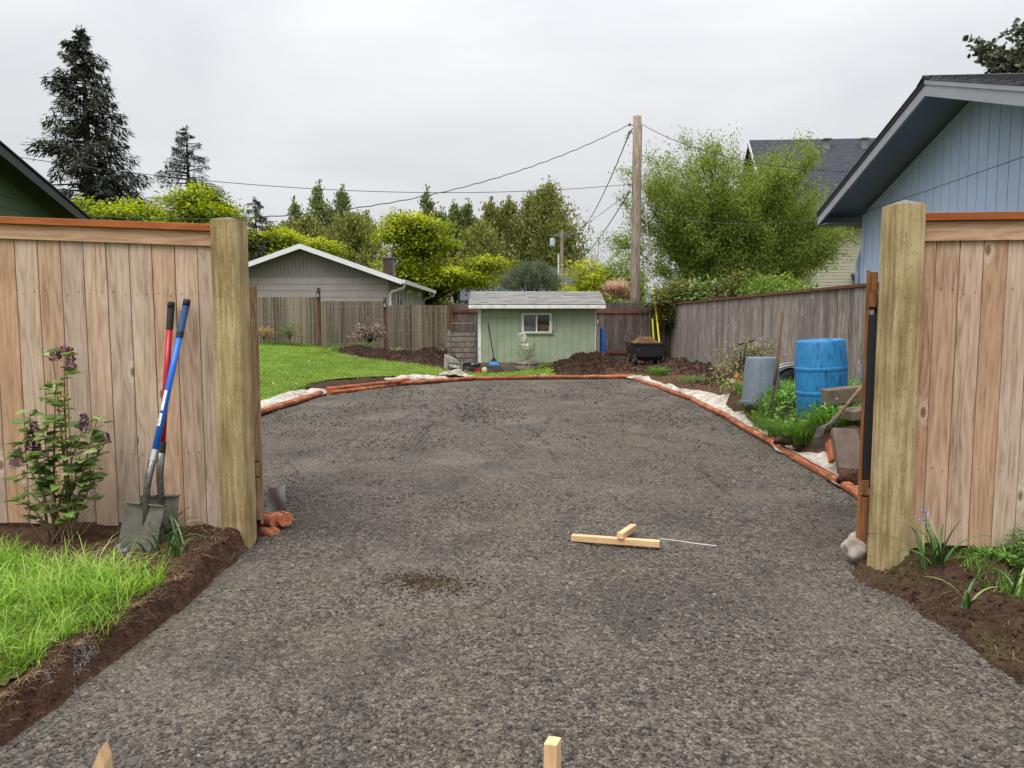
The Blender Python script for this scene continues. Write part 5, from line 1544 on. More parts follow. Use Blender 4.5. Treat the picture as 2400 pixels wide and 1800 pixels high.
# ------------------------------------------------------------------ utility poles, guy wire, wires
POLE = Vector((4.28, 26.2, 0))
t = thing('utility_pole', 'tall weathered wooden utility pole behind the back fence', 'pole', POLE)
m = MB(); m.tube([(0, 0, -.2), (0, 0, 3), (0, 0, 6), (.0, 0, 8.30)], [.165, .16, .152, .145], 14); m.build('pole', POLEW, t, smooth=True)
BRK = paint('pole_hardware', (.22, .22, .22), .5, metal=.6)
for z in (8.0, 7.75, 6.0, 5.75):
    m = MB(); m.tube([(-.15, -.02, z), (-.27, -.05, z + .02)], .018, 6); m.lathe([(.03, -.05), (.045, 0), (.03, .05)], 8, (-.27, -.05, z + .02)); m.build('insulator', BRK, t)
m = MB(); m.tube([(.155, -.03, 0), (.155, -.03, 8.0)], .012, 5); m.build('ground_wire', BRK, t)
for k in range(3):
    m = MB(); m.tube([(-.16, -.03, 7.9), (-.32, -.05, 7.7 - .08 * k), (-.42, -.06, 7.62 - .09 * k)], .01, 5); m.build('pigtail', BLACKM, t)
YEL = paint('yellow_guard', h((226, 214, 40)), .5)
g = thing('guy_wire', 'guy wire with bright yellow plastic guard behind the cart', 'guy wire', (4.70, 23.4, 0))
top = Vector((4.40, 26.1, 6.6)) - Vector((4.70, 23.4, 0))
m = MB(); m.tube([(0, 0, 0), top], .008, 5); m.build('cable', BRK, g)
d = top.normalized(); m = MB(); m.tube([d * .55, d * 2.62], .028, 8); m.build('guard', YEL, g)
m = MB(); m.tube([(4.48, 23.3, .1), (4.40, 23.5, 1.42)], .022, 8); tag(m.build('marker_rod', YEL), 'shorter faded yellow rod leaning beside the guy wire guard', 'rod')

FARP = Vector(at(1312, 700, 60)); FARP.z = 0
t = thing('utility_pole', 'far brown utility pole with transformer beyond the shed', 'pole', FARP)
m = MB(); m.tube([(0.15, 0, 0), (.15, 0, 8.4)], [.17, .13], 10); m.build('pole', POLEW, t)
m = MB(); m.tube([(-.12, -.1, 0), (-.12, -.1, 6.5)], .06, 8); m.build('conduit', WHITEP, t)
m = MB(); m.lathe([(.05, 0), (.19, .03), (.2, .1), (.2, .55), (.17, .62), (.05, .64)], 14, (-.62, -.1, 7.1)); m.build('transformer', paint('transformer_grey', h((176, 192, 206)), .5), t, smooth=False)
for k in range(3):
    m = MB(); m.beam((-.6, 0, 8.0 - .02 * k), (.9, 0, 8.0 + .3 - .25 * k), .06, .06); m.build('arm', BRK, t)

WIREB = paint('black_cable', (.03, .03, .032), .6)
def wire(label, a, b, sag, r, twist=0.0, n=40):
    a, b = Vector(a), Vector(b)
    P = []
    for i in range(n + 1):
        s_ = i / n
        p = a.lerp(b, s_); p.z -= 4 * sag * s_ * (1 - s_)
        if twist:
            p += Vector((0, math.cos(i * 1.9), math.sin(i * 1.9))) * twist
        P.append(p)
    m = MB(); m.tube(P, r, 5)
    return tag(m.build('cable', WIREB), label, 'cable', 'overhead cables from the poles')
pt_ = Vector((4.02, 26.15, 8.02))
wire('thick twisted cable falling left from the near pole top over the lawn', pt_, at(190, 506, 17.0), 1.05, .013, .012, 90)
wire('thin cable running left from mid height of the near pole', (4.05, 26.15, 6.02), at(-60, 352, 20), .62, .010)
wire('thick cable sagging from the near pole top to the far pole', (4.02, 26.15, 7.77), FARP + Vector((.6, 0, 7.95)), 1.1, .019, .014, 90)
wire('thin straight cable from mid near pole to the far pole', (4.05, 26.15, 5.78), FARP + Vector((.8, 0, 8.2)), .15, .011)
wire('dark cable from mid near pole falling behind the yellow shrub', (4.05, 26.15, 5.78), at(1345, 622, 44), .28, .018)
wire('cable running right from the near pole top across the big tree', (4.40, 26.1, 8.03), at(2010, 403, 14), .35, .011)
wire('thin low cable crossing the big tree to the blue house eave', (4.40, 26.1, 5.3), at(1965, 512, 12.2), .3, .006)
wire('faint cable left of the far pole across the poplars', FARP + Vector((-.5, 0, 8.1)), at(1075, 545, 75), .3, .014)

# ------------------------------------------------------------------ things in the weedy bed on the right
BARB = NT('barrel_blue')
pp = BARB.obj()
cb = BARB.ramp(BARB.noise(pp, 3, 4), [(.3, h((40, 118, 170))), (.7, h((52, 136, 190)))])
dr = BARB.ramp(BARB.noise(BARB.mapv(pp, (1, 1, .22)), 42, 5, .75), [(.5, 0.0), (.62, .85)])
dr = BARB.mth('MULTIPLY', dr, BARB.ramp(BARB.noise(pp, 5, 3), [(.36, 0.0), (.52, 1.0)]))
cb = BARB.mix(dr, cb, h((20, 62, 104)))
BARB.bump(BARB.noise(pp, 60, 4), .15, .003)
cb = BARB.mix(BARB.ramp(BARB.noise(pp, 2.2, 6, .7), [(.5, 0.0), (.7, .15)]), cb, h((110, 156, 186)))
BARREL = BARB.fin(cb, .55, spec=.35)
def barrel(label, c, tilt):
    t = thing('plastic_barrel', label, 'barrel', c, 0, 'blue plastic barrels in the weeds')
    t.rotation_euler = tilt
    sc_ = .93
    pr = [(.27, 0), (.285, .02), (.288, .27), (.298, .275), (.30, .29), (.298, .305), (.291, .31), (.297, .45), (.297, .54), (.305, .545), (.307, .56), (.305, .575), (.297, .58), (.290, .72), (.283, .84), (.272, .868), (.255, .876), (.245, .872), (.24, .866), (.05, .864)]
    m = MB(); m.lathe([(r_ * sc_, z_) for r_, z_ in pr], 40); sharp(m.build('body', BARREL, t), 40)
    for x in (-.13, .13):
        m = MB(); m.lathe([(.04, .864), (.04, .876), (.03, .878), (.005, .874)], 14, (x, 0, 0)); m.build('bung', BARREL, t)
    return t
barrel('large bright blue plastic barrel standing in the weeds', (3.52, 8.42, .33), (math.radians(-1), math.radians(-3), .4))
barrel('second blue barrel mostly hidden behind the right gate', (4.41, 8.75, .18), (0, 0, 1.2))
def bin_():
    t = thing('trash_can', 'grey plastic trash can standing upside down in the weeds', 'trash can', (3.40, 10.15, .27))
    t.rotation_euler = (math.radians(-2), math.radians(2), .5)
    G = paint('bin_grey', h((104, 116, 126)), .55, .08, 5, dirt=h((140, 148, 152)), dirt_sc=30, dirt_amt=.3)
    m = MB(); m.lathe([(.262, 0), (.268, .01), (.268, .05), (.255, .055), (.252, .08), (.215, .60), (.205, .635), (.18, .65), (.05, .652)], 36); o = m.build('body', G, t); sharp(o, 40)
    m = MB(); m.bounds(-.05, .05, -.29, -.245, .02, .09); m.build('handle', G, t, bevel=.008)
    for a in (-.9, .75, 2.6):
        R = Matrix.Rotation(a, 3, 'Z'); m = MB()
        m.add([R @ Vector(p) for p in ((-.012, -.256, .06), (.012, -.256, .06), (.012, -.222, .58), (-.012, -.222, .58), (-.012, -.236, .06), (.012, -.236, .06), (.012, -.202, .58), (-.012, -.202, .58))], [(0, 1, 2, 3), (4, 7, 6, 5), (0, 4, 5, 1), (2, 6, 7, 3), (0, 3, 7, 4), (1, 5, 6, 2)])
        m.build('rib', G, t)
    R4 = Matrix.Rotation(-.62, 4, 'Z') @ Matrix.Translation((0, -.2705, .028)) @ Matrix.Rotation(math.radians(90), 4, 'X')
    text_mesh('lettering', 'BA', .05, BLACKL, t, R4, .002)
    lb = MB(); lb.box((-.177, -.199, .05), (.045, .004, .06), Matrix.Rotation(-.72, 3, 'Z')); lb.build('yellow_label', paint('label_yellow', h((214, 206, 60)), .6), t)
bin_()
# wheel and silver fender behind
def wheel():
    t = thing('trailer_wheel', 'trailer wheel with black tyre under a silver fender by the fence', 'wheel', (4.72, 12.55, .33))
    R = Matrix.Rotation(math.pi / 2, 3, 'X')
    m = MB(); m.lathe([(.17, -.08), (.25, -.085), (.285, -.05), (.285, .05), (.25, .085), (.17, .08)], 28, (0, 0, 0), R); m.build('tyre', RUBBER, t, smooth=True)
    m = MB(); m.lathe([(.03, -.05), (.08, -.06), (.10, -.03), (.15, -.05), (.172, -.075), (.172, .06), (.03, .05)], 24, (0, 0, 0), R); rm = m.build('rim', SILVER, t, smooth=False)
    for k in range(5):
        a = k * 1.2566 + .3
        m = MB(); m.lathe([(.012, 0), (.016, .01), (.012, .03)], 8, (.062 * math.cos(a), -.085, .062 * math.sin(a)), Matrix.Rotation(-math.pi / 2, 3, 'X')); m.build('lug_nut', SILVER, rm)
    FN = paint('fender_silver', h((150, 152, 154)), .35, .1, 6, metal=.6)
    for k, (r_, y) in enumerate(((.36, -.11), (.395, -.06))):
        m = MB(); m.tube([((r_ + .12) * math.cos(a), y, r_ * math.sin(a) * .92) for a in np.linspace(.35, 2.8, 14)], .018, 8); m.build('fender_tube', FN, t, smooth=True)
    m = MB(); P = []
    for a in np.linspace(.3, 2.84, 14):
        for y in (-.10, .12): P.append((.46 * math.cos(a), y, .335 * math.sin(a)))
    m.add(P, [(2 * i, 2 * i + 1, 2 * i + 3, 2 * i + 2) for i in range(13)]); m.build('fender', FN, t, smooth=True)
wheel()
# old spade stuck in the ground before the bin
def spade():
    t = thing('garden_fork', 'old wooden handled fork stuck upright in front of the grey bin', 'garden fork', (3.24, 9.25, .3))
    m = MB(); m.tube([(.02, 0, .28), (.05, 0, .6), (.085, -.02, 1.22)], [.019, .021, .018], 10); m.build('handle', HANDLEW, t, smooth=True)
    RU = paint('rusty_iron', h((82, 70, 60)), .8, .25, 20, metal=.3)
    m = MB(); m.tube([(.02, 0, .32), (.015, 0, .2), (.0, -.02, .1), (-.03, -.04, .03)], [.022, .017, .013, .011], 8); m.build('neck', RU, t, smooth=True)
    for k in range(4):
        m = MB(); x = -.12 + k * .06
        m.tube([(-.03, -.04, .03), (x, -.05, .01), (x - .02, -.07, -.12)], [.008, .007, .003], 6); m.build('tine', RU, t)
spade()
def mattock():
    base = at(1925, 1052, 7.0)
    t = thing('grub_hoe', 'worn grub hoe with long wooden handle resting across the slabs', 'hoe', base)
    pa, pb = at(1949, 992, 7.15) - base, at(2052, 868, 7.75) - base
    m = MB(); m.tube([pa - (pb - pa) * .06, pa.lerp(pb, .5), pb, pb + (pb - pa) * .3], [.019, .018, .019, .02], 10); m.build('handle', HANDLEW, t, smooth=True)
    IR = paint('worn_iron', h((96, 90, 84)), .5, .25, 16, metal=.55)
    P = []; st = [(at(1948, 990, 7.13), .030), (at(1925, 1003, 7.05), .042), (at(1916, 1025, 7.0), .05), (at(1919, 1053, 6.98), .055)]
    m = MB()
    for p_, w_ in st:
        q_ = p_ - base
        for dx, dz in ((-w_, 0), (w_, .01)):
            P.append(q_ + Vector((dx, dx * .2, dz)))
    for p_, w_ in st:
        q_ = p_ - base
        for dx, dz in ((-w_, 0), (w_, .01)):
            P.append(q_ + Vector((dx + .006, dx * .2 + .012, dz - .008)))
    n = len(st)
    Fs = [(2 * i, 2 * i + 1, 2 * i + 3, 2 * i + 2) for i in range(n - 1)] + [(2 * n + 2 * i, 2 * n + 2 * i + 2, 2 * n + 2 * i + 3, 2 * n + 2 * i + 1) for i in range(n - 1)]
    Fs += [(2 * i, 2 * i + 2, 2 * n + 2 * i + 2, 2 * n + 2 * i) for i in range(n - 1)] + [(2 * i + 1, 2 * n + 2 * i + 1, 2 * n + 2 * i + 3, 2 * i + 3) for i in range(n - 1)] + [(2 * n - 2, 2 * n - 1, 4 * n - 1, 4 * n - 2)]
    m.add(P, Fs); m.build('blade', IR, t, smooth=False)
    m = MB(); m.tube([pa - (pb - pa) * .02, pa + (pb - pa) * .10], .027, 10); m.build('eye', IR, t)
mattock()
SLAB = paint('mossy_slab', h((122, 110, 92)), .95, .25, 7, bump=.4, dirt=h((76, 72, 48)), dirt_sc=4, dirt_amt=.7)
SLABD = paint('dark_slab', h((108, 92, 82)), .9, .2, 8, bump=.4, dirt=h((70, 58, 50)), dirt_sc=5)
BRICK = paint('brick_orange', h((176, 104, 70)), .9, .2, 12, bump=.3)
def block(name, label, cat, c, d, rot, mat, bev=.008):
    m = MB(); m.box((0, 0, 0), d)
    bm_o = m.build(name, mat, None, bevel=bev, loc=c); bm_o.rotation_euler = rot
    return tag(bm_o, label, cat)
p = at(1976, 926, 7.95); block('timber_block', 'mossy grey timber block in front of the blue barrel', 'block', (p.x, p.y, p.z), (.42, .16, .165), (0, math.radians(-5), math.radians(10)), SLAB)
p = at(2012, 968, 7.45); block('stone_slab', 'flat mossy slab under the handle beside the right gate', 'slab', (p.x, p.y, p.z), (.30, .22, .10), (0, math.radians(-7), math.radians(14)), SLAB)
p = at(1986, 1055, 6.72); block('paving_slab', 'dark brown paving slab propped up at the fabric edge', 'slab', (p.x, p.y, p.z), (.225, .075, .42), (math.radians(-38), math.radians(3), math.radians(-4)), SLABD, .006)
p = at(1948, 1058, 6.86); block('old_brick', 'speckled orange brick standing left of the dark slab', 'brick', (p.x, p.y, p.z), (.05, .10, .21), (math.radians(-36), math.radians(5), 0), BRICK)
p = at(1738, 888, 11.6); block('old_brick', 'orange brick lying beside the grey trash can', 'brick', (p.x, p.y, p.z), (.22, .1, .065), (.2, .5, .3), BRICK)
p = at(1728, 898, 11.4); block('old_brick', 'pale brick lying below the orange brick by the trash can', 'brick', (p.x, p.y, p.z), (.24, .1, .065), (0, .3, .6), paint('brick_pale', h((178, 150, 122)), .9, .2, 12))
for (px, py, Y, s_, lb) in ((1835, 1032, 8.0, .10, 'dark clod of earth on the muddy fabric'), (1998, 1120, 6.35, .14, 'large dark clod of earth at the right gate foot')):
    c = at(px, py, Y); m = MB(); P = []
    for j in range(9):
        for i in range(14):
            a, b = 2 * math.pi * i / 14, math.pi * j / 8
            r_ = s_ * (1 + .3 * math.sin(3 * a + 2 * b) * math.sin(b) + RNG.uniform(-.10, .10))
            P.append((r_ * math.sin(b) * math.cos(a), r_ * .8 * math.sin(b) * math.sin(a), r_ * .5 * math.cos(b)))
    m.add(P, [(j * 14 + i, j * 14 + (i + 1) % 14, (j + 1) * 14 + (i + 1) % 14, (j + 1) * 14 + i) for j in range(8) for i in range(14)])
    tag(m.build('earth_clod', SOIL, None, True, loc=c), lb, 'clod')
# weeds in the bed
BED = np.array([(3.10, 7.7), (3.36, 7.42), (4.3, 7.7), (5.2, 8.0), (5.3, 12.4), (4.4, 12.2), (3.72, 12.0), (3.45, 11.0), (3.24, 9.8), (3.12, 8.6)])
q = pts_in(BED, 17000, .2); n = len(q)
cl = fbm(q[:, 0], q[:, 1], 2.2, 3, 5)
k = NP.random(n) < np.clip(.75 + 1.2 * cl, .25, 1); q, cl = q[k], cl[k]; n = len(q)
tag(blades('bed_grass', on_ground(q), (.10 + .16 * NP.random(n)) * (1 + .5 * cl), .005 + .005 * NP.random(n), .35 + .9 * NP.random(n), GRASS_W, rnd=np.clip(NP.random(n) * .8 + .15 + cl * .4, 0, 1)),
    'long weedy grass around the grey can and blue barrel', 'grass', kind='stuff')
def clump(label, c, n, L_, spread, mat=GRASS_W, wd=.006):
    pos = np.stack([c[0] + NP.normal(size=n) * spread, c[1] + NP.normal(size=n) * spread, np.full(n, c[2])], 1)
    az = np.arctan2(pos[:, 1] - c[1], pos[:, 0] - c[0]) + NP.normal(size=n) * .6
    return tag(blades('grass_clump', pos, L_ * (.6 + .6 * NP.random(n)), wd * (.7 + .6 * NP.random(n)), .3 + 1.0 * NP.random(n), mat, az=az), label, 'grass clump')
for (x, y, n_, L_, lb) in ((3.16, 8.65, 620, .28, 'grass clump hanging over the fabric left of the middle'), (3.15, 7.98, 720, .31, 'large grass clump in front of the blue barrel'), (3.26, 7.62, 420, .27, 'grass clump nearest the old hoe blade'), (3.2, 9.3, 420, .25, 'grass clump in front of the grey trash can')):
    clump(lb, (x, y, Tz(x, y)), n_, L_, .07)
p = gnd(1543, 878, .07); clump('round grass tuft on bare soil beside the far fabric', (p.x, p.y, Tz(p.x, p.y)), 420, .27, .10)
p = gnd(1487, 882, .05); clump('low grass patch behind the end timber near the mound', (p.x, p.y, .05), 160, .10, .14)
p = gnd(1590, 905, .08); clump('low grass at the foot of the rose bush', (p.x + .5, p.y + 1.0, Tz(p.x + .5, p.y + 1)), 260, .18, .2)
x, y = 3.5, 10.6; clump('grass clump left of the grey trash can', (x, y, Tz(x, y)), 420, .26, .16)
x, y = 3.28, 9.6; clump('thin dark onion shoots before the grey trash can', (x, y, Tz(x, y)), 44, .36, .035, STRAP, .007)
x, y = 4.62, 10.2; clump('weeds beside the blue barrel at the fence foot', (x, y, Tz(x, y)), 260, .34, .2)
n = 700
q = pts_in(np.array([(3.1, 8.3), (3.3, 7.6), (3.9, 8.2), (3.6, 10.5), (3.3, 11.0)]), n); n = len(q)
a = NP.random(n) * 6.28; ps = on_ground(q, .0); ps[:, 2] += .06 + .1 * NP.random(n)
tag(scatter('broad_weeds', LEAF6, LEAF6_F, ps, basis(np.stack([np.cos(a), np.sin(a), .4 + .5 * NP.normal(size=n)], 1), np.tile([0, 0, 1.0], (n, 1)) + .4 * rvec(n)), .05 + .05 * NP.random(n), WEED), 'broad leaved weeds among the grass in the right bed', 'weeds', kind='stuff')
n = 60
q = pts_in(BED, n); ps = on_ground(q); ps[:, 2] += .18 + .1 * NP.random(n)
tag(scatter('weed_flowers', LEAF, LEAF_F, ps, basis(rvec(n), rvec(n)), .018 + .012 * NP.random(n), leafm('pale_flowers', [(.6, .62, .6), (.75, .78, .8)], .2)), 'tiny pale flowers in the weedy right bed', 'flowers', kind='stuff')
# plank offcut sticking above the rose bush (lopper handle)
c = at(1730, 808, 13.2); dirv = at(1768, 797, 13.2) - c
t = thing('lopper', 'loppers with red and black handle sticking out of the rose bush', 'loppers', c)
for k, (s0, s1, mt) in enumerate(((0, .35, RUBBER), (.35, .65, paint('lopper_red', h((170, 90, 88)), .5)), (.65, 1.0, RUBBER))):
    m = MB(); m.tube([dirv * s0, dirv * s1], .018 if mt is RUBBER else .013, 8); m.build('grip' if mt is RUBBER else 'handle', mt, t)
m = MB(); m.tube([dirv * .5, dirv * .5 + Vector((-.05, 0, -.4))], .012, 6); m.build('shaft', STEEL, t)

# ------------------------------------------------------------------ buildings
def m_shingle(name, c1, c2, c3, sx=1.0, sz=7.0, coord='obj'):
    t = NT(name)
    p = t.obj()
    n1 = t.noise(t.mapv(p, (1.2, 6, 6)), 3.0, 5, .7); n2 = t.noise(p, 60, 3, .6)
    br = t.n('TexBrick', {'offset': .5}, Scale=1.0, Mortar_Size=.012, Brick_Width=.33, Row_Height=.14)
    t.set(br.inputs['Vector'], p)
    for k, c in (('Color1', (.85, .85, .85)), ('Color2', (1.1, 1.1, 1.1)), ('Mortar', (.35, .35, .35))): br.inputs[k].default_value = (*c, 1)
    col = t.ramp(t.mth('ADD', t.mth('MULTIPLY', n1, .6), t.mth('MULTIPLY', n2, .4)), [(.35, c1), (.5, c2), (.65, c3)])
    col = t.mix(.8, col, br.outputs['Color'], 'MULTIPLY')
    t.bump(n2, .4, .004)
    return t.fin(col, .9, spec=.2)

BLUEP = paint('house_blue', h((178, 196, 222)), .65, .05, 2.5, dirt=h((166, 185, 210)), dirt_sc=3, dirt_amt=.5)
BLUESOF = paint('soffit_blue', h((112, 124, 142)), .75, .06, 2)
FASC = paint('grey_fascia', h((148, 152, 160)), .6, .06, 3)
SHDK = m_shingle('dark_shingles', h((52, 52, 56)), h((84, 84, 90)), h((120, 118, 122)))
EDGE = paint('roof_edge', (.018, .018, .02), .8)

def blue_house():
    """gable wall runs nearly along the view direction; local x = along the wall away from us, local -y = outwards to the yard"""
    c0 = Vector((5.54, 11.95, 0))                 # far bottom corner of the gable wall
    ang = math.atan2(1, .0686)                     # wall direction (pointing away)
    B = thing('blue_house', 'blue board sided house with dark shingle roof at the right', 'house', c0, ang)
    # local frame: +x away from camera, +y to the left (yard side). wall face at y=0, body at y<0
    near = -9.2                                    # near corner
    peak_x = -3.2
    sl_ = .335
    pk = 4.11
    def roofz(x): return pk - (.295 * (x - peak_x) if x > peak_x else sl_ * (peak_x - x))
    eave_z = roofz(0)
    # siding boards in two courses, groove between each
    bw = .203; n = int(-near / bw)
    seam = 3.10
    for i in range(n):
        a, b = -(i + 1) * bw, -i * bw
        za, zb_ = roofz(a) - .09, roofz(b) - .09
        m = MB()
        sa, sb_ = min(seam - .005, za), min(seam - .005, zb_)
        m.hexa([(a + .005, -.012, .15), (b - .005, -.012, .15), (b - .005, 0, .15), (a + .005, 0, .15), (a + .005, -.012, sa), (b - .005, -.012, sb_), (b - .005, 0, sb_), (a + .005, 0, sa)])
        m.build('siding_board', BLUEP, B)
        if min(za, zb_) < seam + .02: continue
        m = MB()
        m.hexa([(a + .005, -.012, seam + .003), (b - .005, -.012, seam + .003), (b - .005, .004, seam + .003), (a + .005, .004, seam + .003), (a + .005, -.012, za), (b - .005, -.012, zb_), (b - .005, .004, zb_), (a + .005, .004, za)])
        m.build('siding_board', BLUEP, B)
    m = MB(); m.bounds(-.09, .012, -.02, .016, .15, eave_z - .1); m.build('corner_board', BLUEP, B)
    m = MB(); P = [(0, .1), (near, .1), (near, roofz(near) - .1), (peak_x, pk - .1), (0, eave_z - .1)]
    m.prism(P, -.05, -.014); m.build('wall', BLUESOF, B)
    m = MB(); m.bounds(-.05, -.002, -8, -.052, .1, eave_z - .02); m.build('far_wall', BLUEP, B)
    # roof planes with overhang ov to the yard side, eave overhang eo
    ov, eo, th = .60, .33, .05
    for nm, xe in (('far_slope', 0 + eo), ('near_slope', near - eo)):
        ze = roofz(xe)
        m = MB()
        m.hexa([(peak_x, ov, pk), (xe, ov, ze), (xe, -9, ze), (peak_x, -9, pk), (peak_x, ov, pk + th), (xe, ov, ze + th), (xe, -9, ze + th), (peak_x, -9, pk + th)])
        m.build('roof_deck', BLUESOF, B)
        m = MB()   # shingle sheet just above, a little over the edge
        m.hexa([(peak_x, ov + .02, pk + th + .002), (xe, ov + .02, ze + th + .002), (xe, -9, ze + th + .002), (peak_x, -9, pk + th + .002), (peak_x, ov + .02, pk + th + .022), (xe + (.02 if xe > peak_x else -.02), ov + .02, ze + th + .022), (xe, -9, ze + th + .022), (peak_x, -9, pk + th + .022)])
        rf_ = m.build('roof', SHDK if nm == 'near_slope' else EDGE, B)
        # rake fascia
        m = MB()
        m.hexa([(peak_x, ov - .03, pk - .13), (xe, ov - .03, ze - .13), (xe, ov + .001, ze - .13), (peak_x, ov + .001, pk - .13), (peak_x, ov - .03, pk + th - .012), (xe, ov - .03, ze + th - .012), (xe, ov + .001, ze + th - .012), (peak_x, ov + .001, pk + th - .012)])
        m.build('rake_fascia', FASC, B)
        m = MB()
        m.hexa([(peak_x, ov + .0015, pk + .0), (xe, ov + .0015, ze + .0), (xe, ov + .014, ze + .0), (peak_x, ov + .014, pk + .0), (peak_x, ov + .0015, pk + th - .004), (xe, ov + .0015, ze + th - .004), (xe, ov + .014, ze + th - .004), (peak_x, ov + .014, pk + th - .004)])
        m.build('rake_trim', FASC if nm == 'near_slope' else EDGE, B)
        if nm == 'far_slope':
            m = MB(); m.bounds(xe - .02, xe + .004, -8, ov - .032, ze - .14, ze - .002); m.build('eave_fascia', FASC, B)
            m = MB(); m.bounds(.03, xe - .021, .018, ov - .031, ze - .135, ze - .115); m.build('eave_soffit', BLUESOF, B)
        else:
            # individual shingles near the ridge on the near slope
            ang_ = math.atan(sl_); me = None; k = 0
            L_ = (peak_x - xe) / math.cos(ang_)
            for r in range(16):
                for c in range(18):
                    x_ = peak_x - (r + 1) * .14 * math.cos(ang_); y_ = ov + .028 - c * .33 - (r % 2) * .16 - .33
                    if me is None:
                        m = MB(); m.box((.105, .165, .005), (.21, .322, .012)); o = m.build('shingle', SHDK, rf_); me = o.data
                    else:
                        o = bpy.data.objects.new('shingle', me); link(o, rf_)
                    o.location = (x_ - .02, y_, roofz(x_) + th + .030 + RNG.uniform(0, .004)); o.rotation_euler = (0, -ang_ + .05, 0)
    # ridge cap
    m = MB(); m.prism([(peak_x - .16, pk + th - .03), (peak_x, pk + th + .05), (peak_x + .16, pk + th - .03), (peak_x, pk + th + .03)], ov + .03, -9); m.build('ridge_cap', SHDK, B)
    # downspout at the far corner
    DS = paint('downspout', h((150, 172, 196)), .5)
    m = MB(); m.tube([(.30, -.12, 2.78), (.20, -.10, 2.62), (.05, -.02, 2.54), (.03, .05, 2.36), (.03, .05, .3)], .032, 6); m.build('downspout', DS, B)
    m = MB(); m.tube([(.32, .3, 2.80), (.26, .2, 2.66), (.20, .1, 2.70), (.05, .04, 2.6)], .006, 5); m.build('cable', WIREB, B)
    return B
blue_house()

def green_house():
    c0 = Vector((-8.98, 13.0, 0))
    B = thing('green_house', 'dark green lap sided house with black roof edge at far left', 'house', c0, math.radians(90 + 3.2))
    # local +x away from camera, -y towards the yard (right)
    GP = paint('house_green', h((72, 92, 72)), .7, .06, 3)
    FD = paint('dark_fascia', h((52, 54, 58)), .6)
    eave_x, eave_z, sl_, pkx = 2.95, 3.28, .305, -3.4
    rz_ = lambda x: eave_z + sl_ * (eave_x - x) if x > pkx else eave_z + sl_ * (eave_x - pkx) - sl_ * (pkx - x)
    z = .2
    while z < rz_(pkx) - .1:
        z1 = z + .2
        xr = min(eave_x - .35, eave_x - (z1 - eave_z + .12) / sl_) if z1 > eave_z - .1 else eave_x - .35
        if xr > -6.5:
            m = MB(); m.hexa([(-6.6, -.02, z), (xr, -.02, z), (xr, 0, z), (-6.6, 0, z), (-6.6, -.006, z1 + .008), (xr, -.006, z1 + .008), (xr, 0, z1 + .008), (-6.6, 0, z1 + .008)])
            m.build('siding_board', GP, B)
        z = z1
    m = MB(); m.prism([(-6.6, .1), (eave_x - .35, .1), (eave_x - .35, eave_z), (pkx, rz_(pkx) - .06), (-6.6, rz_(-6.6) - .06)], .002, .05); m.build('wall', GP, B)
    ov, th = -.45, .05
    for xe in (eave_x, -7.4):
        m = MB(); m.hexa([(pkx, 8, rz_(pkx)), (xe, 8, rz_(xe)), (xe, ov, rz_(xe)), (pkx, ov, rz_(pkx)), (pkx, 8, rz_(pkx) + th), (xe, 8, rz_(xe) + th), (xe, ov, rz_(xe) + th), (pkx, ov, rz_(pkx) + th)]); m.build('roof', EDGE, B)
        m = MB(); m.hexa([(pkx, ov - .001, rz_(pkx) - .14), (xe, ov - .001, rz_(xe) - .14), (xe, ov - .03, rz_(xe) - .14), (pkx, ov - .03, rz_(pkx) - .14), (pkx, ov - .001, rz_(pkx) + .02), (xe, ov - .001, rz_(xe) + .02), (xe, ov - .03, rz_(xe) + .02), (pkx, ov - .03, rz_(pkx) + .02)]); m.build('rake_fascia', FD, B)
        m = MB(); m.hexa([(pkx, ov + .01, rz_(pkx) + th + .001), (xe, ov + .01, rz_(xe) + th + .001), (xe, ov - .05, rz_(xe) + th + .001), (pkx, ov - .05, rz_(pkx) + th + .001), (pkx, ov + .01, rz_(pkx) + th + .03), (xe, ov + .01, rz_(xe) + th + .03), (xe, ov - .05, rz_(xe) + th + .03), (pkx, ov - .05, rz_(pkx) + th + .03)]); m.build('shingle_edge', EDGE, B)
green_house()

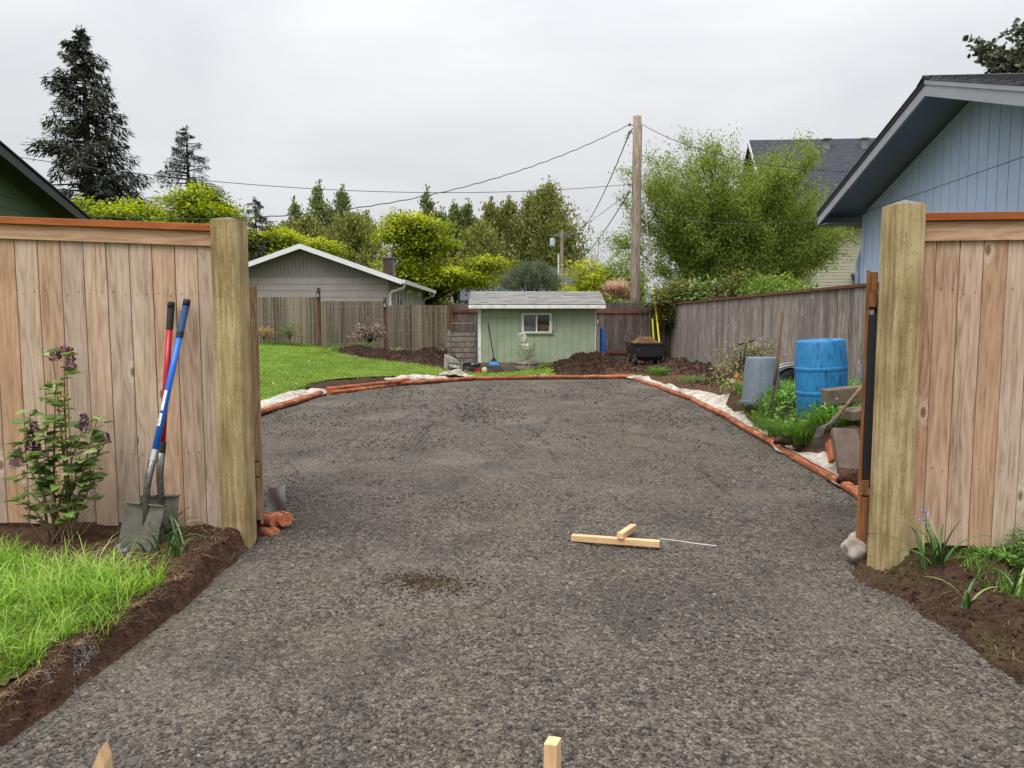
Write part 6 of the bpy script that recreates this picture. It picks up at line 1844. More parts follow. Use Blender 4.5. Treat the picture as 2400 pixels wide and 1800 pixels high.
def grey_house():
    B = thing('grey_house', 'low grey house with white rake trim and brick chimney behind the reed screen', 'house', (0, 30, 0))
    GP = paint('house_grey', h((148, 142, 136)), .7, .05, 2)
    GP2 = paint('house_grey_gable', h((128, 124, 120)), .7, .05, 2)
    GD = paint('gap_shadow', h((88, 84, 80)), .9)
    RF = m_shingle('grey_roof', h((80, 78, 78)), h((110, 108, 106)), h((136, 132, 128)))
    WH = paint('house_white', h((222, 223, 226)), .6, .04)
    x1, px_, pz, sl_ = -4.92, -8.28, 4.28, .35
    x0 = 2 * px_ - x1
    ez = pz - sl_ * (x1 + .6 - px_)
    rz_ = lambda x: pz - sl_ * abs(x - px_)
    m = MB(); m.prism([(x0, 0), (x1, 0), (x1, rz_(x1) - .1), (px_, pz - .1), (x0, rz_(x0) - .1)], .03, .1); m.build('wall', GD, B)
    # horizontal planks below, upright boards in the gable
    gz = 3.07
    z = .2; k = 0
    while z < gz - .01:
        z1 = min(z + .258, gz)
        cuts = sorted([x0, x1] + [x0 + ((k * 2.37 + j * 3.66) % (x1 - x0)) for j in range(2)])
        for a, b in zip(cuts[:-1], cuts[1:]):
            if b - a < .05: continue
            m = MB(); m.hexa([(a + .004, -.014, z + .008), (b - .004, -.014, z + .008), (b - .004, .028, z + .008), (a + .004, .028, z + .008), (a + .004, -.002, z1), (b - .004, -.002, z1), (b - .004, .028, z1), (a + .004, .028, z1)]); m.build('siding_plank', GP, B)
        z = z1; k += 1
    x = x0
    while x < x1 - .01:
        b = min(x + .152, x1)
        za, zb_ = rz_(x) - .06, rz_(b) - .06
        if min(za, zb_) > gz + .02:
            m = MB(); m.hexa([(x + .004, -.004, gz + .006), (b - .004, -.004, gz + .006), (b - .004, .028, gz + .006), (x + .004, .028, gz + .006), (x + .004, -.004, za), (b - .004, -.004, zb_), (b - .004, .028, zb_), (x + .004, .028, za)]); m.build('gable_board', GP2, B)
        x = b
    ov = -.5
    # side wall to the right, receding, with planks and windows
    Lw = 11.2
    m = MB(); m.bounds(x1 - .08, x1 - .016, .12, Lw, 0, rz_(x1) - .08); m.build('side_wall', GD, B)
    z = .2
    while z < 2.9:
        m = MB(); m.bounds(x1 - .015, x1 + .01, .0, Lw, z + .008, min(z + .258, 2.93)); m.build('siding_plank', GP, B); z += .258
    DG = paint('dark_pane', (.02, .024, .028), .08, .1, spec=.8)
    for (y, w_, ht) in ((1.6, 1.9, 1.7), (5.0, 1.3, 1.4), (8.7, 1.5, 1.4)):
        m = MB(); zt_ = 2.62
        for a, b in ((y, y + .11), (y + w_ - .11, y + w_), (y + w_ / 2 - .06, y + w_ / 2 + .06)): m.bounds(x1 + .011, x1 + .06, a, b, zt_ - ht, zt_)
        m.bounds(x1 + .011, x1 + .062, y - .03, y + w_ + .03, zt_ + .001, zt_ + .14); m.bounds(x1 + .011, x1 + .062, y - .03, y + w_ + .03, zt_ - ht - .1, zt_ - ht - .001)
        wn = m.build('window', WH, B)
        for a, b in ((y + .112, y + w_ / 2 - .062), (y + w_ / 2 + .062, y + w_ - .112)):
            m = MB(); m.bounds(x1 + .011, x1 + .022, a, b, zt_ - ht, zt_); m.build('pane', DG, wn)
    for xe in (x1 + .6, x0 - .6):
        ze = rz_(xe)
        m = MB(); m.hexa([(px_, ov, pz), (xe, ov, ze), (xe, Lw + .5, ze), (px_, Lw + .5, pz), (px_, ov, pz + .06), (xe, ov, ze + .06), (xe, Lw + .5, ze + .06), (px_, Lw + .5, pz + .06)]); m.build('roof', RF, B)
        m = MB(); m.hexa([(px_, ov - .03, pz - .14), (xe, ov - .03, ze - .14), (xe, ov - .001, ze - .14), (px_, ov - .001, pz - .14), (px_, ov - .03, pz + .055), (xe, ov - .03, ze + .055), (xe, ov - .001, ze + .055), (px_, ov - .001, pz + .055)]); m.build('rake_trim', WH, B)
    # gutter: ribbed trough, and downspouts
    xe = x1 + .6; ze = rz_(xe)
    m = MB(); m.prism([(xe + .002, ze - .10), (xe + .10, ze - .10), (xe + .13, ze + .05), (xe + .002, ze + .05)], ov, Lw + .5); m.build('gutter', WH, B)
    GT = paint('gutter_white', h((196, 198, 196)), .5)
    for y, nm in ((-.06, 'a'), (Lw - .1, 'b')):
        m = MB(); m.tube([(xe + .06, y - .2, ze - .1), (xe + .05, y - .2, ze - .25), (x1 + .12, y - .02, ze - .42), (x1 + .07, y, ze - .55), (x1 + .07, y, .2)], .055, 8); m.build('downspout', GT, B)
    # chimney of brick courses
    BR = wood('chimney_brick', [(.2, h((74, 62, 58))), (.5, h((104, 88, 82))), (.8, h((126, 110, 102)))], [(1, 1, 1), (.85, .85, .85), (1.12, 1.05, 1.0)], axis='x', ring=2, streak=.5)
    ch = MB(); ch.bounds(-5.80, -5.36, 4.0, 4.6, 2.8, 4.12); cho = ch.build('chimney', paint('mortar', h((118, 108, 102)), .9), B)
    me = None
    for r in range(15):
        z = 3.02 + r * .073
        for c in range(3):
            xx = -5.81 + c * .155 - (.075 if r % 2 else 0)
            a, b = max(xx, -5.815), min(xx + .148, -5.345)
            if b - a < .03: continue
            if me is None:
                m = MB(); m.box((.5, 0, .5), (1, .02, 1)); o = m.build('brick', BR, cho); me = o.data
            else:
                o = bpy.data.objects.new('brick', me); link(o, cho)
            o.location = (a, 3.994 - RNG.uniform(0, .004), z); o.scale = (b - a, 1, .065)
    m = MB(); m.bounds(-5.86, -5.30, 3.94, 4.66, 4.121, 4.18); m.build('chimney_cap', paint('cap_conc', h((110, 104, 98)), .9), cho)
    m = MB(); m.lathe([(.08, 4.181), (.08, 4.30), (.13, 4.31), (.13, 4.37), (.02, 4.40)], 12, (-5.58, 4.3, 0)); m.build('flue', SILVER, cho)
grey_house()

def two_storey():
    B = thing('two_storey_house', 'beige two storey house with dark roof behind the big tree', 'house', (12.7, 36, 0), math.radians(-4))
    SI = paint('beige_siding', h((170, 166, 146)), .75, .05)
    RD = m_shingle('slate_shingles', h((46, 48, 54)), h((66, 68, 76)), h((88, 90, 98)))
    WH = paint('beige_trim', h((206, 204, 196)), .6)
    L_ = 12; ez, rz_, y_r = 6.2, 10.75, 4.6
    me = None
    for k in range(38):
        z = .3 + k * .15
        m = MB(); m.hexa([(0, -.018, z), (L_, -.018, z), (L_, .0, z), (0, 0, z), (0, -.004, z + .149), (L_, -.004, z + .149), (L_, 0, z + .149), (0, 0, z + .149)]); m.build('siding_board', SI, B)
    m = MB(); m.bounds(0, L_, .001, .1, 0, ez); m.build('wall', SI, B)
    m = MB(); m.prism([(.0, 0), (2 * y_r, 0), (2 * y_r, ez), (y_r, rz_ - .1), (0, ez)], 0, .1, lambda a, z, y: (y, a + .101, z)); m.build('gable_wall', SI, B)
    m = MB(); e0 = -.5
    zs = (rz_ - ez) / y_r
    m.hexa([(-.45, e0, ez + zs * e0), (L_, e0, ez + zs * e0), (L_, y_r, rz_), (-.45, y_r, rz_), (-.45, e0, ez + zs * e0 + .1), (L_, e0, ez + zs * e0 + .1), (L_, y_r, rz_ + .1), (-.45, y_r, rz_ + .1)]); m.build('roof', RD, B)
    m = MB(); m.hexa([(-.45, y_r, rz_), (L_, y_r, rz_), (L_, 2 * y_r - e0, ez + zs * e0), (-.45, 2 * y_r - e0, ez + zs * e0), (-.45, y_r, rz_ + .1), (L_, y_r, rz_ + .1), (L_, 2 * y_r - e0, ez + zs * e0 + .1), (-.45, 2 * y_r - e0, ez + zs * e0 + .1)]); m.build('roof', RD, B)
    m = MB(); m.hexa([(-.50, e0, ez + zs * e0 - .16), (-.452, e0, ez + zs * e0 - .16), (-.452, y_r, rz_ - .16), (-.50, y_r, rz_ - .16), (-.50, e0, ez + zs * e0 + .08), (-.452, e0, ez + zs * e0 + .08), (-.452, y_r, rz_ + .08), (-.50, y_r, rz_ + .08)]); m.build('rake_trim', WH, B)
    for x in (3.2, 5.1):
        m = MB(); m.bounds(x, x + .3, y_r - .75, y_r - .45, rz_ - .6, rz_ - .10); m.bounds(x - .05, x + .35, y_r - .85, y_r - .4, rz_ - .0995, rz_ - .05); m.build('roof_vent', paint('vent_%d' % int(x * 10), h((120, 122, 124)), .5), B)
    # porch roof low on the wall
    m = MB(); m.hexa([(3.4, -1.6, 2.75), (8, -1.6, 2.75), (8, -.02, 3.45), (3.4, -.02, 3.45), (3.4, -1.6, 2.85), (8, -1.6, 2.85), (8, -.02, 3.55), (3.4, -.02, 3.55)]); m.build('porch_roof', RD, B)
    m = MB(); m.bounds(3.4, 8, -1.63, -1.601, 2.62, 2.86); m.build('porch_fascia', WH, B)
    m = MB(); m.bounds(3.5, 8, -1.5, -1.4, 0, 2.7); m.build('porch_wall', SI, B)
two_storey()
def far_house():
    B = thing('far_house', 'distant low house with slate blue roof beyond the shed', 'house', (0, 66, 0))
    RD = m_shingle('far_slate', h((66, 70, 80)), h((84, 88, 98)), h((104, 108, 118)))
    m = MB(); m.hexa([(-4.6, 0, 2.9), (7.2, 0, 2.9), (7.2, 5, 6.0), (-4.6, 5, 6.0), (-4.6, 0, 3.0), (7.2, 0, 3.0), (7.2, 5, 6.1), (-4.6, 5, 6.1)]); m.build('roof', RD, B)
    m = MB(); m.bounds(-4, 6.6, .5, 8, 0, 2.95); m.build('wall', paint('far_wall', h((150, 146, 140)), .8), B)
    for x in (.4, 4.95):
        m = MB(); m.bounds(x, x + .4, 4.0, 4.4, 5.4, 6.05); m.build('roof_vent', paint('far_vent_%d' % int(x * 10), h((150, 150, 150)), .6), B)
far_house()

# ------------------------------------------------------------------ trees and shrubs
BARK = paint('tree_bark', h((84, 72, 62)), .95, .3, 6, bump=.5)
BARKD = paint('dark_bark', h((58, 52, 48)), .95, .3, 6, bump=.5)
def bez(a, m_, b, n=7):
    return [a * (1 - i / n) ** 2 + m_ * 2 * (i / n) * (1 - i / n) + b * (i / n) ** 2 for i in range(n + 1)]

def crown_tree(name, label, base, th, tr, lobes, nclump, per, ls, cr, mat, bark=BARK, group=None, flat=.55, nbr=26, cat='tree', down=.15, shell=.6, tilt=.5, jr=.10):
    """lobes: (dx,dy,z,rx,ry,rz) ellipsoids relative to base; leaf clumps near their surface"""
    t = thing(name, label, cat, base, 0, group)
    lob = np.array(lobes, float)
    vol = (lob[:, 3] * lob[:, 4] * lob[:, 5]) ** (2 / 3)
    li = NP.choice(len(lob), nclump, p=vol / vol.sum())
    d = rvec(nclump); d[:, 2] = np.abs(d[:, 2]) * .9 - .35 * (NP.random(nclump) < .55)
    rad = shell + (1 - shell) * NP.random(nclump) + jr * NP.normal(size=nclump)
    C = lob[li, :3] + d * rad[:, None] * lob[li, 3:6]
    m = MB()
    top = Vector((0, 0, th))
    m.tube([(0, 0, -.2), (.02 * th, 0, th * .5), top], [tr * 1.25, tr, tr * .75], 8)
    m.build('trunk', bark, t, smooth=True)
    m = MB()
    for k in range(min(nbr, nclump)):
        c = Vector(C[k]); a = Vector((0, 0, th * (.55 + .45 * RNG.random())))
        mid = a.lerp(c, .5) + Vector((0, 0, .12 * (c - a).length))
        m.tube(bez(a, mid, c, 5), [tr * .42, tr * .33, tr * .26, tr * .19, tr * .12, tr * .05], 5)
    m.build('branches', bark, t, smooth=True)
    N = nclump * per
    g = NP.normal(size=(N, 3)) * cr * np.array([1, 1, flat]); g[:, 2] -= .25 * np.hypot(g[:, 0], g[:, 1])
    pos = np.repeat(C, per, 0) + g * (.7 + .6 * NP.random(nclump)).repeat(per)[:, None]
    out = g + .5 * cr * np.repeat(d, per, 0)
    out[:, 2] -= down * cr
    fw = out / np.maximum(np.linalg.norm(out, axis=1, keepdims=True), 1e-6) + .7 * rvec(N)
    up = np.tile([0, 0, 1.0], (N, 1)) + tilt * rvec(N)
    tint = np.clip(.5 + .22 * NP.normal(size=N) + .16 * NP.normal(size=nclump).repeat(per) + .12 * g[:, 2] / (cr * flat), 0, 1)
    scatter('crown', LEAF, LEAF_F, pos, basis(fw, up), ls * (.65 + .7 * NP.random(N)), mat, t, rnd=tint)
    return t

MAPLE = leafm('maple_leaf', [h((84, 98, 16)), h((128, 140, 22)), h((162, 170, 38)), h((190, 196, 66)), h((210, 212, 106))], .5)
MAPLE2 = leafm('maple_leaf_green', [h((82, 98, 20)), h((120, 136, 28)), h((158, 168, 42)), h((190, 196, 72))], .5)
POP = leafm('poplar_leaf', [h((72, 86, 52)), h((100, 114, 70)), h((126, 138, 88)), h((158, 164, 116))], .4)
POP2 = leafm('poplar_leaf_warm', [h((80, 88, 44)), h((110, 118, 60)), h((138, 142, 78)), h((166, 166, 104))], .4)
BIRCH = leafm('birch_leaf', [h((92, 110, 46)), h((118, 136, 60)), h((140, 156, 74)), h((164, 178, 96))], .5)
SPR = leafm('spruce_needle', [h((40, 44, 40)), h((58, 62, 54)), h((78, 82, 70)), h((98, 100, 86))], .12, .8)
SPR2 = leafm('spruce_needle_blue', [h((42, 50, 46)), h((62, 72, 66)), h((84, 94, 86)), h((106, 114, 104))], .12, .8)
PINEN = leafm('pine_needle', [h((54, 66, 50)), h((82, 96, 74)), h((112, 124, 98)), h((142, 152, 124))], .2, .7)

def rlobes(zt, hw, hd, hz, n, seed, r0=.55):
    r = random.Random(seed); out = []
    for k in range(n):
        s_ = (k + .5) / n
        a = r.uniform(0, 6.28); d = math.sqrt(r.random()) * (.35 + .65 * s_)
        rr = r0 * r.uniform(.7, 1.25) * (.8 + .5 * s_)
        out.append((math.cos(a) * d * hw, math.sin(a) * d * hd, zt - rr * .75 - hz * s_ * r.uniform(.8, 1.1), rr * 1.25, rr * 1.15, rr * .8))
    return out
def px_tree(px, ytop, Y):
    p = at(px, ytop, Y)
    return Vector((p.x, Y, 0)), p.z

# left row of maples over the fence
g1 = 'yellow green maples behind the left fence'
for k, (px, yt, Y, hw, lb) in enumerate(((235, 462, 34, 2.3, 'yellow green maple peeking over the fence beside the green house roof'), (360, 466, 36, 2.1, 'yellow green maple low between the two spruces'), (475, 436, 34, 2.4, 'taller yellow green maple under the small spruce left of the post'))):
    b, zt = px_tree(px, yt, Y)
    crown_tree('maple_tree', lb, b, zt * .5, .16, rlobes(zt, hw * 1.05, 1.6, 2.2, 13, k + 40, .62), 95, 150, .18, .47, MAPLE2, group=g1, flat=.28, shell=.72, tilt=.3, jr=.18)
b, zt = px_tree(640, 520, 48)
crown_tree('maple_tree', 'yellow maple rising right of the left post behind the grey roof', b, zt * .5, .2, rlobes(zt, 2.2, 1.8, 2.6, 12, 51, .75) + [(x_ + 2.6, y_, z_ - .9, a1, a2, a3) for (x_, y_, z_, a1, a2, a3) in rlobes(zt, 1.8, 1.5, 1.8, 8, 52, .7)], 120, 170, .19, .50, MAPLE, group=g1, flat=.28, shell=.72, tilt=.3, jr=.17)
b, zt = px_tree(980, 484, 47)
crown_tree('maple_tree', 'large bright yellow green maple in the middle behind the chimney', b, zt * .35, .3,
           [(x_ * (1.0 if x_ < 0 else 1.35) - .3, y_, z_, a1, a2, a3) for (x_, y_, z_, a1, a2, a3) in rlobes(zt, 3.0, 2.2, 6.2, 30, 61, .85)] + [(4.3, .3, zt - 3.4, 1.0, 1.0, .8), (3.6, 0, zt - 4.4, 1.1, 1.1, .8), (-.6, 0, zt - 1.0, 1.0, 1.0, .8), (0, -.2, zt - 2.2, 1.5, 1.3, 1.0)],
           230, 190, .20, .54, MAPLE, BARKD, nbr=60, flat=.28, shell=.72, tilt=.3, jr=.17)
b, zt = px_tree(1372, 600, 34)
crown_tree('maple_tree', 'small yellow green tree right of the far pole above the shed', b, 1.4, .10, [(0, 0, zt - 1.0, .9, .9, .95), (-.3, -.2, zt - 2.0, .9, .8, .8), (.4, 0, zt - 1.8, .7, .7, .8)], 90, 40, .16, .22, MAPLE)
b, zt = px_tree(1325, 664, 33)
crown_tree('maple_tree', 'low yellow green shrub just above the shed roof right end', b, 1.0, .06, [(0, 0, zt - .4, .5, .5, .45), (.1, 0, zt - .9, .4, .4, .4)], 30, 36, .13, .15, MAPLE)
b, zt = px_tree(1385, 640, 36)
crown_tree('olive_shrub', 'thin olive brown shrub left of the pink blossom', b, 1.2, .08, [(0, 0, zt - 1.0, 1.0, .8, 1.1)], 110, 26, .10, .25, leafm('olive_leaf', [h((84, 84, 44)), h((120, 116, 64)), h((152, 144, 88))]), cat='shrub')

# poplar belt
g2 = 'far poplars behind the houses'
def poplar(px, yt, Y, hw, lb, mat=POP, dens=1.0, conical=False):
    b, zt = px_tree(px, yt, Y)
    t = thing('poplar_tree', lb, 'tree', b, 0, g2)
    m = MB(); m.tube([(0, 0, 0), (.1, 0, zt * .5), (0, 0, zt * .97)], [.22, .14, .03], 7); m.build('trunk', BARK, t, smooth=True)
    hw *= 1.45
    nb = int(74 * dens); per = 74
    mb = MB(); pos, fw = [], []
    for k in range(nb):
        s_ = (k + RNG.random()) / nb
        z0 = zt * (.12 + .80 * s_)
        rad = hw * ((1 - s_) ** .85 * 1.0 + .06) * RNG.uniform(.75, 1.15)
        a = RNG.uniform(0, 6.28)
        rise = rad * RNG.uniform(.9, 1.9)
        e_ = Vector((math.cos(a) * rad, math.sin(a) * rad, min(z0 + rise, zt)))
        s0 = Vector((0, 0, z0))
        P = bez(s0, Vector((e_.x * .7, e_.y * .7, z0 + rise * .35)), e_, 4)
        mb.tube(P, [.04, .03, .025, .018, .008], 4)
        u = NP.random(per) ** .7
        pp_ = np.array([P[0].lerp(e_, float(x)) for x in u]) + NP.normal(size=(per, 3)) * (.10 + .12 * u)[:, None] * hw * .42
        pos.append(pp_); fw.append(np.tile(np.array([e_.x, e_.y, 1.2 * rise + .4]), (per, 1)))
    u = NP.random(60); pos.append(np.stack([NP.normal(size=60) * .12, NP.normal(size=60) * .12, zt * (.86 + .14 * u)], 1)); fw.append(np.tile([0, 0, 1.0], (60, 1)))
    mb.build('branches', BARK, t)
    pos = np.concatenate(pos); fw = np.concatenate(fw); N = len(pos)
    fw = fw / np.linalg.norm(fw, axis=1, keepdims=True) + .6 * rvec(N)
    scatter('crown', LEAF, LEAF_F, pos, basis(fw, rvec(N)), .27 * (.6 + .8 * NP.random(N)), mat, t)
for (px, yt, Y, hw, lb, mt, dn) in (
        (690, 462, 78, 1.6, 'leftmost thin poplar above the grey house roof', POP, .8), (748, 424, 80, 2.0, 'tall poplar left of the central maple', POP, 1), (803, 432, 80, 1.9, 'tall poplar directly left of the central maple top', POP, 1), (858, 495, 76, 1.7, 'short poplar behind the left flank of the central maple', POP, .8),
        (720, 500, 70, 2.2, 'broad low poplar filling in behind the grey gable', POP2, 1), (830, 500, 66, 2.6, 'olive poplar low behind the chimney', POP2, 1.2), (1000, 436, 74, 1.5, 'slim dark poplar rising above the central maple', POP, .7), (1035, 486, 76, 1.6, 'low poplar right behind the central maple top', POP, .9),
        (1064, 470, 78, 1.7, 'first poplar of the dense belt right of the maple', POP, 1), (1098, 466, 78, 1.8, 'second poplar of the dense belt', POP, 1), (1150, 464, 78, 2.2, 'third poplar of the dense belt above the shed', POP2, 1.2), (1192, 462, 77, 2.2, 'fourth poplar of the dense belt above the shed', POP2, 1.2),
        (1238, 452, 76, 2.2, 'tall poplar left of the biggest poplar', POP2, 1.2), (1287, 424, 74, 3.0, 'biggest poplar standing behind the far transformer pole', POP2, 1.7), (1325, 520, 72, 1.8, 'short poplar at the right end of the belt', POP2, 1), (1125, 520, 70, 2.4, 'bushy poplar low in the belt behind the pine', POP2, 1.1),
        (665, 520, 86, 3.0, 'broad far poplar low at the left end of the belt', POP, 1), (775, 486, 88, 3.0, 'broad far poplar filling between the two tall left poplars', POP, 1.1), (1075, 500, 88, 3.2, 'broad far poplar between the maple and the dense belt', POP, 1.1), (1170, 490, 88, 3.2, 'broad far poplar behind the middle of the dense belt', POP, 1.1), (1260, 486, 88, 3.0, 'broad far poplar behind the biggest poplar', POP, 1.1)):
    poplar(px, yt, Y, hw, lb, mt, dn)

# conifers
def spruce(name, lb, px, yt, Y, hw_px, mat, nb, ybase=0.0, seed=1, droop=.35, gaps=True, tw=.42):
    r = random.Random(seed)
    b, zt = px_tree(px, yt, Y)
    t = thing(name, lb, 'tree', b)
    W = hw_px / F * Y
    m = MB(); m.tube([(0, 0, 0), (.05, 0, zt * .5), (0, 0, zt)], [zt * .022, zt * .014, .02], 8); m.build('trunk', BARKD, t, smooth=True)
    mb = MB(); pos, fw, sz = [], [], []
    for k in range(nb):
        s_ = (k + r.random()) / nb           # 0 bottom .. 1 top
        z0 = zt * (.10 + .89 * s_)
        a = r.uniform(0, 6.28)
        L_ = W * ((1 - s_) ** .62) * r.uniform(.6, 1.12) + .15
        if gaps and r.random() < .30: L_ *= .45
        if gaps: L_ *= 1 + .22 * math.sin(a * 1.0 + z0 * 1.1) * math.sin(z0 * .9 + 1)
        tip = Vector((math.cos(a) * L_, math.sin(a) * L_, z0 - droop * L_ * .55 + .10 * L_))
        mid = Vector((math.cos(a) * L_ * .55, math.sin(a) * L_ * .55, z0 + .04 * L_ - droop * L_ * .30))
        P = bez(Vector((0, 0, z0)), mid, tip, 6)
        mb.tube(P, [.05 * (1 - .8 * i / 6) * (.4 + L_ / W) for i in range(7)], 4)
        nt_ = int(40 + 120 * L_ / W)
        u = .16 + .84 * np.array([r.random() for _ in range(nt_)]) ** .85
        i0 = np.minimum((u * 6).astype(int), 5); f_ = u * 6 - i0
        PA = np.array(P)
        c = PA[i0] * (1 - f_)[:, None] + PA[i0 + 1] * f_[:, None]
        dv = np.array([math.cos(a), math.sin(a), 0]); sd = np.array([-math.sin(a), math.cos(a), 0])
        sg = np.where(NP.random(nt_) < .5, -1, 1)
        ww = (1 - .55 * u) * (.25 + .75 * L_ / W)
        off = sd[None] * (sg * NP.random(nt_) * .42 * ww)[:, None] * L_ * .42
        c = c + off; c[:, 2] -= np.abs(NP.normal(size=nt_)) * .16 * L_ * (1 - .6 * u); c[:, 2] += NP.normal(size=nt_) * .05 * L_
        d_ = dv[None] * .7 + sd[None] * (sg * .7)[:, None] + np.array([0, 0, -.35])[None] + .35 * NP.normal(size=(nt_, 3))
        pos.append(c); fw.append(d_); sz.append(np.full(nt_, tw) * (.6 + .7 * NP.random(nt_)) * (.55 + .45 * L_ / W))
    n = 70
    u = NP.random(n); aa = NP.random(n) * 6.28
    pos.append(np.stack([np.cos(aa) * .06, np.sin(aa) * .06, zt * (.93 + .07 * u)], 1)); fw.append(np.stack([np.cos(aa), np.sin(aa), .5 + 0 * aa], 1)); sz.append(np.full(n, tw * .55))
    mb.build('branches', BARKD, t)
    pos = np.concatenate(pos); fw = np.concatenate(fw); sz = np.concatenate(sz); N = len(pos)
    SPT = np.array([(0, 0, 0), (.13, .35, -.03), (.07, .75, -.05), (0, 1, -.12), (-.07, .75, -.05), (-.13, .35, -.03)])
    scatter('crown', SPT, [np.array([(0, 1, 5)]), np.array([(1, 2, 4, 5)]), np.array([(2, 3, 4)])], pos, basis(fw, np.tile([0, 0, 1.0], (N, 1)) + .35 * rvec(N)), sz, mat, t)
    return t
spruce('spruce_tree', 'tall ragged dark spruce at the left of the sky', 190, 62, 45, 172, SPR, 400, seed=4, tw=.46)
spruce('spruce_tree', 'smaller bluish spruce right of the tall one', 436, 296, 42, 138, SPR2, 150, seed=9, droop=.15, gaps=False, tw=.30)
spruce('cedar_tree', 'small dark cedar tip just right of the left post', 597, 462, 46, 80, SPR, 110, seed=12, droop=.2, gaps=False, tw=.28)

def pine_bush():
    b, zt = px_tree(1245, 602, 33)
    t = thing('pine_bush', 'rounded grey green pine above the shed roof', 'tree', b)
    m = MB(); m.tube([(0, 0, 0), (0, 0, zt * .7)], [.12, .04], 7); m.build('trunk', BARK, t)
    nC = 150; d = rvec(nC); d[:, 2] = np.abs(d[:, 2]) * .95 - .15
    C = np.array([0, 0, zt - 1.25]) + d * (.55 + .45 * NP.random(nC))[:, None] * np.array([1.28, 1.1, 1.2])
    m = MB()
    for k in range(40): m.tube(bez(Vector((0, 0, zt * .4)), Vector(C[k]) * .5 + Vector((0, 0, zt * .3)), Vector(C[k]), 4), [.03, .025, .02, .012, .006], 4)
    m.build('branches', BARK, t)
    per = 90; N = nC * per
    fw = np.repeat(d * .7 + np.array([0, 0, .55]), per, 0) + .75 * rvec(N)
    pos = np.repeat(C, per, 0) + NP.normal(size=(N, 3)) * .09
    scatter('crown', np.array([(-.03, 0, 0), (.03, 0, 0), (0, 1, 0)]), [np.array([(0, 1, 2)])], pos, basis(fw, rvec(N)), .16 + .16 * NP.random(N), PINEN, t)
pine_bush()

# big fresh green multi stem tree on the right
def fan_tree(name, lb, base, stems, mat, ls, per, bark, cat='tree', spread=.16):
    t = thing(name, lb, cat, base)
    mt, mb = MB(), MB(); pos, fw = [], []
    for (tip, r0, subs) in stems:
        tip = Vector(tip)
        mid = Vector((tip.x * .32, tip.y * .32, tip.z * .55))
        P = bez(Vector((RNG.uniform(-.2, .2), RNG.uniform(-.2, .2), -.1)), mid, tip, 9)
        mt.tube(P, [r0 * (1 - .9 * i / 9) for i in range(10)], 6)
        for k in range(subs):
            s_ = RNG.uniform(.28, .97); i0 = min(int(s_ * 9), 8); p0 = P[i0].lerp(P[i0 + 1], s_ * 9 - i0)
            d = (P[i0 + 1] - P[i0]).normalized()
            L_ = RNG.uniform(.5, 1.7) * (1.15 - .6 * s_)
            sd = Vector((RNG.gauss(0, 1), RNG.gauss(0, 1), RNG.gauss(0, .6))); sd = (sd - d * sd.dot(d)).normalized()
            e_ = p0 + (d * .75 + sd * .75 + Vector((0, 0, .15))) * L_
            mb.tube([p0, p0.lerp(e_, .5) + Vector((0, 0, .05 * L_)), e_], [r0 * .3 * (1.1 - s_) + .006, .007, .003], 4)
            u = .12 + .86 * NP.random(per)
            pos.append(np.array([p0.lerp(e_, float(x)) for x in u]) + NP.normal(size=(per, 3)) * spread * (.5 + u)[:, None])
            fw.append(np.tile(np.array(d * .5 + sd * .6), (per, 1)))
    mt.build('trunk', bark, t, smooth=True); mb.build('branches', bark, t)
    pos = np.concatenate(pos); fw = np.concatenate(fw); N = len(pos)
    scatter('crown', LEAFT, LEAFT_F, pos, basis(fw + .9 * rvec(N), rvec(N)), ls * (.7 + .6 * NP.random(N)), mat, t)
    return t
st = []
R2 = random.Random(21)
for k in range(84):
    a = R2.uniform(0, 6.28); rr = math.sqrt(R2.random())
    X = rr * math.cos(a) * 5.5; Yd = rr * math.sin(a) * 2.2
    Z = (8.9 - 3.0 * (abs(X) / 5.5) ** 2.2 - .8 * abs(Yd) / 2.2) * R2.uniform(.66, 1.0)
    if X > 3.2: Z *= .92
    if abs(X - .3) < .8: Z *= .90
    st.append(((X, Yd, Z), R2.uniform(.03, .075), 20))
b, zt = px_tree(1722, 320, 30)
fan_tree('birch_tree', 'big feathery fresh green tree behind the right fence', Vector((b.x, 30, .1)), st, BIRCH, .10, 130, BARKD, spread=.15)
st = []
for k in range(22):
    a = R2.uniform(0, 6.28); rr = math.sqrt(R2.random())
    st.append(((rr * math.cos(a) * 1.5 , rr * math.sin(a) * 1.2, (4.9 - 1.6 * rr * rr) * R2.uniform(.6, 1)), .04, 13))
b, zt = px_tree(1450, 510, 38)
fan_tree('birch_tree', 'smaller green tree directly behind the utility pole', Vector((b.x, 38, .1)), st, BIRCH, .14, 70, BARK, spread=.16)
st = [((R2.gauss(0, .9), R2.gauss(0, .7), R2.uniform(3.2, 8.3)), .06, 8) for k in range(26)]
b, zt = px_tree(1392, 535, 62)
fan_tree('bare_tree', 'sparse budding tree between the poplars and the utility pole', Vector((b.x, 62, 0)), st, leafm('bud_leaf', [h((128, 132, 98)), h((168, 170, 132))]), .12, 9, BARK, spread=.22)
st = [((R2.gauss(0, .8), R2.gauss(0, .5), R2.uniform(2.2, 5.2)), .05, 8) for k in range(16)]
b, zt = px_tree(1428, 590, 48)
fan_tree('bare_tree', 'thin grey budding tree just left of the utility pole', Vector((b.x, 48, 0)), st, leafm('bud_leaf_grey', [h((104, 112, 84)), h((150, 154, 124))]), .11, 12, BARK, spread=.2)

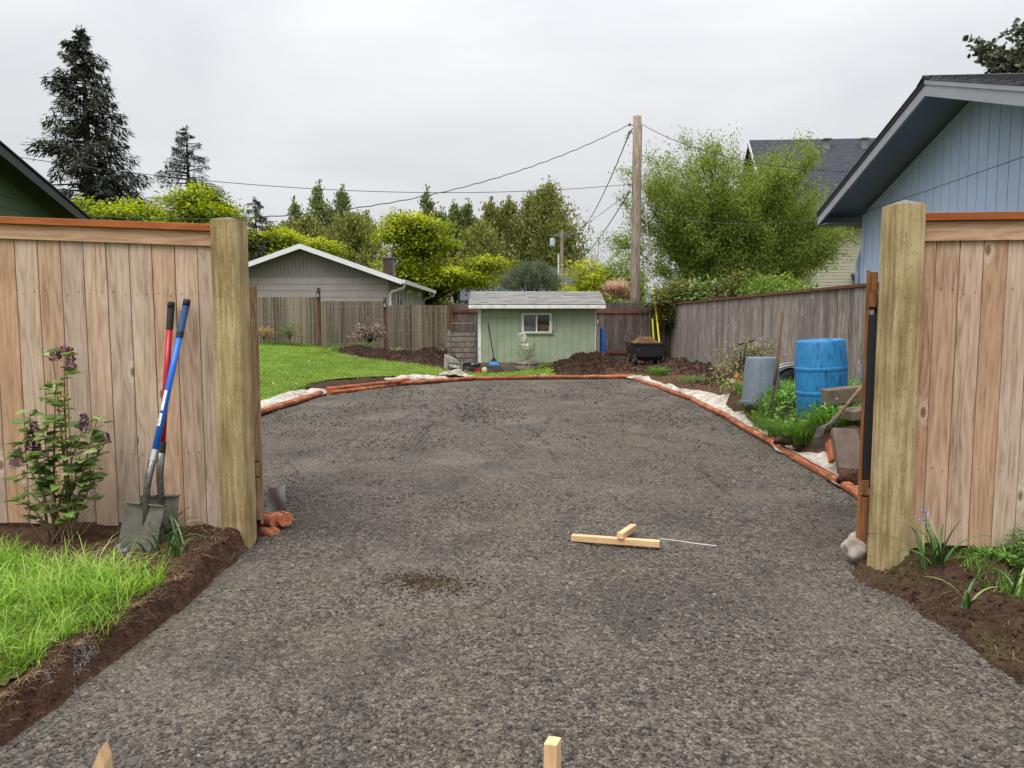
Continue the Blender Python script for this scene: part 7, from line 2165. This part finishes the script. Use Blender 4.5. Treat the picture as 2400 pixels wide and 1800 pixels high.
# shrubs at the fences
SHA = leafm('glossy_shrub_leaf', [h((46, 54, 24)), h((78, 84, 34)), h((112, 116, 50)), h((152, 150, 78))], .25, .35)
SHB = leafm('laurel_leaf', [h((44, 62, 28)), h((76, 98, 44)), h((112, 132, 68)), h((156, 168, 104))], .25, .35)
SHC = leafm('privet_leaf', [h((62, 84, 26)), h((96, 122, 38)), h((132, 154, 56))], .3, .4)
crown_tree('corner_shrub', 'dense olive shrub hanging over the back corner of the fence', Vector((4.95, 24.2, .1)), 1.2, .035, [(0, 0, 1.85, .62, .55, .62), (.15, -.1, 1.35, .52, .5, .45), (.5, .5, 2.2, .7, .6, .5)], 150, 48, .075, .15, SHA, BARKD, cat='shrub')
crown_tree('laurel_shrub', 'pale green laurel shrub above the right fence by the corner', Vector((6.2, 24.0, .1)), 1.4, .08, [(0, 0, 2.0, .9, .7, .6), (.9, -.4, 1.85, .8, .7, .5)], 120, 30, .15, .2, SHB, cat='shrub')
crown_tree('laurel_shrub', 'dark glossy shrub in the middle above the right fence', Vector((6.6, 21.6, .1)), 1.4, .08, [(0, 0, 2.05, .9, .8, .62), (.6, -.8, 1.95, .7, .7, .5)], 110, 32, .12, .2, SHA, cat='shrub')
crown_tree('privet_shrub', 'fresh green shrub right above the fence under the big tree', Vector((6.7, 18.8, .1)), 1.3, .08, [(0, 0, 1.95, .8, .8, .5), (.2, 1.0, 2.0, .7, .7, .55)], 110, 32, .10, .2, SHC, cat='shrub')
crown_tree('privet_shrub', 'low green bush showing above the yard fence beside the utility pole', Vector((3.55, 26.6, .1)), 1.0, .05, [(0, 0, 1.85, .5, .3, .28)], 30, 30, .09, .12, SHC, cat='shrub')
PINK = leafm('pink_blossom', [h((164, 110, 106)), h((206, 150, 154)), h((226, 190, 198)), h((234, 214, 220)), h((214, 206, 170))], .3)
DOGW = leafm('dogwood_leaf', [h((112, 112, 58)), h((154, 148, 92)), h((200, 192, 150)), h((222, 214, 186))], .3)
b, zt = px_tree(1432, 654, 33)
crown_tree('dogwood_tree', 'pink and cream blossoming dogwood left of the utility pole', b, 1.6, .06, [(-.25, -.1, zt - .95, .55, .5, .3), (.25, 0, zt - .35, .5, .5, .35)], 60, 34, .085, .13, PINK, cat='tree')
crown_tree('dogwood_tree', 'cream blossoming dogwood behind the pink one', b + Vector((.15, .8, 0)), 1.6, .06, [(0, 0, zt - .55, .85, .5, .6)], 70, 30, .09, .16, DOGW, cat='tree')
ROSE = leafm('rose_leaf', [h((84, 88, 56)), h((120, 122, 80)), h((156, 152, 110)), h((176, 150, 128))], .3)
crown_tree('rose_bush', 'loose thorny rose bush before the right fence', Vector((4.05, 13.2, .1)), .5, .02, [(0, 0, .62, .42, .4, .42), (.35, .1, .75, .38, .3, .3), (-.2, -.1, .38, .35, .3, .3)], 90, 17, .05, .09, ROSE, nbr=60, cat='shrub')
crown_tree('rose_bush', 'low pale flowering bush left of the grey trash can', Vector((3.75, 11.6, .12)), .3, .015, [(0, 0, .28, .4, .4, .25)], 60, 18, .045, .08, leafm('pale_bush_leaf', [h((96, 108, 52)), h((140, 150, 82)), h((190, 186, 130))]), nbr=30, cat='shrub')
# plants at the reed screen
HYD = leafm('dry_hydrangea', [h((92, 72, 66)), h((134, 110, 100)), h((168, 148, 136))], .1)
crown_tree('hydrangea', 'dry brown hydrangea in front of the second lantern post', Vector((-4.45, 23.4, .5)), .3, .015, [(0, 0, .45, .5, .35, .35)], 70, 16, .07, .09, HYD, nbr=60, cat='shrub')
crown_tree('leafy_shrub', 'thin young shrub before the leftmost reed panel', Vector((-7.1, 23.9, .5)), .4, .012, [(0, 0, .45, .3, .25, .45)], 40, 12, .05, .10, SHC, nbr=40, cat='shrub')
crown_tree('tan_shrub', 'tan dried flower clump beside the left gate at the reed screen', Vector((-7.95, 23.95, .6)), .2, .01, [(0, 0, .42, .30, .2, .16)], 40, 16, .05, .07, leafm('tan_flower', [h((150, 120, 84)), h((196, 166, 118))]), nbr=20, cat='shrub')
x = -8.3
for k, (px, n_) in enumerate(((630, 90), (660, 110), (690, 100), (720, 80), (800, 110), (850, 90), (925, 60), (940, 60))):
    p = at(px, 800, 23.9); y_ = 23.95 if px < 780 else 22.6
    lbs = ['first green tuft at the foot of the left reed panel', 'second green tuft at the foot of the left reed panel', 'third green tuft at the left reed panel by the thin shrub', 'green tuft left of the first lantern post', 'green tuft at the start of the mulch mound', 'bright grass tuft on the mulch before the hydrangea', 'dry tuft at the mulch edge below the hydrangea', 'small tuft in the mulch right of the hydrangea']
    X_ = p.x * y_ / 23.9
    clump(lbs[k], (X_, y_, Tz(X_, y_)), n_, .22, .12, GRASS_W if k != 6 else STRAW, .01)

# broadleaf evergreen above the blue house roof
MAG = leafm('magnolia_leaf', [h((38, 44, 36)), h((62, 68, 54)), h((92, 96, 78)), h((130, 132, 112))], .12, .35)
def magnolia():
    c0 = Vector((9.9, 14.2, 0))
    t = thing('magnolia_tree', 'dark large leaved magnolia above the blue house roof', 'tree', c0)
    m = MB(); m.tube([(0, 0, 0), (.1, 0, 3), (0, 0, 5.2)], [.2, .16, .12], 8); m.build('trunk', BARKD, t, smooth=True)
    mb = MB(); pos, fw = [], []
    tips = [(2283, 92), (2300, 110), (2312, 100), (2330, 115), (2345, 130), (2355, 150), (2335, 165), (2350, 185), (2375, 170), (2390, 150), (2385, 75), (2392, 55), (2398, 105), (2375, 130), (2410, 60), (2420, 120), (2430, 160), (2400, 185), (2365, 118), (2380, 185), (2440, 90), (2450, 140), (2320, 125), (2345, 172)]
    for (px, py) in tips:
        e_ = at(px, py, 14 + RNG.uniform(-.5, .5)) - c0
        a = Vector((RNG.uniform(-.1, .1), 0, 4.2 + RNG.random()))
        P = bez(a, a.lerp(e_, .55) + Vector((0, 0, -.15)), e_, 5)
        mb.tube(P, [.05, .04, .03, .022, .015, .008], 5)
        for k in range(120):
            u = RNG.uniform(.5, 1.03); p = a.lerp(e_, u) if u < .8 else P[4].lerp(P[5], (u - .8) / .2)
            pos.append(p + Vector((RNG.gauss(0, .07), RNG.gauss(0, .1), RNG.gauss(0, .06)))); fw.append((e_ - a).normalized() * .4 + Vector((RNG.gauss(0, .6), RNG.gauss(0, .6), RNG.gauss(-.15, .5))))
    mb.build('branches', BARKD, t)
    N = len(pos)
    scatter('crown', LEAF6, LEAF6_F, np.array(pos), basis(np.array(fw), rvec(N) + [0, 0, .6]), .085 + .06 * NP.random(N), MAG, t)
magnolia()

# daisies and clover dots in the lawn
q = pts_in(LAWN, 420, .0); q = q[q[:, 0] / q[:, 1] > -.36]; n = len(q)
ps = on_ground(q, .055)
tag(scatter('lawn_daisies', LEAF, LEAF_F, ps, basis(rvec(n), rvec(n)), .02 + .02 * NP.random(n), leafm('daisy_white', [h((190, 200, 150)), (.75, .78, .7)], .1)), 'tiny pale daisies scattered in the back lawn', 'flowers', kind='stuff')
